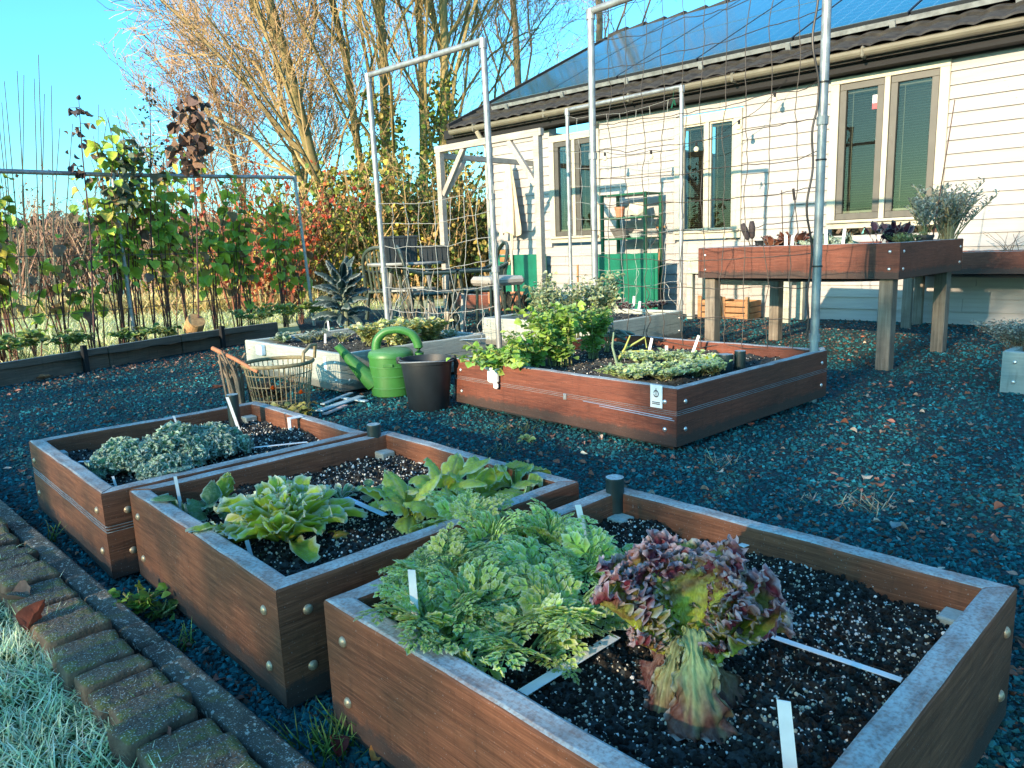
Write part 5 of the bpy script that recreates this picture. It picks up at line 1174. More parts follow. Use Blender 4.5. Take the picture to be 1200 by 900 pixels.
for k, (px, py) in enumerate(cars):
    P = at(px, py, B1.sz + .0); n = 12; lbl = {0: 'carrot plant hanging its feathery leaves over the front board at the left corner', 5: 'carrot plant nearest the white strip lying at the front board', 11: 'small carrot plant alone behind the others, right of the standing label', 1: 'carrot plant round the standing white label'}.get(k, 'frosted carrot plant in the dense clump of feathery green leaves')
    o = thing('carrot_plant', lbl, 'carrot plant', P, 0, 'carrot plants in the nearest planter'); m = MB(); n = 12 if k != 11 else 8
    for q in range(n):
        V, Fc, C = FRD[rs.integers(5)]; L = rs.uniform(.105, .16) * (.7 if k == 11 else (.58 if k == 0 else 1)); az = 2 * PI * q / n + rs.normal() * .3; R = rotz(az) @ roty(-rs.uniform(-.30, .55) + (.12 if q % 3 else -.35)) @ rotx(rs.normal() * .25)
        m.add(clampbed(V * L @ R.T + np.array([math.cos(az), math.sin(az), 0]) * .006, P, B1), Fc, np.clip(C * rs.uniform(.7, 1.2), 0, 1))
    m.build('fronds', M_LEAFF, o)
    c = MB(); c.lathe([(.001, .012), (.012, .008), (.014, -.01), (.012, -.03)], 8, col=(.22, .30, .10)); c.build('crown', M_STEM, o)

# --- the red lettuce
rs = np.random.default_rng(71)
P = at(806, 800, B1.sz - .004); o = thing('red_lettuce', 'frosted red and green frilly lettuce standing alone in the nearest planter', 'lettuce', P)
fanp = lambda t: .16 + .84 * sstep(.05, .85, t) - .12 * sstep(.92, 1, t)
def lettuce_col(T, S_, ed, rs, f, grn=(.58, .64, .08), red=(.25, .040, .062), shift=.0):
    red_ = np.array(red); k = sstep(.30 + shift, .82 + shift, T * .75 + np.abs(S_) * .35 * T + .10 * np.sin(T * 23 + S_ * 7)); c = lerp(np.array(grn), red_, np.clip(k, 0, 1))
    c = lerp1(c, (.46, .50, .16), np.exp(-(S_ / .07) ** 2) * (1 - T * .8)); vn_ = (np.abs(np.sin(T * 17 + np.abs(S_) * 5)) > .93) * .4; c = lerp1(c, (.40, .42, .14), vn_ * (1 - k * .7))
    c = c * rs.uniform(.8, 1.2, (len(T), 1)); return frosty(c, ed, .93, 1.0, .8, rs, np.array([.80, .66, .70]))
front = math.atan2(-P[1], -P[0])
nL = 34
for k in range(nL):
    f = k / (nL - 1); lay = 0 if k < 9 else (1 if k < 18 else (2 if k < 26 else 3))
    n_ = (9, 9, 8, 8)[lay]; q = (k - (0, 9, 18, 26)[lay] + .5) / n_ * 2 - 1; az = front + PI + q * math.radians((104, 92, 120, 84)[lay]) + rs.normal() * .08
    L = ((.198, .172, .112, .142)[lay] - .022 * abs(q)) * rs.uniform(.93, 1.07); W = (.150, .135, .092, .115)[lay] * rs.uniform(.9, 1.1)
    v, fc, T, S_, ed = sheet(L, W, nu=58, nv=71, a0=(1.22, 1.36, 1.26, 1.46)[lay] - (.42, .36, .5, .35)[lay] * abs(q) + rs.normal() * .06, a1=(-.34, -.22, -.35, -.3)[lay], cup=.30, ruf=.009, rf=5.5, ruf2=.0055, rf2=13, puck=.0035, pf=10, prof=fanp, seed=100 + k, vein=.003, pw=3.0)
    R = rotz(az) @ rotx(rs.normal() * .12); v = v @ R.T + np.array([math.cos(az), math.sin(az), 0]) * .012 + [0, 0, .012 + .02 * f]
    m = MB(); m.add(v, fc, lettuce_col(T, S_, ed, rs, f, shift=(.16, .20, .05, .14)[lay])); m.build('leaf', M_LETT, o, smooth=True)
# one old leaf hanging down in front, pale with brown veins
dcam = -P[:2] / np.linalg.norm(P[:2]); az = math.atan2(dcam[1], dcam[0])
for dz, L, W, col, sd, da, aa in ((.105, .19, .105, ((.60, .62, .24), (.20, .085, .06)), 7, .12, (.30, -1.75)), (.085, .165, .075, ((.50, .47, .20), (.17, .06, .05)), 12, -.35, (.25, -1.9)), (.055, .12, .08, ((.30, .20, .10), (.13, .05, .04)), 8, .95, (.4, -1.9)), (.06, .10, .07, ((.24, .12, .09), (.12, .045, .045)), 9, -1.1, (.3, -2.0))):
    v, fc, T, S_, ed = sheet(L, W, nu=40, nv=41, a0=aa[0], a1=aa[1], cup=-.16, ruf=.010, rf=3.3, ruf2=.004, rf2=9, puck=.003, pf=7, prof=lambda t: .30 + .70 * sstep(.15, .95, t) - .15 * sstep(.92, 1, t), seed=sd, vein=.002, curlpow=.6, pw=1.6)
    v[:, 2] -= .006 * np.sin(S_ * 13 + sd) * T; v = v @ rotz(az + da).T + np.array([math.cos(az + da), math.sin(az + da), 0]) * .020 + [0, 0, dz]; v[:, 2] = np.maximum(v[:, 2], .004 + .004 * np.sin(S_ * 9))
    rib = np.abs(np.sin(S_ * 6.5 + 2.2 * vn(S_ * 3 + 5, T * 2.5, 2) + np.sin(T * 4) * .5)) ** 2 * vn(S_ * 5 + 9, T * 1.5, 4) * 1.6; rib = np.clip(rib, 0, 1)
    c = lerp(np.array(col[0]), np.array(col[1]), np.clip(sstep(.30, .95, T * .85 + .25 * np.abs(S_)) + .28 * sstep(.25, .6, T) * (1 - rib) - .22 * rib, 0, 1)); m = MB(); m.add(v, fc, frosty(c * rs.uniform(.8, 1.2, (len(T), 1)), ed, .93, 1, .6, rs)); m.build('withered_leaf', M_LETT, o, smooth=True)
m = MB(); m.tube([(0, 0, -.03), (0, 0, .05)], [.022, .014], 10, col=(.42, .45, .20)); m.build('stalk', M_STEM, o)

# --- middle front planter: endive, chard rosettes, small plants
rs = np.random.default_rng(81)
spoon = lambda t: .28 + .72 * sstep(.1, .72, t) - .55 * sstep(.84, 1.0, t)
def endive_col(T, S_, ed, rs, f):
    c = lerp(np.array([.64, .66, .07]), np.array([.46, .58, .06]), T) * rs.uniform(.7, 1.3); c = lerp1(c, (.50, .50, .14), np.exp(-(S_ / .12) ** 2) * (1 - T) * .8); c = c * rs.uniform(.85, 1.15, (len(T), 1))
    return frosty(c, ed, .82, 1.0, .95, rs)
P = at(333, 632, B2.sz)
rosette('endive', 'big frosted yellow-green endive rosette at the left of the middle planter', 'endive', P, 105, .170, .056, endive_col, rs, a0=(1.5, .50), a1=(-.15, -.95), nu=12, nv=9, ruf=.005, rf=3, ruf2=.003, rf2=8, cup=.35, prof=spoon, inner=.03, roll=.25, stem=.05)
m = MB(); rsx = np.random.default_rng(5)
oo = thing('yellow_leaf', 'limp yellow outer leaf lying right of the endive rosette', 'leaf', at(385, 622, B2.sz + .006))
v, fc, T, S_, ed = sheet(.085, .05, nu=14, nv=9, a0=.3, a1=-.6, cup=-.3, ruf=.004, rf=3, seed=3, prof=spoon); m.add(v @ rotz(-.7).T, fc, frosty(lerp(np.array([.42, .42, .05]), np.array([.42, .22, .03]), sstep(.5, 1, T)), ed, .85, 1, .5, rsx)); m.build('blade', M_LEAFF, oo, smooth=True)
ov = lambda t: np.where(t < .22, .09, .09 + .91 * np.sin(np.clip((t - .22) / .78, 0, 1) ** .85 * PI) ** .75)
def chard_col(yel):
    def f_(T, S_, ed, rs, f):
        y = yel * rs.uniform(.35, 1.35) + .1; c = lerp(np.array([.17, .36, .06]), np.array([.72, .74, .09]), np.clip(y + .3 * (T - .4), 0, 1) * np.ones_like(T)); c = lerp1(c, (.45, .50, .20), np.exp(-(S_ / .06) ** 2) * .8)
        vv = (np.abs(np.sin(T * 16 - np.abs(S_) * 4)) > .92) * .35; c = lerp1(c, (.42, .50, .16), vv); return frosty(c * rs.uniform(.85, 1.15, (len(T), 1)), ed, .86, 1, .7, rs)
    return f_
for k, (px, py, n, L, yel, lab) in enumerate(((480, 607, 10, .185, .75, 'yellow-green leafy chard rosette in the middle of the middle planter, at the leaning label'), (520, 588, 11, .215, .95, 'tallest yellow-green chard rosette beside the leaning label'), (562, 592, 10, .19, .5, 'darker green chard rosette between the tall one and the right corner'), (600, 580, 7, .165, .35, 'small dark chard rosette nearest the right corner of the middle planter'), (530, 622, 7, .165, .5, 'low chard rosette at the front board behind the carrot leaves'))):
    rosette('chard', lab, 'chard', at(px, py, B2.sz), n, L, .088, chard_col(yel), rs, a0=(1.25, .45), a1=(-.9, -1.5), group='chard rosettes in the middle planter', nu=20, nv=13, ruf=.005, rf=2.5, puck=.006, pf=9, cup=-.25, prof=ov, vein=.003, inner=.012, roll=.35)
def spin_col(T, S_, ed, rs, f):
    c = np.array([.09, .21, .07]) * np.ones((len(T), 1)) * rs.uniform(.7, 1.4); vv = (np.abs(np.sin(T * 14 - np.abs(S_) * 4)) > .9) * .3; return frosty(lerp1(c, (.3, .42, .2), vv), ed, .8, 1, .7, rs)
rosette('spinach', 'dark green frosted spinach at the left board beside the thin label', 'spinach', at(245, 605, B2.sz), 9, .12, .065, spin_col, rs, a0=(1.0, .3), a1=(-.6, -1.2), nu=14, nv=11, puck=.007, pf=7, cup=-.3, prof=ov, ruf=.003, rf=3)
rosette('spinach', 'single upright pale spinach leaf cluster behind the endive', 'spinach', at(262, 592, B2.sz), 3, .11, .055, chard_col(.5), rs, a0=(1.5, 1.3), a1=(.2, -.2), nu=18, nv=11, puck=.007, pf=8, cup=.3, prof=ov, ruf=.004, rf=4, roll=.15)
rosette('lambs_lettuce', 'small frosted lamb\'s lettuce tuft right behind the endive', 'salad plant', at(400, 590, B2.sz), 14, .06, .024, spin_col, rs, a0=(1.2, .3), a1=(-.3, -.6), nu=6, nv=5, prof=spoon, cup=.2)
rosette('spinach', 'flat dark spinach leaves left of the pale blue lying label', 'spinach', at(432, 580, B2.sz), 5, .085, .04, spin_col, rs, a0=(.5, .2), a1=(-.3, -.5), nu=12, nv=9, puck=.005, prof=ov)

# --- curly kale
rs = np.random.default_rng(91)
def kale_col(base):
    def f_(T, S_, ed, rs, f): c = np.array(base) * rs.uniform(.75, 1.25) * rs.uniform(.7, 1.3, (len(T), 1)); c = lerp1(c, (.30, .38, .22), np.exp(-(S_ / .08) ** 2) * .6); return frosty(c, ed, .45, 1, .62, rs, np.array([.66, .78, .72]))
    return f_
kp = lambda t: np.where(t < .2, .12, .12 + .88 * np.sin(np.clip((t - .2) / .8, 0, 1) ** .7 * PI * .93) ** .6)
def kale(label, P, n, L, W, base=(.20, .34, .25), rs=rs, name='curly_kale', group=None, ruf=.012, mat=None, **k2):
    kw = dict(nu=44, nv=41, ruf=ruf, rf=6.5, ruf2=ruf * .6, rf2=17, cup=-.5, prof=kp, pw=1.25, inner=.012, roll=.3, mat=mat or M_KALE); kw.update(k2)
    return rosette(name, label, 'kale', P, n, L, W, kale_col(base), rs, a0=k2.pop('a0', (1.35, .35)), a1=(-1.5, -1.9), group=group, **{k: v for k, v in kw.items() if k != 'a0'})
def frill_tmpl(seed):
    v, fc, T, S_, ed = sheet(1., 1.15, nu=11, nv=15, a0=.5, a1=-.9, cup=.2, ruf=.20, rf=2.6, ruf2=.11, rf2=6.5, prof=lambda t: .35 + .65 * np.sin(np.clip(t, 0, 1) * PI * .8) ** .7, seed=seed, pw=1.3); return v, fc, T, S_, ed
FRL = [frill_tmpl(s) for s in range(6)]
def curly(label, P, heads, R_, hr, group):
    o = thing('curly_kale', label, 'kale', P, 0, group); P = np.asarray(P)
    for k in range(heads):
        a = k * 2.39996 + rs.normal() * .2; f = math.sqrt((k + .3) / heads); c = np.array([math.cos(a) * R_ * f, math.sin(a) * R_ * f, hr * 1.55 * (1.15 - .75 * f * f) + rs.normal() * .006]); r = hr * rs.uniform(.85, 1.2); m = MB(); n = 46
        base = np.array([.14, .31, .17]) * rs.uniform(.8, 1.3)
        for q in range(n):
            zc = 1 - 1.45 * (q + .5) / n; rr = math.sqrt(max(0, 1 - zc * zc)); ph = q * 2.39996; d = np.array([rr * math.cos(ph), rr * math.sin(ph), zc]) + rs.normal(0, .15, 3); d[:2] += c[:2] / max(R_, .01) * .35
            V, Fc, T, S_, ed = FRL[rs.integers(6)]; Rm = frames(d[None], rs.uniform(0, 6.28, 1))[0]; L = r * rs.uniform(.55, .8)
            col = base * rs.uniform(.7, 1.35) * np.ones((len(T), 1)) * rs.uniform(.8, 1.2, (len(T), 1)); col = lerp1(col, (.74, .84, .78), np.clip(sstep(.45, 1, ed) * rs.uniform(.15, .8, len(ed)), 0, 1))
            v = V * L @ Rm.T + c + d / np.linalg.norm(d) * r * np.array([1, 1, .72]) * .55; v[:, 2] = np.maximum(v[:, 2], .004); m.add(clampbed(v, P, B3), Fc, col)
        m.tube([(0, 0, 0), c * .6, c], [.007, .006, .004], 5, col=(.30, .36, .20)); m.build('leaf', M_KALE, o, smooth=True)
for k, (px, py, n, L, hr, lab) in enumerate(((210, 543, 13, .115, .043, 'large frosted curly kale in the middle of the grooved planter'), (252, 535, 9, .085, .038, 'frosted curly kale right of the large one, before the lying label'), (150, 553, 8, .075, .036, 'frosted curly kale at the left end, beside the white strip'), (196, 568, 6, .06, .033, 'low frosted curly kale at the front board of the grooved planter'))):
    curly(lab, at(px, py, B3.sz + .002), n, L, hr, 'frosted curly kale plants')

# --- general leafy stems
OVAL = leaf_tmpl(5, 3, .18, -.35, 9)
def leafy(name, label, cat, P, nst, H, spread, nleaf, ls, cols, rs, group=None, droop=.3, lean=(0, 0), low=.15, tmpl=None, frost=.35, mat=None, stemcol=(.20, .22, .09), r=.004, up=.3, jitter=.02, wid=1.0, stemk=5, top=1.0, hvar=.25):
    o = thing(name, label, cat, P, 0, group); ms = MB(); pts = []; dirs = []
    for k in range(nst):
        a = rs.uniform(0, 6.28); d = np.array([math.cos(a), math.sin(a), 0]) * spread * rs.uniform(.1, 1) ** .7 + np.array([*lean, 0]); h = H * rs.uniform(1 - hvar, 1.02)
        t = np.linspace(0, 1, 7)[:, None]; b0 = np.array([rs.normal() * spread * .12, rs.normal() * spread * .12, 0])
        q = b0 + d * t ** 1.4 + np.array([0, 0, 1.]) * h * t + rs.normal(0, H * .018, (7, 3)) * t; ms.tube(q, np.linspace(r, r * .4, 7), stemk, col=np.array(stemcol) * rs.uniform(.6, 1.3), cap=False)
        nl = int(nleaf / nst * rs.uniform(.7, 1.3)); f = low + (top - low) * rs.uniform(0, 1, nl) ** .85; i = np.minimum((f * 6).astype(int), 5); fr = (f * 6 - i)[:, None]
        pts.append(q[i] * (1 - fr) + q[i + 1] * fr); aa = rs.uniform(0, 6.28, nl); dirs.append(np.stack([np.cos(aa), np.sin(aa), up - droop * rs.uniform(.3, 2, nl)], 1))
    ms.build('stems', M_STEM, o)
    Pt = np.concatenate(pts); D = np.concatenate(dirs); n = len(Pt); Pt = Pt + D * jitter * rs.uniform(0, 1, (n, 1)); sc = ls * rs.uniform(.55, 1.25, n)
    V, Fc = tmpl or OVAL; nv = int(math.sqrt(len(V))); edge = np.zeros(len(V)); yv = np.abs(V[:, 1]); edge = np.clip(yv / .30, 0, 1); edge = np.maximum(edge, sstep(.8, 1, V[:, 0]))
    tc = lerp(np.ones(3), np.ones(3), edge); R = frames(D, rs.normal(0, .5, n)) * sc[:, None, None] * np.array([1, wid, 1])[None, None, :]
    cs = np.array(cols)[rs.integers(0, len(cols), n)] * rs.uniform(.7, 1.3, (n, 1)); m = MB()
    Vw = np.einsum('nij,vj->nvi', R, V) + Pt[:, None]; Cc = np.repeat(cs[:, None], len(V), 1); k = (sstep(.55, 1, edge) * frost)[None, :, None] * rs.uniform(.3, 1.2, (n, 1, 1)); Cc = Cc * (1 - np.clip(k, 0, 1)) + FW_ * np.clip(k, 0, 1)
    m.add(Vw.reshape(-1, 3), (Fc[None] + (np.arange(n) * len(V))[:, None, None]).reshape(-1, 4), Cc.reshape(-1, 3)); m.build('foliage', mat or M_LEAF, o, smooth=True); return o
rs = np.random.default_rng(101)
def b4(px, py): return at(px, py, B4.sz)
GRN = [(0.27, 0.475, 0.044), (0.203, 0.4, 0.039), (0.378, 0.55, 0.066), (0.23, 0.413, 0.077)]
GRY = [(0.27, 0.35, 0.132), (0.324, 0.4, 0.176), (0.216, 0.312, 0.121), (0.392, 0.425, 0.176)]
for a in (('bright green bushy nasturtium at the front board of the red-brown planter', b4(655, 428), 28, .35, .22, 1200, .039, GRN, dict(droop=.35, lean=(-.03, -.02))),
          ('green nasturtium trailing over the left end of the front board', b4(602, 436), 20, .16, .24, 560, .038, GRN, dict(droop=.7, lean=(-.13, -.13), low=.2)),
          ('green nasturtium between the trailing one and the tall bush', b4(628, 432), 14, .22, .16, 460, .036, GRN, dict(droop=.45, lean=(-.04, -.04))),
          ('green nasturtium bush at the right of the tall bush', b4(695, 420), 18, .30, .15, 640, .036, GRN, dict(droop=.3)),):
    leafy('nasturtium', a[0], 'nasturtium', a[1], a[2], a[3], a[4], a[5], a[6], a[7], rs, group='green nasturtiums in the red-brown planter', wid=1.5, frost=.3, **a[8])
for lab, P, n, H, sp, nl, dk in (('frosted grey-green flowering bush, tallest in the red-brown planter', b4(702, 402), 24, .47, .20, 1100, .034), ('frosted grey-green stem drooping at the left of the tall bush', b4(640, 408), 11, .50, .13, 420, .040), ('grey-green flowering stems behind the nasturtiums', b4(672, 405), 18, .42, .17, 700, .034)):
    leafy('borage', lab, 'flowering plant', P, n, H, sp, nl, dk, GRY, rs, group='frosted flowering stems in the red-brown planter', droop=.55, frost=.6, low=.3)
m = MB(); P = b4(678, 400); m.tube([(0, 0, 0), (.005, 0, .52)], .008, 6, col=(.36, .19, .08)); tag(m.build('cane', M_STEM, loc=P), 'brown cane standing in the tall bush', 'cane')
LG = [(0.27, 0.425, 0.11), (0.203, 0.35, 0.077), (0.365, 0.5, 0.154), (0.297, 0.413, 0.143)]
for k, (px, py, sp, nl) in enumerate(((735, 447, .10, 300), (775, 446, .12, 420), (815, 440, .10, 320), (755, 430, .09, 260), (795, 428, .10, 300), (835, 441, .06, 140))):
    lab = ['frosted chickweed cushion at the front board nearest the tall bush', 'frosted chickweed cushion at the front board behind the emblem plate', 'frosted chickweed cushion at the front right corner', 'frosted chickweed cushion behind the others, before the inscribed label', 'frosted chickweed cushion below the small lettuce', 'narrow strip of frosted chickweed along the right board'][k]
    leafy('chickweed', lab, 'salad plant', b4(px, py), 40, .065, sp * 1.5, int(nl * 2.2), .021, LG, rs, group='low frosted green cover of the red-brown planter', droop=.05, low=.45, frost=.6, up=.5, r=.0015, wid=1.6, stemk=3)
rosette('lettuce', 'small bright green lettuce before the two dark pipes', 'lettuce', b4(832, 433), 16, .105, .055, endive_col, rs, a0=(1.3, .35), a1=(-.4, -.8), nu=10, nv=7, prof=spoon, cup=.25, ruf=.003, rf=3)
o = thing('leek', 'bent yellowing leek stems behind the green cover', 'leek', b4(722, 425)); 
for q in (((0, 0, 0), (.05, .02, .07), (.17, .05, .13), (.18, .05, .07)), ((.02, .02, 0), (.06, .06, .05), (.2, .0, .06), (.24, -.02, .03)), ((0, -.02, 0), (-.02, 0, .09), (-.01, .01, .17)), ((.01, .02, 0), (.05, .0, .08), (.08, .0, .15))):
    m = MB(); m.tube(q, np.linspace(.008, .004, len(q)), 6, col=np.array([.38, .42, .12]) if q[1][0] > 0 else np.array([.2, .3, .2])); m.build('stem', M_STEM, o)
leafy('leek', 'blue-green leek tuft beside the pipe foot behind the tall bush', 'leek', b4(712, 412), 10, .16, .07, 30, .12, [(.16, .26, .20)], rs, droop=.2, wid=.25, low=.3)

# --- grey planter G1
rs = np.random.default_rng(111); g1 = lambda px, py: at(px, py, G1.sz)
YEL = [(0.54, 0.525, 0.099), (0.432, 0.475, 0.088), (0.324, 0.425, 0.088), (0.594, 0.525, 0.154)]
for lab, px, py, n, H, sp, nl in (('yellow-green celery mass behind the watering can handle', 470, 408, 30, .20, .24, 900), ('yellow-green celery at the left of the watering can handle', 437, 405, 20, .16, .17, 500), ('yellow-green celery at the right of the watering can handle', 505, 402, 20, .17, .15, 480)):
    leafy('celery', lab, 'celery', g1(px, py), n, H, sp, nl, .038, YEL, rs, group='yellow-green celery in the grey planter', wid=1.5, droop=.1, up=.4, frost=.55)
kale('big drooping grey-green kale leaf bush over the celery', g1(452, 398), 5, .19, .10, (.07, .13, .06), rs, a0=(1.3, .9))
rosette('cabbage', 'small frosted cabbage rosette at the left corner of the grey planter', 'cabbage', g1(332, 402), 16, .10, .07, kale_col((.10, .19, .09)), rs, a0=(1.3, .3), a1=(.1, -.5), nu=10, nv=9, prof=spoon, cup=.3, ruf=.006, rf=3, mat=M_KALE)
for px, py, lab in ((375, 398, 'silvery low frosted plant left of the standing label in the grey planter'), (402, 400, 'silvery low frosted plant right of the standing label in the grey planter'), (360, 402, 'silvery frosted seedling tuft beside the cabbage')):
    leafy('carnation', lab, 'low plant', g1(px, py), 26, .065, .10, 150, .03, [(.20, .28, .20), (.16, .24, .15)], rs, group='silvery plants in the grey planter', wid=.4, frost=.7, up=.7, droop=.1)
for px, py, lab in ((512, 400, 'green curly lettuce at the right end of the celery'), (528, 398, 'dark curly lettuce at the far right of the celery')):
    rosette('lettuce', lab, 'lettuce', g1(px, py), 14, .09, .06, kale_col((.15, .24, .08)), rs, nu=12, nv=9, ruf=.008, rf=4, prof=spoon, group='curly lettuces in the grey planter')
for a, c, lab in (((518, 396), (566, 391), 'pale lath lying across the right half of the grey planter'), ((530, 399), (575, 396), 'blue lath lying at the right board of the grey planter'), ((335, 398), (352, 394), 'short blue lath beside the small cabbage')): lying(lab, a, c, .02, .245, M_BLUEW)
# dark palm kale standing beyond the grey planter
rs = np.random.default_rng(121); P = dep(404, 380, 6.75); P[2] = 0
o = thing('palm_kale', 'tall dark blue-green palm kale behind the grey planter', 'kale', P); m = MB(); m.tube([(0, 0, 0), (.02, 0, .30), (.0, .01, .62)], [.022, .02, .014], 8, col=(.17, .20, .13)); m.build('stalk', M_STEM, o)
for k in range(34):
    f = k / 33; L = rs.uniform(.30, .42) * (1 - .3 * f); v, fc, T, S_, ed = sheet(L, .09, nu=24, nv=9, a0=.75 + .75 * f + rs.normal() * .15, a1=-2.2 + 1.2 * f, cup=-.5, puck=.008, pf=12, ruf=.006, rf=5, prof=lambda t: np.where(t < .25, .12, .12 + .88 * np.sin(np.clip((t - .25) / .75, 0, 1) ** .7 * PI) ** .55), seed=300 + k)
    az = k * 2.4; v = v @ rotz(az).T + [0, 0, .22 + .42 * f]; m = MB(); c = np.array([.022, .050, .048]) * rs.uniform(.7, 1.4) * np.ones((len(T), 1)); m.add(v, fc, frosty(lerp1(c, (.2, .28, .22), np.exp(-(S_ / .1) ** 2) * .6), ed, .8, 1, .5, rs)); m.build('leaf', M_LEAFF, o, smooth=True)
# --- far grey planter G2: dark red lettuces
rs = np.random.default_rng(131)
def dred(T, S_, ed, rs, f): c = lerp(np.array([.10, .05, .05]), np.array([.055, .018, .03]), T) * rs.uniform(.7, 1.4, (len(T), 1)); return frosty(c, ed, .8, 1, .6, rs)
for k, (px, py, L) in enumerate(((712, 366, .16), (722, 363, .15), (732, 366, .11), (762, 362, .10), (775, 360, .09))):
    rosette('red_lettuce', ['dark red frosted lettuce at the left corner below the green sheet', 'tallest dark red frosted lettuce below the green sheet', 'low dark red lettuce left of the tall white label', 'small dark red lettuce before the spade', 'small dark red lettuce farthest right in the far grey planter'][k], 'lettuce', at(px, py, G2.sz), 16, L, .08, dred, rs, group='dark red lettuces in the far planter', nu=12, nv=9, ruf=.01, rf=4, prof=spoon, a0=(1.4, .5), a1=(-.2, -.6))
leafy('salad_tuft', 'low bright green tuft at the near corner of the far grey planter', 'salad plant', at(702, 374, G2.sz), 14, .06, .09, 70, .03, LG, rs, wid=1.5)

# --- the tall planter table: mustard, kale, lavender
rs = np.random.default_rng(141)
def tpt(px, y): P = dep(px, 283, y); P[2] = T1Z; return P
def mus(T, S_, ed, rs, f): c = lerp(np.array([.22, .10, .05]), np.array([.20, .055, .035]), T) * rs.uniform(.7, 1.4, (len(T), 1)); return frosty(c, ed, .85, 1, .5, rs)
for k, (px, y, L) in enumerate(((903, 5.45, .14), (918, 5.5, .18), (932, 5.35, .21), (940, 5.5, .17))):
    rosette('mustard', ['small yellowing red mustard at the left of its row', 'red mustard second from the left on the planter table', 'tallest red-brown mustard on the planter table', 'red mustard next to the frosted kale'][k], 'mustard', tpt(px, y), 11, L, .065, mus, rs, group='red mustard plants on the planter table', nu=12, nv=9, ruf=.007, rf=4, prof=ov, a0=(1.4, .6), a1=(-.3, -.8))
for px, y, lab, L in ((953, 5.35, 'frosted kale left of the net pole on the planter table', .22), (982, 5.3, 'frosted kale right of the net pole on the planter table', .23)): kale(lab, tpt(px, y), 11, L, .14, (.17, .27, .15), rs, group='frosted kale on the planter table')
def purp(T, S_, ed, rs, f): return frosty(np.array([.045, .018, .035]) * rs.uniform(.6, 1.5, (len(T), 1)), ed, .85, 1, .4, rs)
rosette('purple_mustard', 'dark purple mustard with upright leaves near the front corner of the planter table', 'mustard', tpt(1050, 5.15), 10, .24, .09, purp, rs, nu=12, nv=9, ruf=.010, rf=4, prof=ov, a0=(1.5, .8), a1=(-.2, -.6), group='purple mustards on the planter table')
rosette('purple_mustard', 'thin purple mustard with two bare bent stalks left of the bigger one', 'mustard', tpt(1028, 5.2), 5, .23, .08, purp, rs, nu=16, nv=7, ruf=.005, rf=4, prof=lambda t: np.where(t < .55, .08, .08 + .9 * np.sin(np.clip((t - .55) / .45, 0, 1) * PI) ** .6), a0=(1.4, .6), a1=(-.2, -.4), group='purple mustards on the planter table')
leafy('saxifrage', 'low mossy green cushion before the black pot', 'low plant', tpt(1060, 5.0), 60, .085, .12, 600, .02, [(.22, .28, .07), (.16, .22, .06)], rs, up=.9, wid=.6, r=.001, stemk=3)
potm('small black pot at the corner of the planter table', tpt(1083, 5.22) - [0, 0, .01], .058, .085, M_BLACK)
GL = [(.20, .25, .20), (.26, .32, .27), (.16, .21, .15), (.30, .34, .30)]
leafy('lavender', 'grey-green woody lavender bush on the planter table, spreading to the right', 'lavender', tpt(1108, 5.36), 46, .42, .23, 1500, .036, GL, rs, wid=.42, up=.9, droop=.1, r=.0055, stemcol=(.26, .24, .13), low=.42, frost=.4, lean=(.03, 0), hvar=.4)
leafy('lavender', 'smaller grey-green lavender growing from the black pot', 'lavender', tpt(1083, 5.22) + [0, 0, .06], 24, .26, .13, 600, .034, GL, rs, wid=.42, up=.9, droop=.1, r=.003, stemcol=(.2, .22, .1), low=.3, frost=.4, lean=(-.01, 0))
m = MB(); P = tpt(1092, 5.3); B_ = dep(1119, 117, 5.3) - P; m.tube([(0, 0, 0), B_ * .6, B_], [.005, .004, .003], 6, col=(.10, .06, .05)); tag(m.build('cane', M_STEM, loc=P), 'thin dark cane rising out of the lavender before the white boards', 'cane')
for px, tx, ty, lab in ((918, 916, 223, 'thin upright stake behind the red mustard'), (938, 930, 225, 'thin stake with a dark thick tip behind the red mustard')):
    P = tpt(px, 5.7); B_ = dep(tx, ty, 5.7) - P; m = MB(); m.tube([(0, 0, 0), B_], .0035, 6, col=(.08, .06, .05))
    if px == 938: m.tube([B_ * .86, B_ * 1.06], .010, 8, col=(.04, .035, .035))
    tag(m.build('stake', M_STEM, loc=P), lab, 'stake', 'thin stakes on the planter table')
o = thing('seed_head', 'pair of dark brush-like seed heads at the left end of the planter table', 'seed head', tpt(882, 5.5))
for tx, ty in ((870, 262), (881, 259)):
    B_ = dep(tx, ty, 5.5) - tpt(882, 5.5); m = MB(); m.tube([(0, 0, 0), B_ * .35, B_ * .5], .004, 6, col=(.12, .10, .07)); m.tube([B_ * .42, B_ * .5, B_ * .8, B_ * 1.0], [.008, .02, .024, .014], 10, col=(.055, .045, .05)); m.build('spike', M_DRY, o, smooth=True)
for px, lab in ((890, 'dark square pot at the left end of the planter table'), (903, 'dark square pot before the small yellowing mustard')):
    m = MB(); m.box((0, 0, .035), (.05, .05, .08), ch=.004); m.box((0, 0, .072), (.057, .057, .014), ch=.003); tag(m.build('square_pot', M_BLACK, loc=tpt(px, 5.55)), lab, 'pot', 'dark pots on the planter table')
leafy('dead_herb', 'sparse bare stems in the shaded wall planter', 'dry plant', np.array([*onwall(wallpt(1185, 290, .3)[0], .3)[:2], zt2 - .03]), 9, .20, .35, 14, .02, GL, rs, r=.003, stemcol=(.12, .10, .08))
leafy('woolly_thyme', 'dense frosted grey thyme cushion over the blue-grey planter at the right edge', 'thyme', at(1196, 412, .19), 120, .17, .21, 3400, .016, [(.17, .22, .17), (.22, .27, .22), (.13, .17, .12)], rs, wid=.8, up=.5, droop=.15, r=.0018, stemk=3, low=.35, frost=.6, stemcol=(.15, .13, .09))
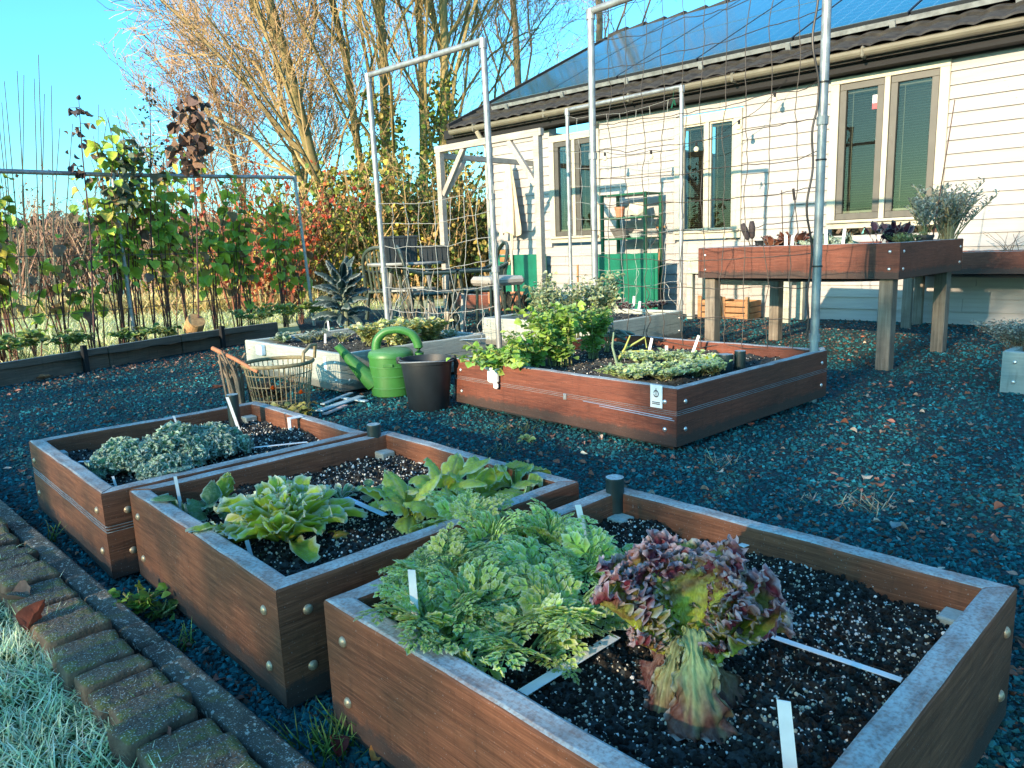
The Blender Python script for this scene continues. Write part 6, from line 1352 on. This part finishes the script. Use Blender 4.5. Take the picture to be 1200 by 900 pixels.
leafy('cress', 'green cress weed between the kerb and the middle planter', 'weed', at(166, 716, .02), 14, .045, .055, 60, .026, [(.13, .26, .03), (.18, .33, .05)], rs, wid=1.4, frost=.05, droop=.1)
leafy('cress', 'small dark cress weed right of the larger one under the middle planter', 'weed', at(190, 722, .01), 10, .03, .045, 36, .022, [(.07, .16, .03)], rs, wid=1.4, frost=.05)
leafy('seedling', 'lone green seedling on the gravel before the red-brown planter', 'weed', at(617, 517), 5, .025, .045, 12, .04, [(.16, .28, .06)], rs, wid=.8, frost=.2)
# dead flowers in and before the wire basket
P = at(322, 478)
leafy('dead_marigold', 'heap of withered marigolds inside the wire basket', 'dead plant', P + [0, .02, .03], 40, .13, .15, 420, .035, [(.20, .12, .06), (.14, .08, .05), (.26, .18, .08), (.12, .13, .05)], rs, droop=.5, r=.003, stemcol=(.18, .12, .07), frost=.15)
leafy('dead_marigold', 'yellow-green withered marigolds spilling before the basket foot', 'dead plant', at(350, 490) + [0, -.08, 0], 26, .09, .16, 260, .04, [(.34, .34, .06), (.20, .22, .06), (.42, .36, .08), (.16, .14, .06)], rs, droop=.4, r=.003, stemcol=(.18, .16, .07), frost=.1)
for px, py, lab in ((320, 457, 'orange marigold flower nearer the left in the basket'), (353, 462, 'orange marigold flower nearer the right in the basket')):
    m = MB(); 
    for k in range(14):
        v, fc, T, S_, ed = sheet(.026, .018, nu=5, nv=3, a0=.6 + .5 * (k % 3), a1=-.8, seed=k); m.add(v @ rotz(k * 2.4).T, fc, (.62, .13, .015))
    P = dep(px, py, 3.98); tag(m.build('marigold_flower', M_LEAF, loc=P), lab, 'flower', 'orange flowers in the basket')
# ------------------------------------------------------------------ raspberry canes and their rail
rs = np.random.default_rng(201)
RA, RB = np.array([-4.75, 6.3, 0]), np.array([-2.85, 9.2, 0]); Rw = lambda t: RA + (RB - RA) * t
o = thing('cane_rail', 'pale pipe rail on posts carrying the raspberry canes at the left', 'rail', (*Rw(.42)[:2], 0))
q0 = Rw(.42); HR = 1.72
def seg(m, a, b, r=.021): m.tube([a, (a + b) / 2, b], r, 10)
m = MB(); z = np.array([0, 0, 1.])
P0, P1, P2 = dep(-40, 199, 5.95), dep(132, 205, 7.5), dep(345, 208, 9.25)
seg(m, P0 - q0, P1 - q0); m.build('rail_pipe', M_GALV, o, smooth=True); m = MB(); seg(m, P1 - q0, P2 - q0); m.build('rail_pipe', M_GALV, o, smooth=True)
for Pp, (px, py) in ((P1, (158, 398)), (P2, (366, 352))):
    m = MB(); g = dep(px, py, Pp[1]); g[2] = 0; seg(m, Pp - q0, g - q0, .019); m.tube([Pp - q0 - [0, 0, .04], Pp - q0 + [0, 0, .02]], .028, 10); m.build('post', M_GALV, o, smooth=True)
for zf in (.45, .95): 
    m = MB(); a, b = P0.copy(), P2.copy(); a[2] = b[2] = zf; m.tube([a - q0, (a + b) / 2 - q0 - [0, 0, .02], b - q0], .003, 4); m.build('wire', M_NETD, o)
RASP = leaf_tmpl(7, 5, .22, -.5, 33)
RG = [(0.29, 0.468, 0.061), (0.424, 0.594, 0.068), (0.201, 0.342, 0.054), (0.579, 0.684, 0.081), (0.49, 0.432, 0.081)]
RY = [(.36, .46, .05), (.28, .40, .05), (.48, .46, .06)]
BR = [(.17, .10, .075), (.24, .14, .09), (.12, .075, .065)]
canes = [(.085, 2.2, 9, 200, RG, 'green raspberry cane at the photo\'s left edge, reaching over the rail'), (.135, 1.75, 8, 120, RG, 'green raspberry cane near the left edge, ending below the rail'), (.185, .95, 5, 45, RG, 'low raspberry cane with a few big leaves at the left edge'), (.25, 1.35, 8, 40, BR, 'nearly bare brown raspberry cane right of the low leafy one'),
         (.33, 1.35, 8, 70, RG, 'bare lower raspberry clump left of the rail post'), (.42, 2.3, 10, 250, RG, 'full green raspberry cane at the rail post'), (.50, 2.3, 10, 250, RG, 'tall green raspberry cane right of the rail post'), (.57, 2.4, 9, 240, RG + BR[:1], 'tallest green raspberry cane with a withered brown head'),
         (.64, 2.15, 8, 170, RG, 'green raspberry cane right of the withered brown head'), (.74, 1.8, 8, 120, RG, 'green raspberry cane before the red shrub, left one'), (.82, 2.05, 8, 120, RG, 'green raspberry cane before the red shrub, right one'), (.90, 1.55, 8, 140, RY, 'yellow-green raspberry cane below the right end of the rail'), (1.0, 1.95, 8, 130, RG + RY, 'half yellow raspberry cane at the right rail post'), (1.10, 1.5, 7, 110, RY, 'yellow raspberry cane farthest right along the row')]
for t, H, ns, nl, cols, lab in canes:
    nl = int(nl * .68)
    leafy('raspberry_cane', lab, 'raspberry cane', Rw(t) + rs.normal(0, .05, 3) * [1, 1, 0], ns, H, .26, nl, .125, list(cols) * 3 + [(.20, .12, .06), (.26, .17, .08)] + RY[:2] * 2, rs, group='raspberry canes along the rail', droop=.95, up=.1, low=.50, hvar=.42, tmpl=RASP, wid=1.25, r=.0075, stemcol=(.14, .065, .05), jitter=.12, frost=.12, stemk=5)
# withered dark heads on long bare stems
def dryhead(lab, px, py0, py1, y, lean, n, ls, cols, spread=.10):
    top = dep(px, py1, y); base = dep(px + lean, 395, y); base[2] = 0; o = thing('dead_flower', lab, 'dry plant', base, 0, 'withered stems above the rail'); m = MB(); tp = top - base
    m.tube([(0, 0, 0), tp * .5 + rs.normal(0, .03, 3), tp * .8, tp], [.010, .008, .006, .003], 5, col=(.10, .05, .05)); m.build('stem', M_STEM, o)
    k = rs.uniform(0, 1, n); Pt = tp * (.70 + .30 * k)[:, None] + rs.normal(0, spread, (n, 3)) * np.array([1, .6, .5]) * (.4 + .6 * np.sin(k * PI))[:, None]; D = rs.normal(size=(n, 3)) * [.6, .6, .3] + [0, 0, -.9]
    V, Fc = LT[1]; cs = np.array(cols)[rs.integers(0, len(cols), n)] * rs.uniform(.6, 1.4, (n, 1)); mm = MB(); mm.inst(V, Fc, np.ones((len(V), 3)), frames(D, rs.uniform(0, 6, n)) * (ls * rs.uniform(.5, 1.2, n))[:, None, None], Pt, cs)
    for q in Pt[::2]: mm.tube([tp * min(1, max(.4, q[2] / tp[2])), q], .003, 3, col=(.10, .06, .05), cap=False)
    mm.build('withered_leaves', M_DRY, o)
dryhead('thin bare stem with a small dark curled head, standing alone against the sky', 92, 395, 112, 7.0, 16, 34, .075, [(.07, .055, .06), (.18, .12, .08)], .075)
dryhead('stout stem with a large withered brown head of hanging leaves', 222, 395, 108, 7.6, 10, 90, .13, BR, .12)
dryhead('stem with a pale dried seed head of small leaves against the sky', 175, 395, 98, 7.8, 6, 60, .045, [(.13, .11, .07), (.09, .09, .06)], .10)
dryhead('stem with a rounded grey-green frosted head above the rail', 145, 395, 160, 7.5, 4, 70, .10, [(.10, .14, .10), (.13, .15, .10)], .13)
# strawberries under the canes
SB = [(0.154, 0.28, 0.05), (0.108, 0.21, 0.044), (0.246, 0.364, 0.076), (0.308, 0.336, 0.088)]
for t, side, lab, H, sp, n in ((.00, .36, 'strawberry clump at the photo\'s left edge, hanging over the border board', .22, .30, 150), (.10, .36, 'full strawberry clump over the left border board', .24, .30, 170), (.21, .38, 'strawberry clump left of the dark stake', .20, .24, 110), (.40, .36, 'frosted dark strawberry clump right of the rail post', .16, .22, 110), (.50, .3, 'small withered strawberry clump behind the short board', .13, .18, 70), (.80, .38, 'strawberry clump left of the yellow leafy ones behind the grey planter', .22, .25, 110), (.92, .45, 'leafy green clump at the back of the border near the palm kale', .26, .28, 140), (1.04, .55, 'yellow-green clump beside the palm kale', .26, .25, 130)):
    P = Rw(t) + np.array([.86, -.50, 0]) * side; P[2] = .08; leafy('strawberry', lab, 'strawberry', P, 16, H, sp, n, .065, SB if t < .9 else RY + SB, rs, group='strawberry clumps in the cane border', wid=1.5, droop=.35, up=.35, low=.5, r=.003, frost=.35, tmpl=RASP)

# ------------------------------------------------------------------ bare trees
def tree(label, px, y, H, r0, rs, lean=(0, 0), spread=.6, col=(.20, .155, .075), tip=(.26, .15, .10), fork=.25, dens=1.0, bud=900, budcol=((.24, .11, .08), (.20, .14, .06)), name='bare_tree', group='bare trees behind the garden', levels=4, up=.35, rmin=.0065, budsize=.042, nmain=9):
    base = dep(px, 330, y); base[2] = -.02; o = thing(name, label, 'tree', base, 0, group); mt = MB(); mc = MB(); tips = []
    col = np.array(col); tip = np.array(tip)
    def grow(p, d, L, r, lev, mb):
        n = 7 if lev < 2 else 5; pts = [p]; dd = d / np.linalg.norm(d)
        for k in range(n - 1):
            dd = dd + rs.normal(0, .13 if lev else .06, 3) + np.array([0, 0, up * (.10 if lev else .05)]); dd /= np.linalg.norm(dd); pts.append(pts[-1] + dd * L / (n - 1))
        rr = np.linspace(r, max(r * .45, rmin * .7), n); cc = col * (1 - lev / 4) + tip * (lev / 4); mb.tube(pts, rr, 7 if lev == 0 else (5 if lev == 1 else 3), col=cc * rs.uniform(.75, 1.25), cap=False); pts = np.array(pts)
        if lev >= levels: tips.extend(pts[1:]); return
        nc = [nmain, 8, 6, 4, 3][lev]; nc = max(2, int(nc * dens * rs.uniform(.8, 1.2)))
        for k in range(nc):
            f = (fork if lev == 0 else .2) + (1 - (fork if lev == 0 else .2)) * (k + rs.uniform(.2, .8)) / nc; i = min(int(f * (n - 1)), n - 2); fr = f * (n - 1) - i; q = pts[i] * (1 - fr) + pts[i + 1] * fr; t = pts[i + 1] - pts[i]; t /= np.linalg.norm(t)
            a = rs.normal(size=3); a -= t * (a @ t); a /= np.linalg.norm(a); nd = t * math.cos(spread) + a * math.sin(spread) * rs.uniform(.7, 1.3) + np.array([0, 0, up * .4])
            grow(q, nd, L * rs.uniform(.42, .62) * (1.15 - .45 * f), max(np.interp(f, [0, 1], [r, r * .5]) * rs.uniform(.32, .48), rmin), lev + 1, mc)
    d0 = np.array([lean[0], lean[1], 1.]); grow(np.zeros(3), d0, H, r0, 0, mt)
    mt.build('trunk', M_BARK, o, smooth=True); tips = np.array(tips)
    if bud and len(tips):
        ii = rs.integers(0, len(tips), bud); Pt = tips[ii] + rs.normal(0, .10, (bud, 3)); V, Fc = LT[0]; cs = np.array(budcol)[rs.integers(0, len(budcol), bud)] * rs.uniform(.6, 1.4, (bud, 1))
        mc.inst(V[[0, 6, 14, 8]] if False else V, Fc, np.ones((len(V), 3)), frames(rs.normal(size=(bud, 3)), rs.uniform(0, 6, bud)) * (budsize * rs.uniform(.5, 1.2, bud))[:, None, None], Pt, cs)
    mc.build('crown', M_BARK if False else M_TWIG, o); return o
M_TWIG = vcm('twigs', .85, .05, .3, 6)
rs = np.random.default_rng(301); OL = (.26, .20, .085)
tree('large bare tree with pale boughs reaching far to the left', 402, 16.5, 9.5, .15, rs, (-.11, 0), .85, OL, (.42, .26, .13),   .12, 1.25, 5500, ((.32, .17, .14), (.26, .16, .10)), nmain=16)
for a in ((440, 18, 10, .115, (.02, 0), .55, 'slender bare tree behind the tall end of the pipe bar'), (468, 17, 10, .13, (-.03, 0), .5, 'bare tree with yellow-olive bark left of the sloping pipe'), (497, 18.5, 11, .13, (.02, 0), .5, 'bare olive tree rising through the middle of the pipe frame'), (519, 17.5, 10.5, .13, (.04, 0), .55, 'bare tree with a leaning yellow trunk right of the pipe frame'), (548, 21, 10, .11, (.03, 0), .6, 'thinner bare tree just left of the house corner')):
    tree(a[6], a[0], a[1], a[2], a[3], rs, a[4], a[5], OL, (.42, .27, .11), .16, 1.0, 5200, ((.52, .36, .11), (.36, .20, .10)), nmain=12)
tree('bare tree leaning out to the left over the brown thickets', 378, 18.5, 7.0, .09, rs, (-.10, 0), .6, OL, (.42, .26, .13), .12, .95, 2500, ((.44, .27, .14), (.36, .20, .13)), nmain=12)
tree('bare tree standing behind the roof edge, left one of two', 632, 27, 12, .17, rs, (.0, 0), .6, (.27, .19, .12), (.36, .24, .20), .35, 1.0, 700, ((.36, .22, .18),))
tree('bare tree standing behind the roof edge, right one with forked limbs', 708, 27, 12.5, .18, rs, (.05, 0), .65, (.27, .19, .12), (.36, .24, .20), .35, 1.0, 700, ((.36, .22, .18),))
tree('reddish fine-twigged small tree left of the large bare tree', 300, 19, 5.2, .09, rs, (-.05, 0), .6, (.26, .18, .09), (.34, .19, .12), .1, 1.1, 1100, ((.32, .20, .09), (.34, .16, .10)), group='small twiggy trees by the hedge')
tree('brownish fine-twigged small tree beside the red shrub', 350, 20, 5.5, .09, rs, (.05, 0), .6, (.26, .19, .09), (.32, .20, .11), .1, 1.1, 1000, ((.32, .22, .09), (.24, .20, .07)), group='small twiggy trees by the hedge')
tree('low twiggy tree behind the withered brown head', 250, 18, 4.2, .07, rs, (-.05, 0), .65, (.28, .18, .10), (.34, .20, .12), .1, 1.0, 900, ((.34, .20, .09), (.30, .15, .09)), group='small twiggy trees by the hedge')

# ------------------------------------------------------------------ shrubs and thickets behind
def thicket(lab, px, y, w_, h, n, cols, rs, leaves=0, lc=None, ls=.06, name='thicket', group='brown thickets beyond the lawn', cat='shrub'):
    base = dep(px, 325, y); base[2] = 0; o = thing(name, lab, cat, base, 0, group); m = MB(); pts = []
    for k in range(n):
        b0 = np.array([rs.uniform(-w_, w_) * .5, rs.uniform(-.5, .5), 0]); d = np.array([rs.normal() * .22, rs.normal() * .15, 1.]); H = h * rs.uniform(.5, 1.08); q = [b0]
        for j in range(5): d = d + rs.normal(0, .12, 3) * [1, 1, .2]; q.append(q[-1] + d / np.linalg.norm(d) * H / 5)
        m.tube(q, np.linspace(.018, .006, 6), 3, col=np.array(cols[rs.integers(len(cols))]) * rs.uniform(.6, 1.3), cap=False)
        for j in range(4):
            i = rs.integers(1, 6); e = q[i] + np.array([rs.normal() * .25, rs.normal() * .2, rs.uniform(.1, .5)]) * H * .3; m.tube([q[i], (q[i] + e) / 2 + rs.normal(0, .03, 3), e], [.009, .007, .005], 3, col=np.array(cols[rs.integers(len(cols))]) * rs.uniform(.6, 1.3), cap=False); pts += [e, (q[i] + e) / 2]
        pts += q[2:]
    m.build('branches', M_TWIG, o)
    if leaves:
        pts = np.array(pts); ii = rs.integers(0, len(pts), leaves); Pt = pts[ii] + rs.normal(0, .10, (leaves, 3)); Pt[:, 2] = np.abs(Pt[:, 2]); V, Fc = LT[0]; cs = np.array(lc)[rs.integers(0, len(lc), leaves)] * rs.uniform(.5, 1.5, (leaves, 1)); mm = MB()
        mm.inst(V, Fc, np.ones((len(V), 3)), frames(rs.normal(size=(leaves, 3)) * [1, 1, .6] - [0, 0, .3], rs.uniform(0, 6, leaves)) * (ls * rs.uniform(.5, 1.3, leaves))[:, None, None] * np.array([1, 1.5, 1]), Pt, cs); mm.build('foliage', M_LEAF, o)
rs = np.random.default_rng(401)
PK = [(.34, .20, .15), (.26, .15, .11), (.38, .27, .18), (.20, .13, .10)]
for k, (px, y, w_, h) in enumerate(((15, 19, 3.2, 2.6), (75, 20, 3.2, 2.4), (135, 19, 3.2, 2.5), (195, 20, 3.2, 2.7), (255, 19, 3, 2.9), (-50, 18, 3, 2.8))):
    thicket(['pinkish brown thicket at the photo\'s left edge beyond the lawn', 'pinkish brown thicket behind the thin bare stem', 'brown thicket behind the rail post', 'brown thicket behind the withered brown head', 'brown thicket left of the red shrub', 'brown thicket just past the left edge'][k], px, y, w_, h, 95, PK, rs, 500, [(.22, .13, .09), (.16, .12, .06), (.30, .19, .11)], .07)
# whip-like thin stems against the sky at the far left
o = thing('willow_whips', 'group of thin straight whips standing against the sky at the left', 'shrub', (*dep(35, 330, 12)[:2], 0)); b0 = dep(35, 330, 12); m = MB()
for px, py, bx in ((5, 95, 20), (20, 83, 25), (28, 88, 30), (45, 64, 48), (40, 92, 40), (60, 100, 58), (-5, 110, 10), (52, 110, 52), (85, 145, 60), (125, 142, 75), (2, 120, 12), (70, 150, 60)):
    a = dep(bx, 330, 12); a[2] = 0; t_ = dep(px, py, 12); m.tube([a - [b0[0], b0[1], 0], (a * .5 + t_ * .5) - [b0[0], b0[1], 0] + rs.normal(0, .03, 3), t_ - [b0[0], b0[1], 0]], [.012, .010, .006], 4, col=(.16, .15, .11), cap=False)
m.build('stems', M_TWIG, o)
thicket('red-leaved shrub behind the right half of the rail', 312, 12.2, 1.2, 2.35, 40, [(.24, .09, .05)], rs, 850, [(.62, .10, .035), (.50, .08, .05), (.55, .18, .06)], .07, 'red_shrub', None)
IV = [(0.187, 0.264, 0.046), (0.299, 0.34, 0.054), (0.103, 0.17, 0.038), (0.561, 0.442, 0.077), (0.411, 0.255, 0.092)]
IVD = [(0.105, 0.162, 0.043), (0.167, 0.228, 0.051), (0.251, 0.209, 0.068), (0.418, 0.323, 0.086)]
for k, (px, y, w_, h, nl, cc) in enumerate(((235, 14.5, 1.8, 1.1, 1200, IV), (290, 14, 1.8, 1.2, 1300, IV), (350, 14, 1.8, 1.7, 1800, IV), (400, 13.5, 1.6, 2.2, 2200, IV), (445, 13.5, 1.6, 2.6, 2600, IV), (490, 13.8, 1.6, 2.4, 3000, IVD), (535, 14.2, 1.7, 2.5, 3200, IVD), (575, 15, 1.5, 2.5, 2200, IVD))):
    thicket(['low yellow-green shrub behind the left canes', 'low yellow-green shrub below the red shrub', 'yellow-green shrub behind the yellow raspberry canes', 'leafy hedge shrub behind the palm kale', 'leafy hedge shrub behind the tall dark crate', 'dark ivy-grown shrub behind the low black crate', 'dark ivy-grown shrub behind the left pergola post', 'dark ivy-grown shrub at the house corner'][k], px, y, w_, h, 70, [(.34, .23, .11), (.18, .13, .07), (.44, .29, .13)], rs, int(nl * .62), cc, .085, 'hedge_shrub', 'leafy shrubs of the far hedge')
# ivy climbing on the trunks: leaves round the lower trunks
for px, y, hh, lab in ((468, 16.7, 4.2, 'ivy climbing the yellow-olive tree'), (519, 17.2, 4.6, 'ivy climbing the leaning yellow tree'), (402, 16.2, 2.6, 'ivy round the foot of the large bare tree')):
    b0 = dep(px, 330, y); b0[2] = 0; n = 1500; z = rs.uniform(0, hh, n); a = rs.uniform(0, 6.28, n); r_ = (.28 + .25 * (1 - z / hh)) * rs.uniform(.5, 1.4, n); Pt = np.stack([r_ * np.cos(a) + (.04 if px == 519 else -.03) * z, r_ * np.sin(a), z], 1); m = MB(); V, Fc = LT[0]
    m.inst(V, Fc, np.ones((len(V), 3)), frames(rs.normal(size=(n, 3)) - [0, 0, .4], rs.uniform(0, 6, n)) * (.09 * rs.uniform(.5, 1.3, n))[:, None, None] * np.array([1, 1.6, 1]), Pt, np.array(IVD + IV[:2])[rs.integers(0, 6, n)] * rs.uniform(.5, 1.4, (n, 1)))
    tag(m.build('ivy', M_LEAF, loc=b0), lab, 'ivy', 'ivy on the trunks')
# far belt of trees at the horizon, grass berm, lawn blades
bm_ = MB(); rsb = np.random.default_rng(9); n = 9000; X = rsb.uniform(-75, 45, n); hgt = 3.2 + 2.2 * fbm(X * .12, X * 0 + 3, 2); Z = hgt * rsb.uniform(0, 1, n) ** .7; Pt = np.stack([X, 62 + rsb.normal(0, 2, n), Z], 1); V, Fc = LT[0]
bm_.inst(V, Fc, np.ones((len(V), 3)), frames(rsb.normal(size=(n, 3)), rsb.uniform(0, 6, n)) * rsb.uniform(.5, 1.3, n)[:, None, None], Pt, np.array([(.22, .15, .11), (.16, .13, .08), (.28, .20, .15)])[rsb.integers(0, 3, n)] * rsb.uniform(.6, 1.3, (n, 1))); tag(bm_.build('woods', M_LEAF), kind='stuff')
hb = MB(); n = 5200; X = rs.uniform(-17, -3, n); Y = 13.6 + rs.normal(0, .5, n) - (X + 10) * .15; Pt = np.stack([X, Y, 0 * X], 1); keep = Pt @ HN > -99; grass_mesh(hb, Pt, .20 + .25 * rs.random(n), rs, (.34, .26, .09), (.80, .66, .30), .012, .5); tag(hb.build('hay_grass', M_GRASS), kind='stuff')
lb = MB(); n = 26000; yy = np.exp(rs.uniform(math.log(6.2), math.log(22), n)); X = yy * rs.uniform(-.78, -.05, n)
ok = ((np.array(BB)[0] - BA[0]) * (yy - BA[1]) - (BB[1] - BA[1]) * (X - BA[0]) > 1.6) & (((BC[0] - BB[0]) * (yy - BB[1]) - (BC[1] - BB[1]) * (X - BB[0]) > 1.4)); X, yy = X[ok], yy[ok]; n = len(X)
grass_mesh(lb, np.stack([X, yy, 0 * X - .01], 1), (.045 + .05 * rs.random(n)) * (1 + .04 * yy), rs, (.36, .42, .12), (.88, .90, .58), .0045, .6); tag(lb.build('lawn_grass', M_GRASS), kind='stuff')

# ------------------------------------------------------------------ unseen hedge and gabled block, added behind the camera to shade the front garden
PD = np.array([-math.sin(SUN_AZ), math.cos(SUN_AZ), 0]); SD = np.array([math.cos(SUN_AZ), math.sin(SUN_AZ), 0])      # across the light, and along it
def shade_pt(p, s, z): return PD * p + SD * s + np.array([0, 0, z])
SC = -20.0; TE = math.tan(SUN_EL)
hd_ = MB(); rs = np.random.default_rng(501)
M_HLEAF = vcm('shade_hedge_leaves', .6, .1, .2, 8)
for k, (pc, top, n, hw) in enumerate([(-.15, 10.0, 7600, .55), (.80, 8.9, 5600, .50), (1.32, 7.5, 2300, .25)] + [(2.3 + j * 1.3, (3.15 - SC) * TE, 5600, .8) for j in range(4)]):  # added unseen trees; height and leaf count set how much sun passes
    p = pc + rs.uniform(-hw, hw, n); s = SC + rs.normal(0, .45, n); z = rs.uniform(.0, 1, n) * (top - (1.2 * (p - pc) if k < 3 else 0)) * (1 - .04 * rs.random(n)) + .08 * np.sin(p * 7)
    Pt = PD * p[:, None] + SD * s[:, None] + np.array([0, 0, 1.]) * z[:, None]; b0 = shade_pt(pc, SC, 0); V, Fc = LT[0]; m = MB()
    m.inst(V, Fc, np.ones((len(V), 3)), frames(rs.normal(size=(n, 3)), rs.uniform(0, 6, n)) * (.075 * rs.uniform(.6, 1.3, n))[:, None, None] * np.array([1, 1.7, 1]), Pt - b0, np.array([(.05, .10, .03)]) * rs.uniform(.5, 1.5, (n, 1)))
    o = thing('shade_hedge', 'thin-leaved hedge tree added out of view to filter the sun', 'hedge', b0, 0, 'hedge added out of view for shade'); m.build('foliage', M_HLEAF, o); t = MB(); t.tube([(0, 0, 0), (0, 0, top * .8)], [.06, .02], 6, col=(.15, .11, .07)); t.build('trunk', M_BARK, o)
o = thing('shade_barn', 'gabled barn added out of view to block the sun', 'shade_barn', shade_pt(0, SC - 2, 0)); c = shade_pt(0, SC - 2, 0)  # added unseen block that keeps the sun off the right side
m = MB(); g0, g1 = -.2, -11.0; rz_ = 10.6; ev = 8.4; pm_ = (g0 + g1) / 2
prf = [(g0, 0), (g0, ev), (g0 - 3.0, rz_), (g1 + 3.0, rz_), (g1, ev), (g1, 0)]; V = [shade_pt(p, SC - 2 + s, z) - c for s in (0, -7) for p, z in prf]
m.add(V, [tuple(range(6)), tuple(range(11, 5, -1))] + [(k, 6 + k, 6 + (k + 1) % 6, (k + 1) % 6) for k in range(6)]); m.build('wall', pm('shade_barn_boards', (.10, .07, .05), .9, 0, .2, 3), o)
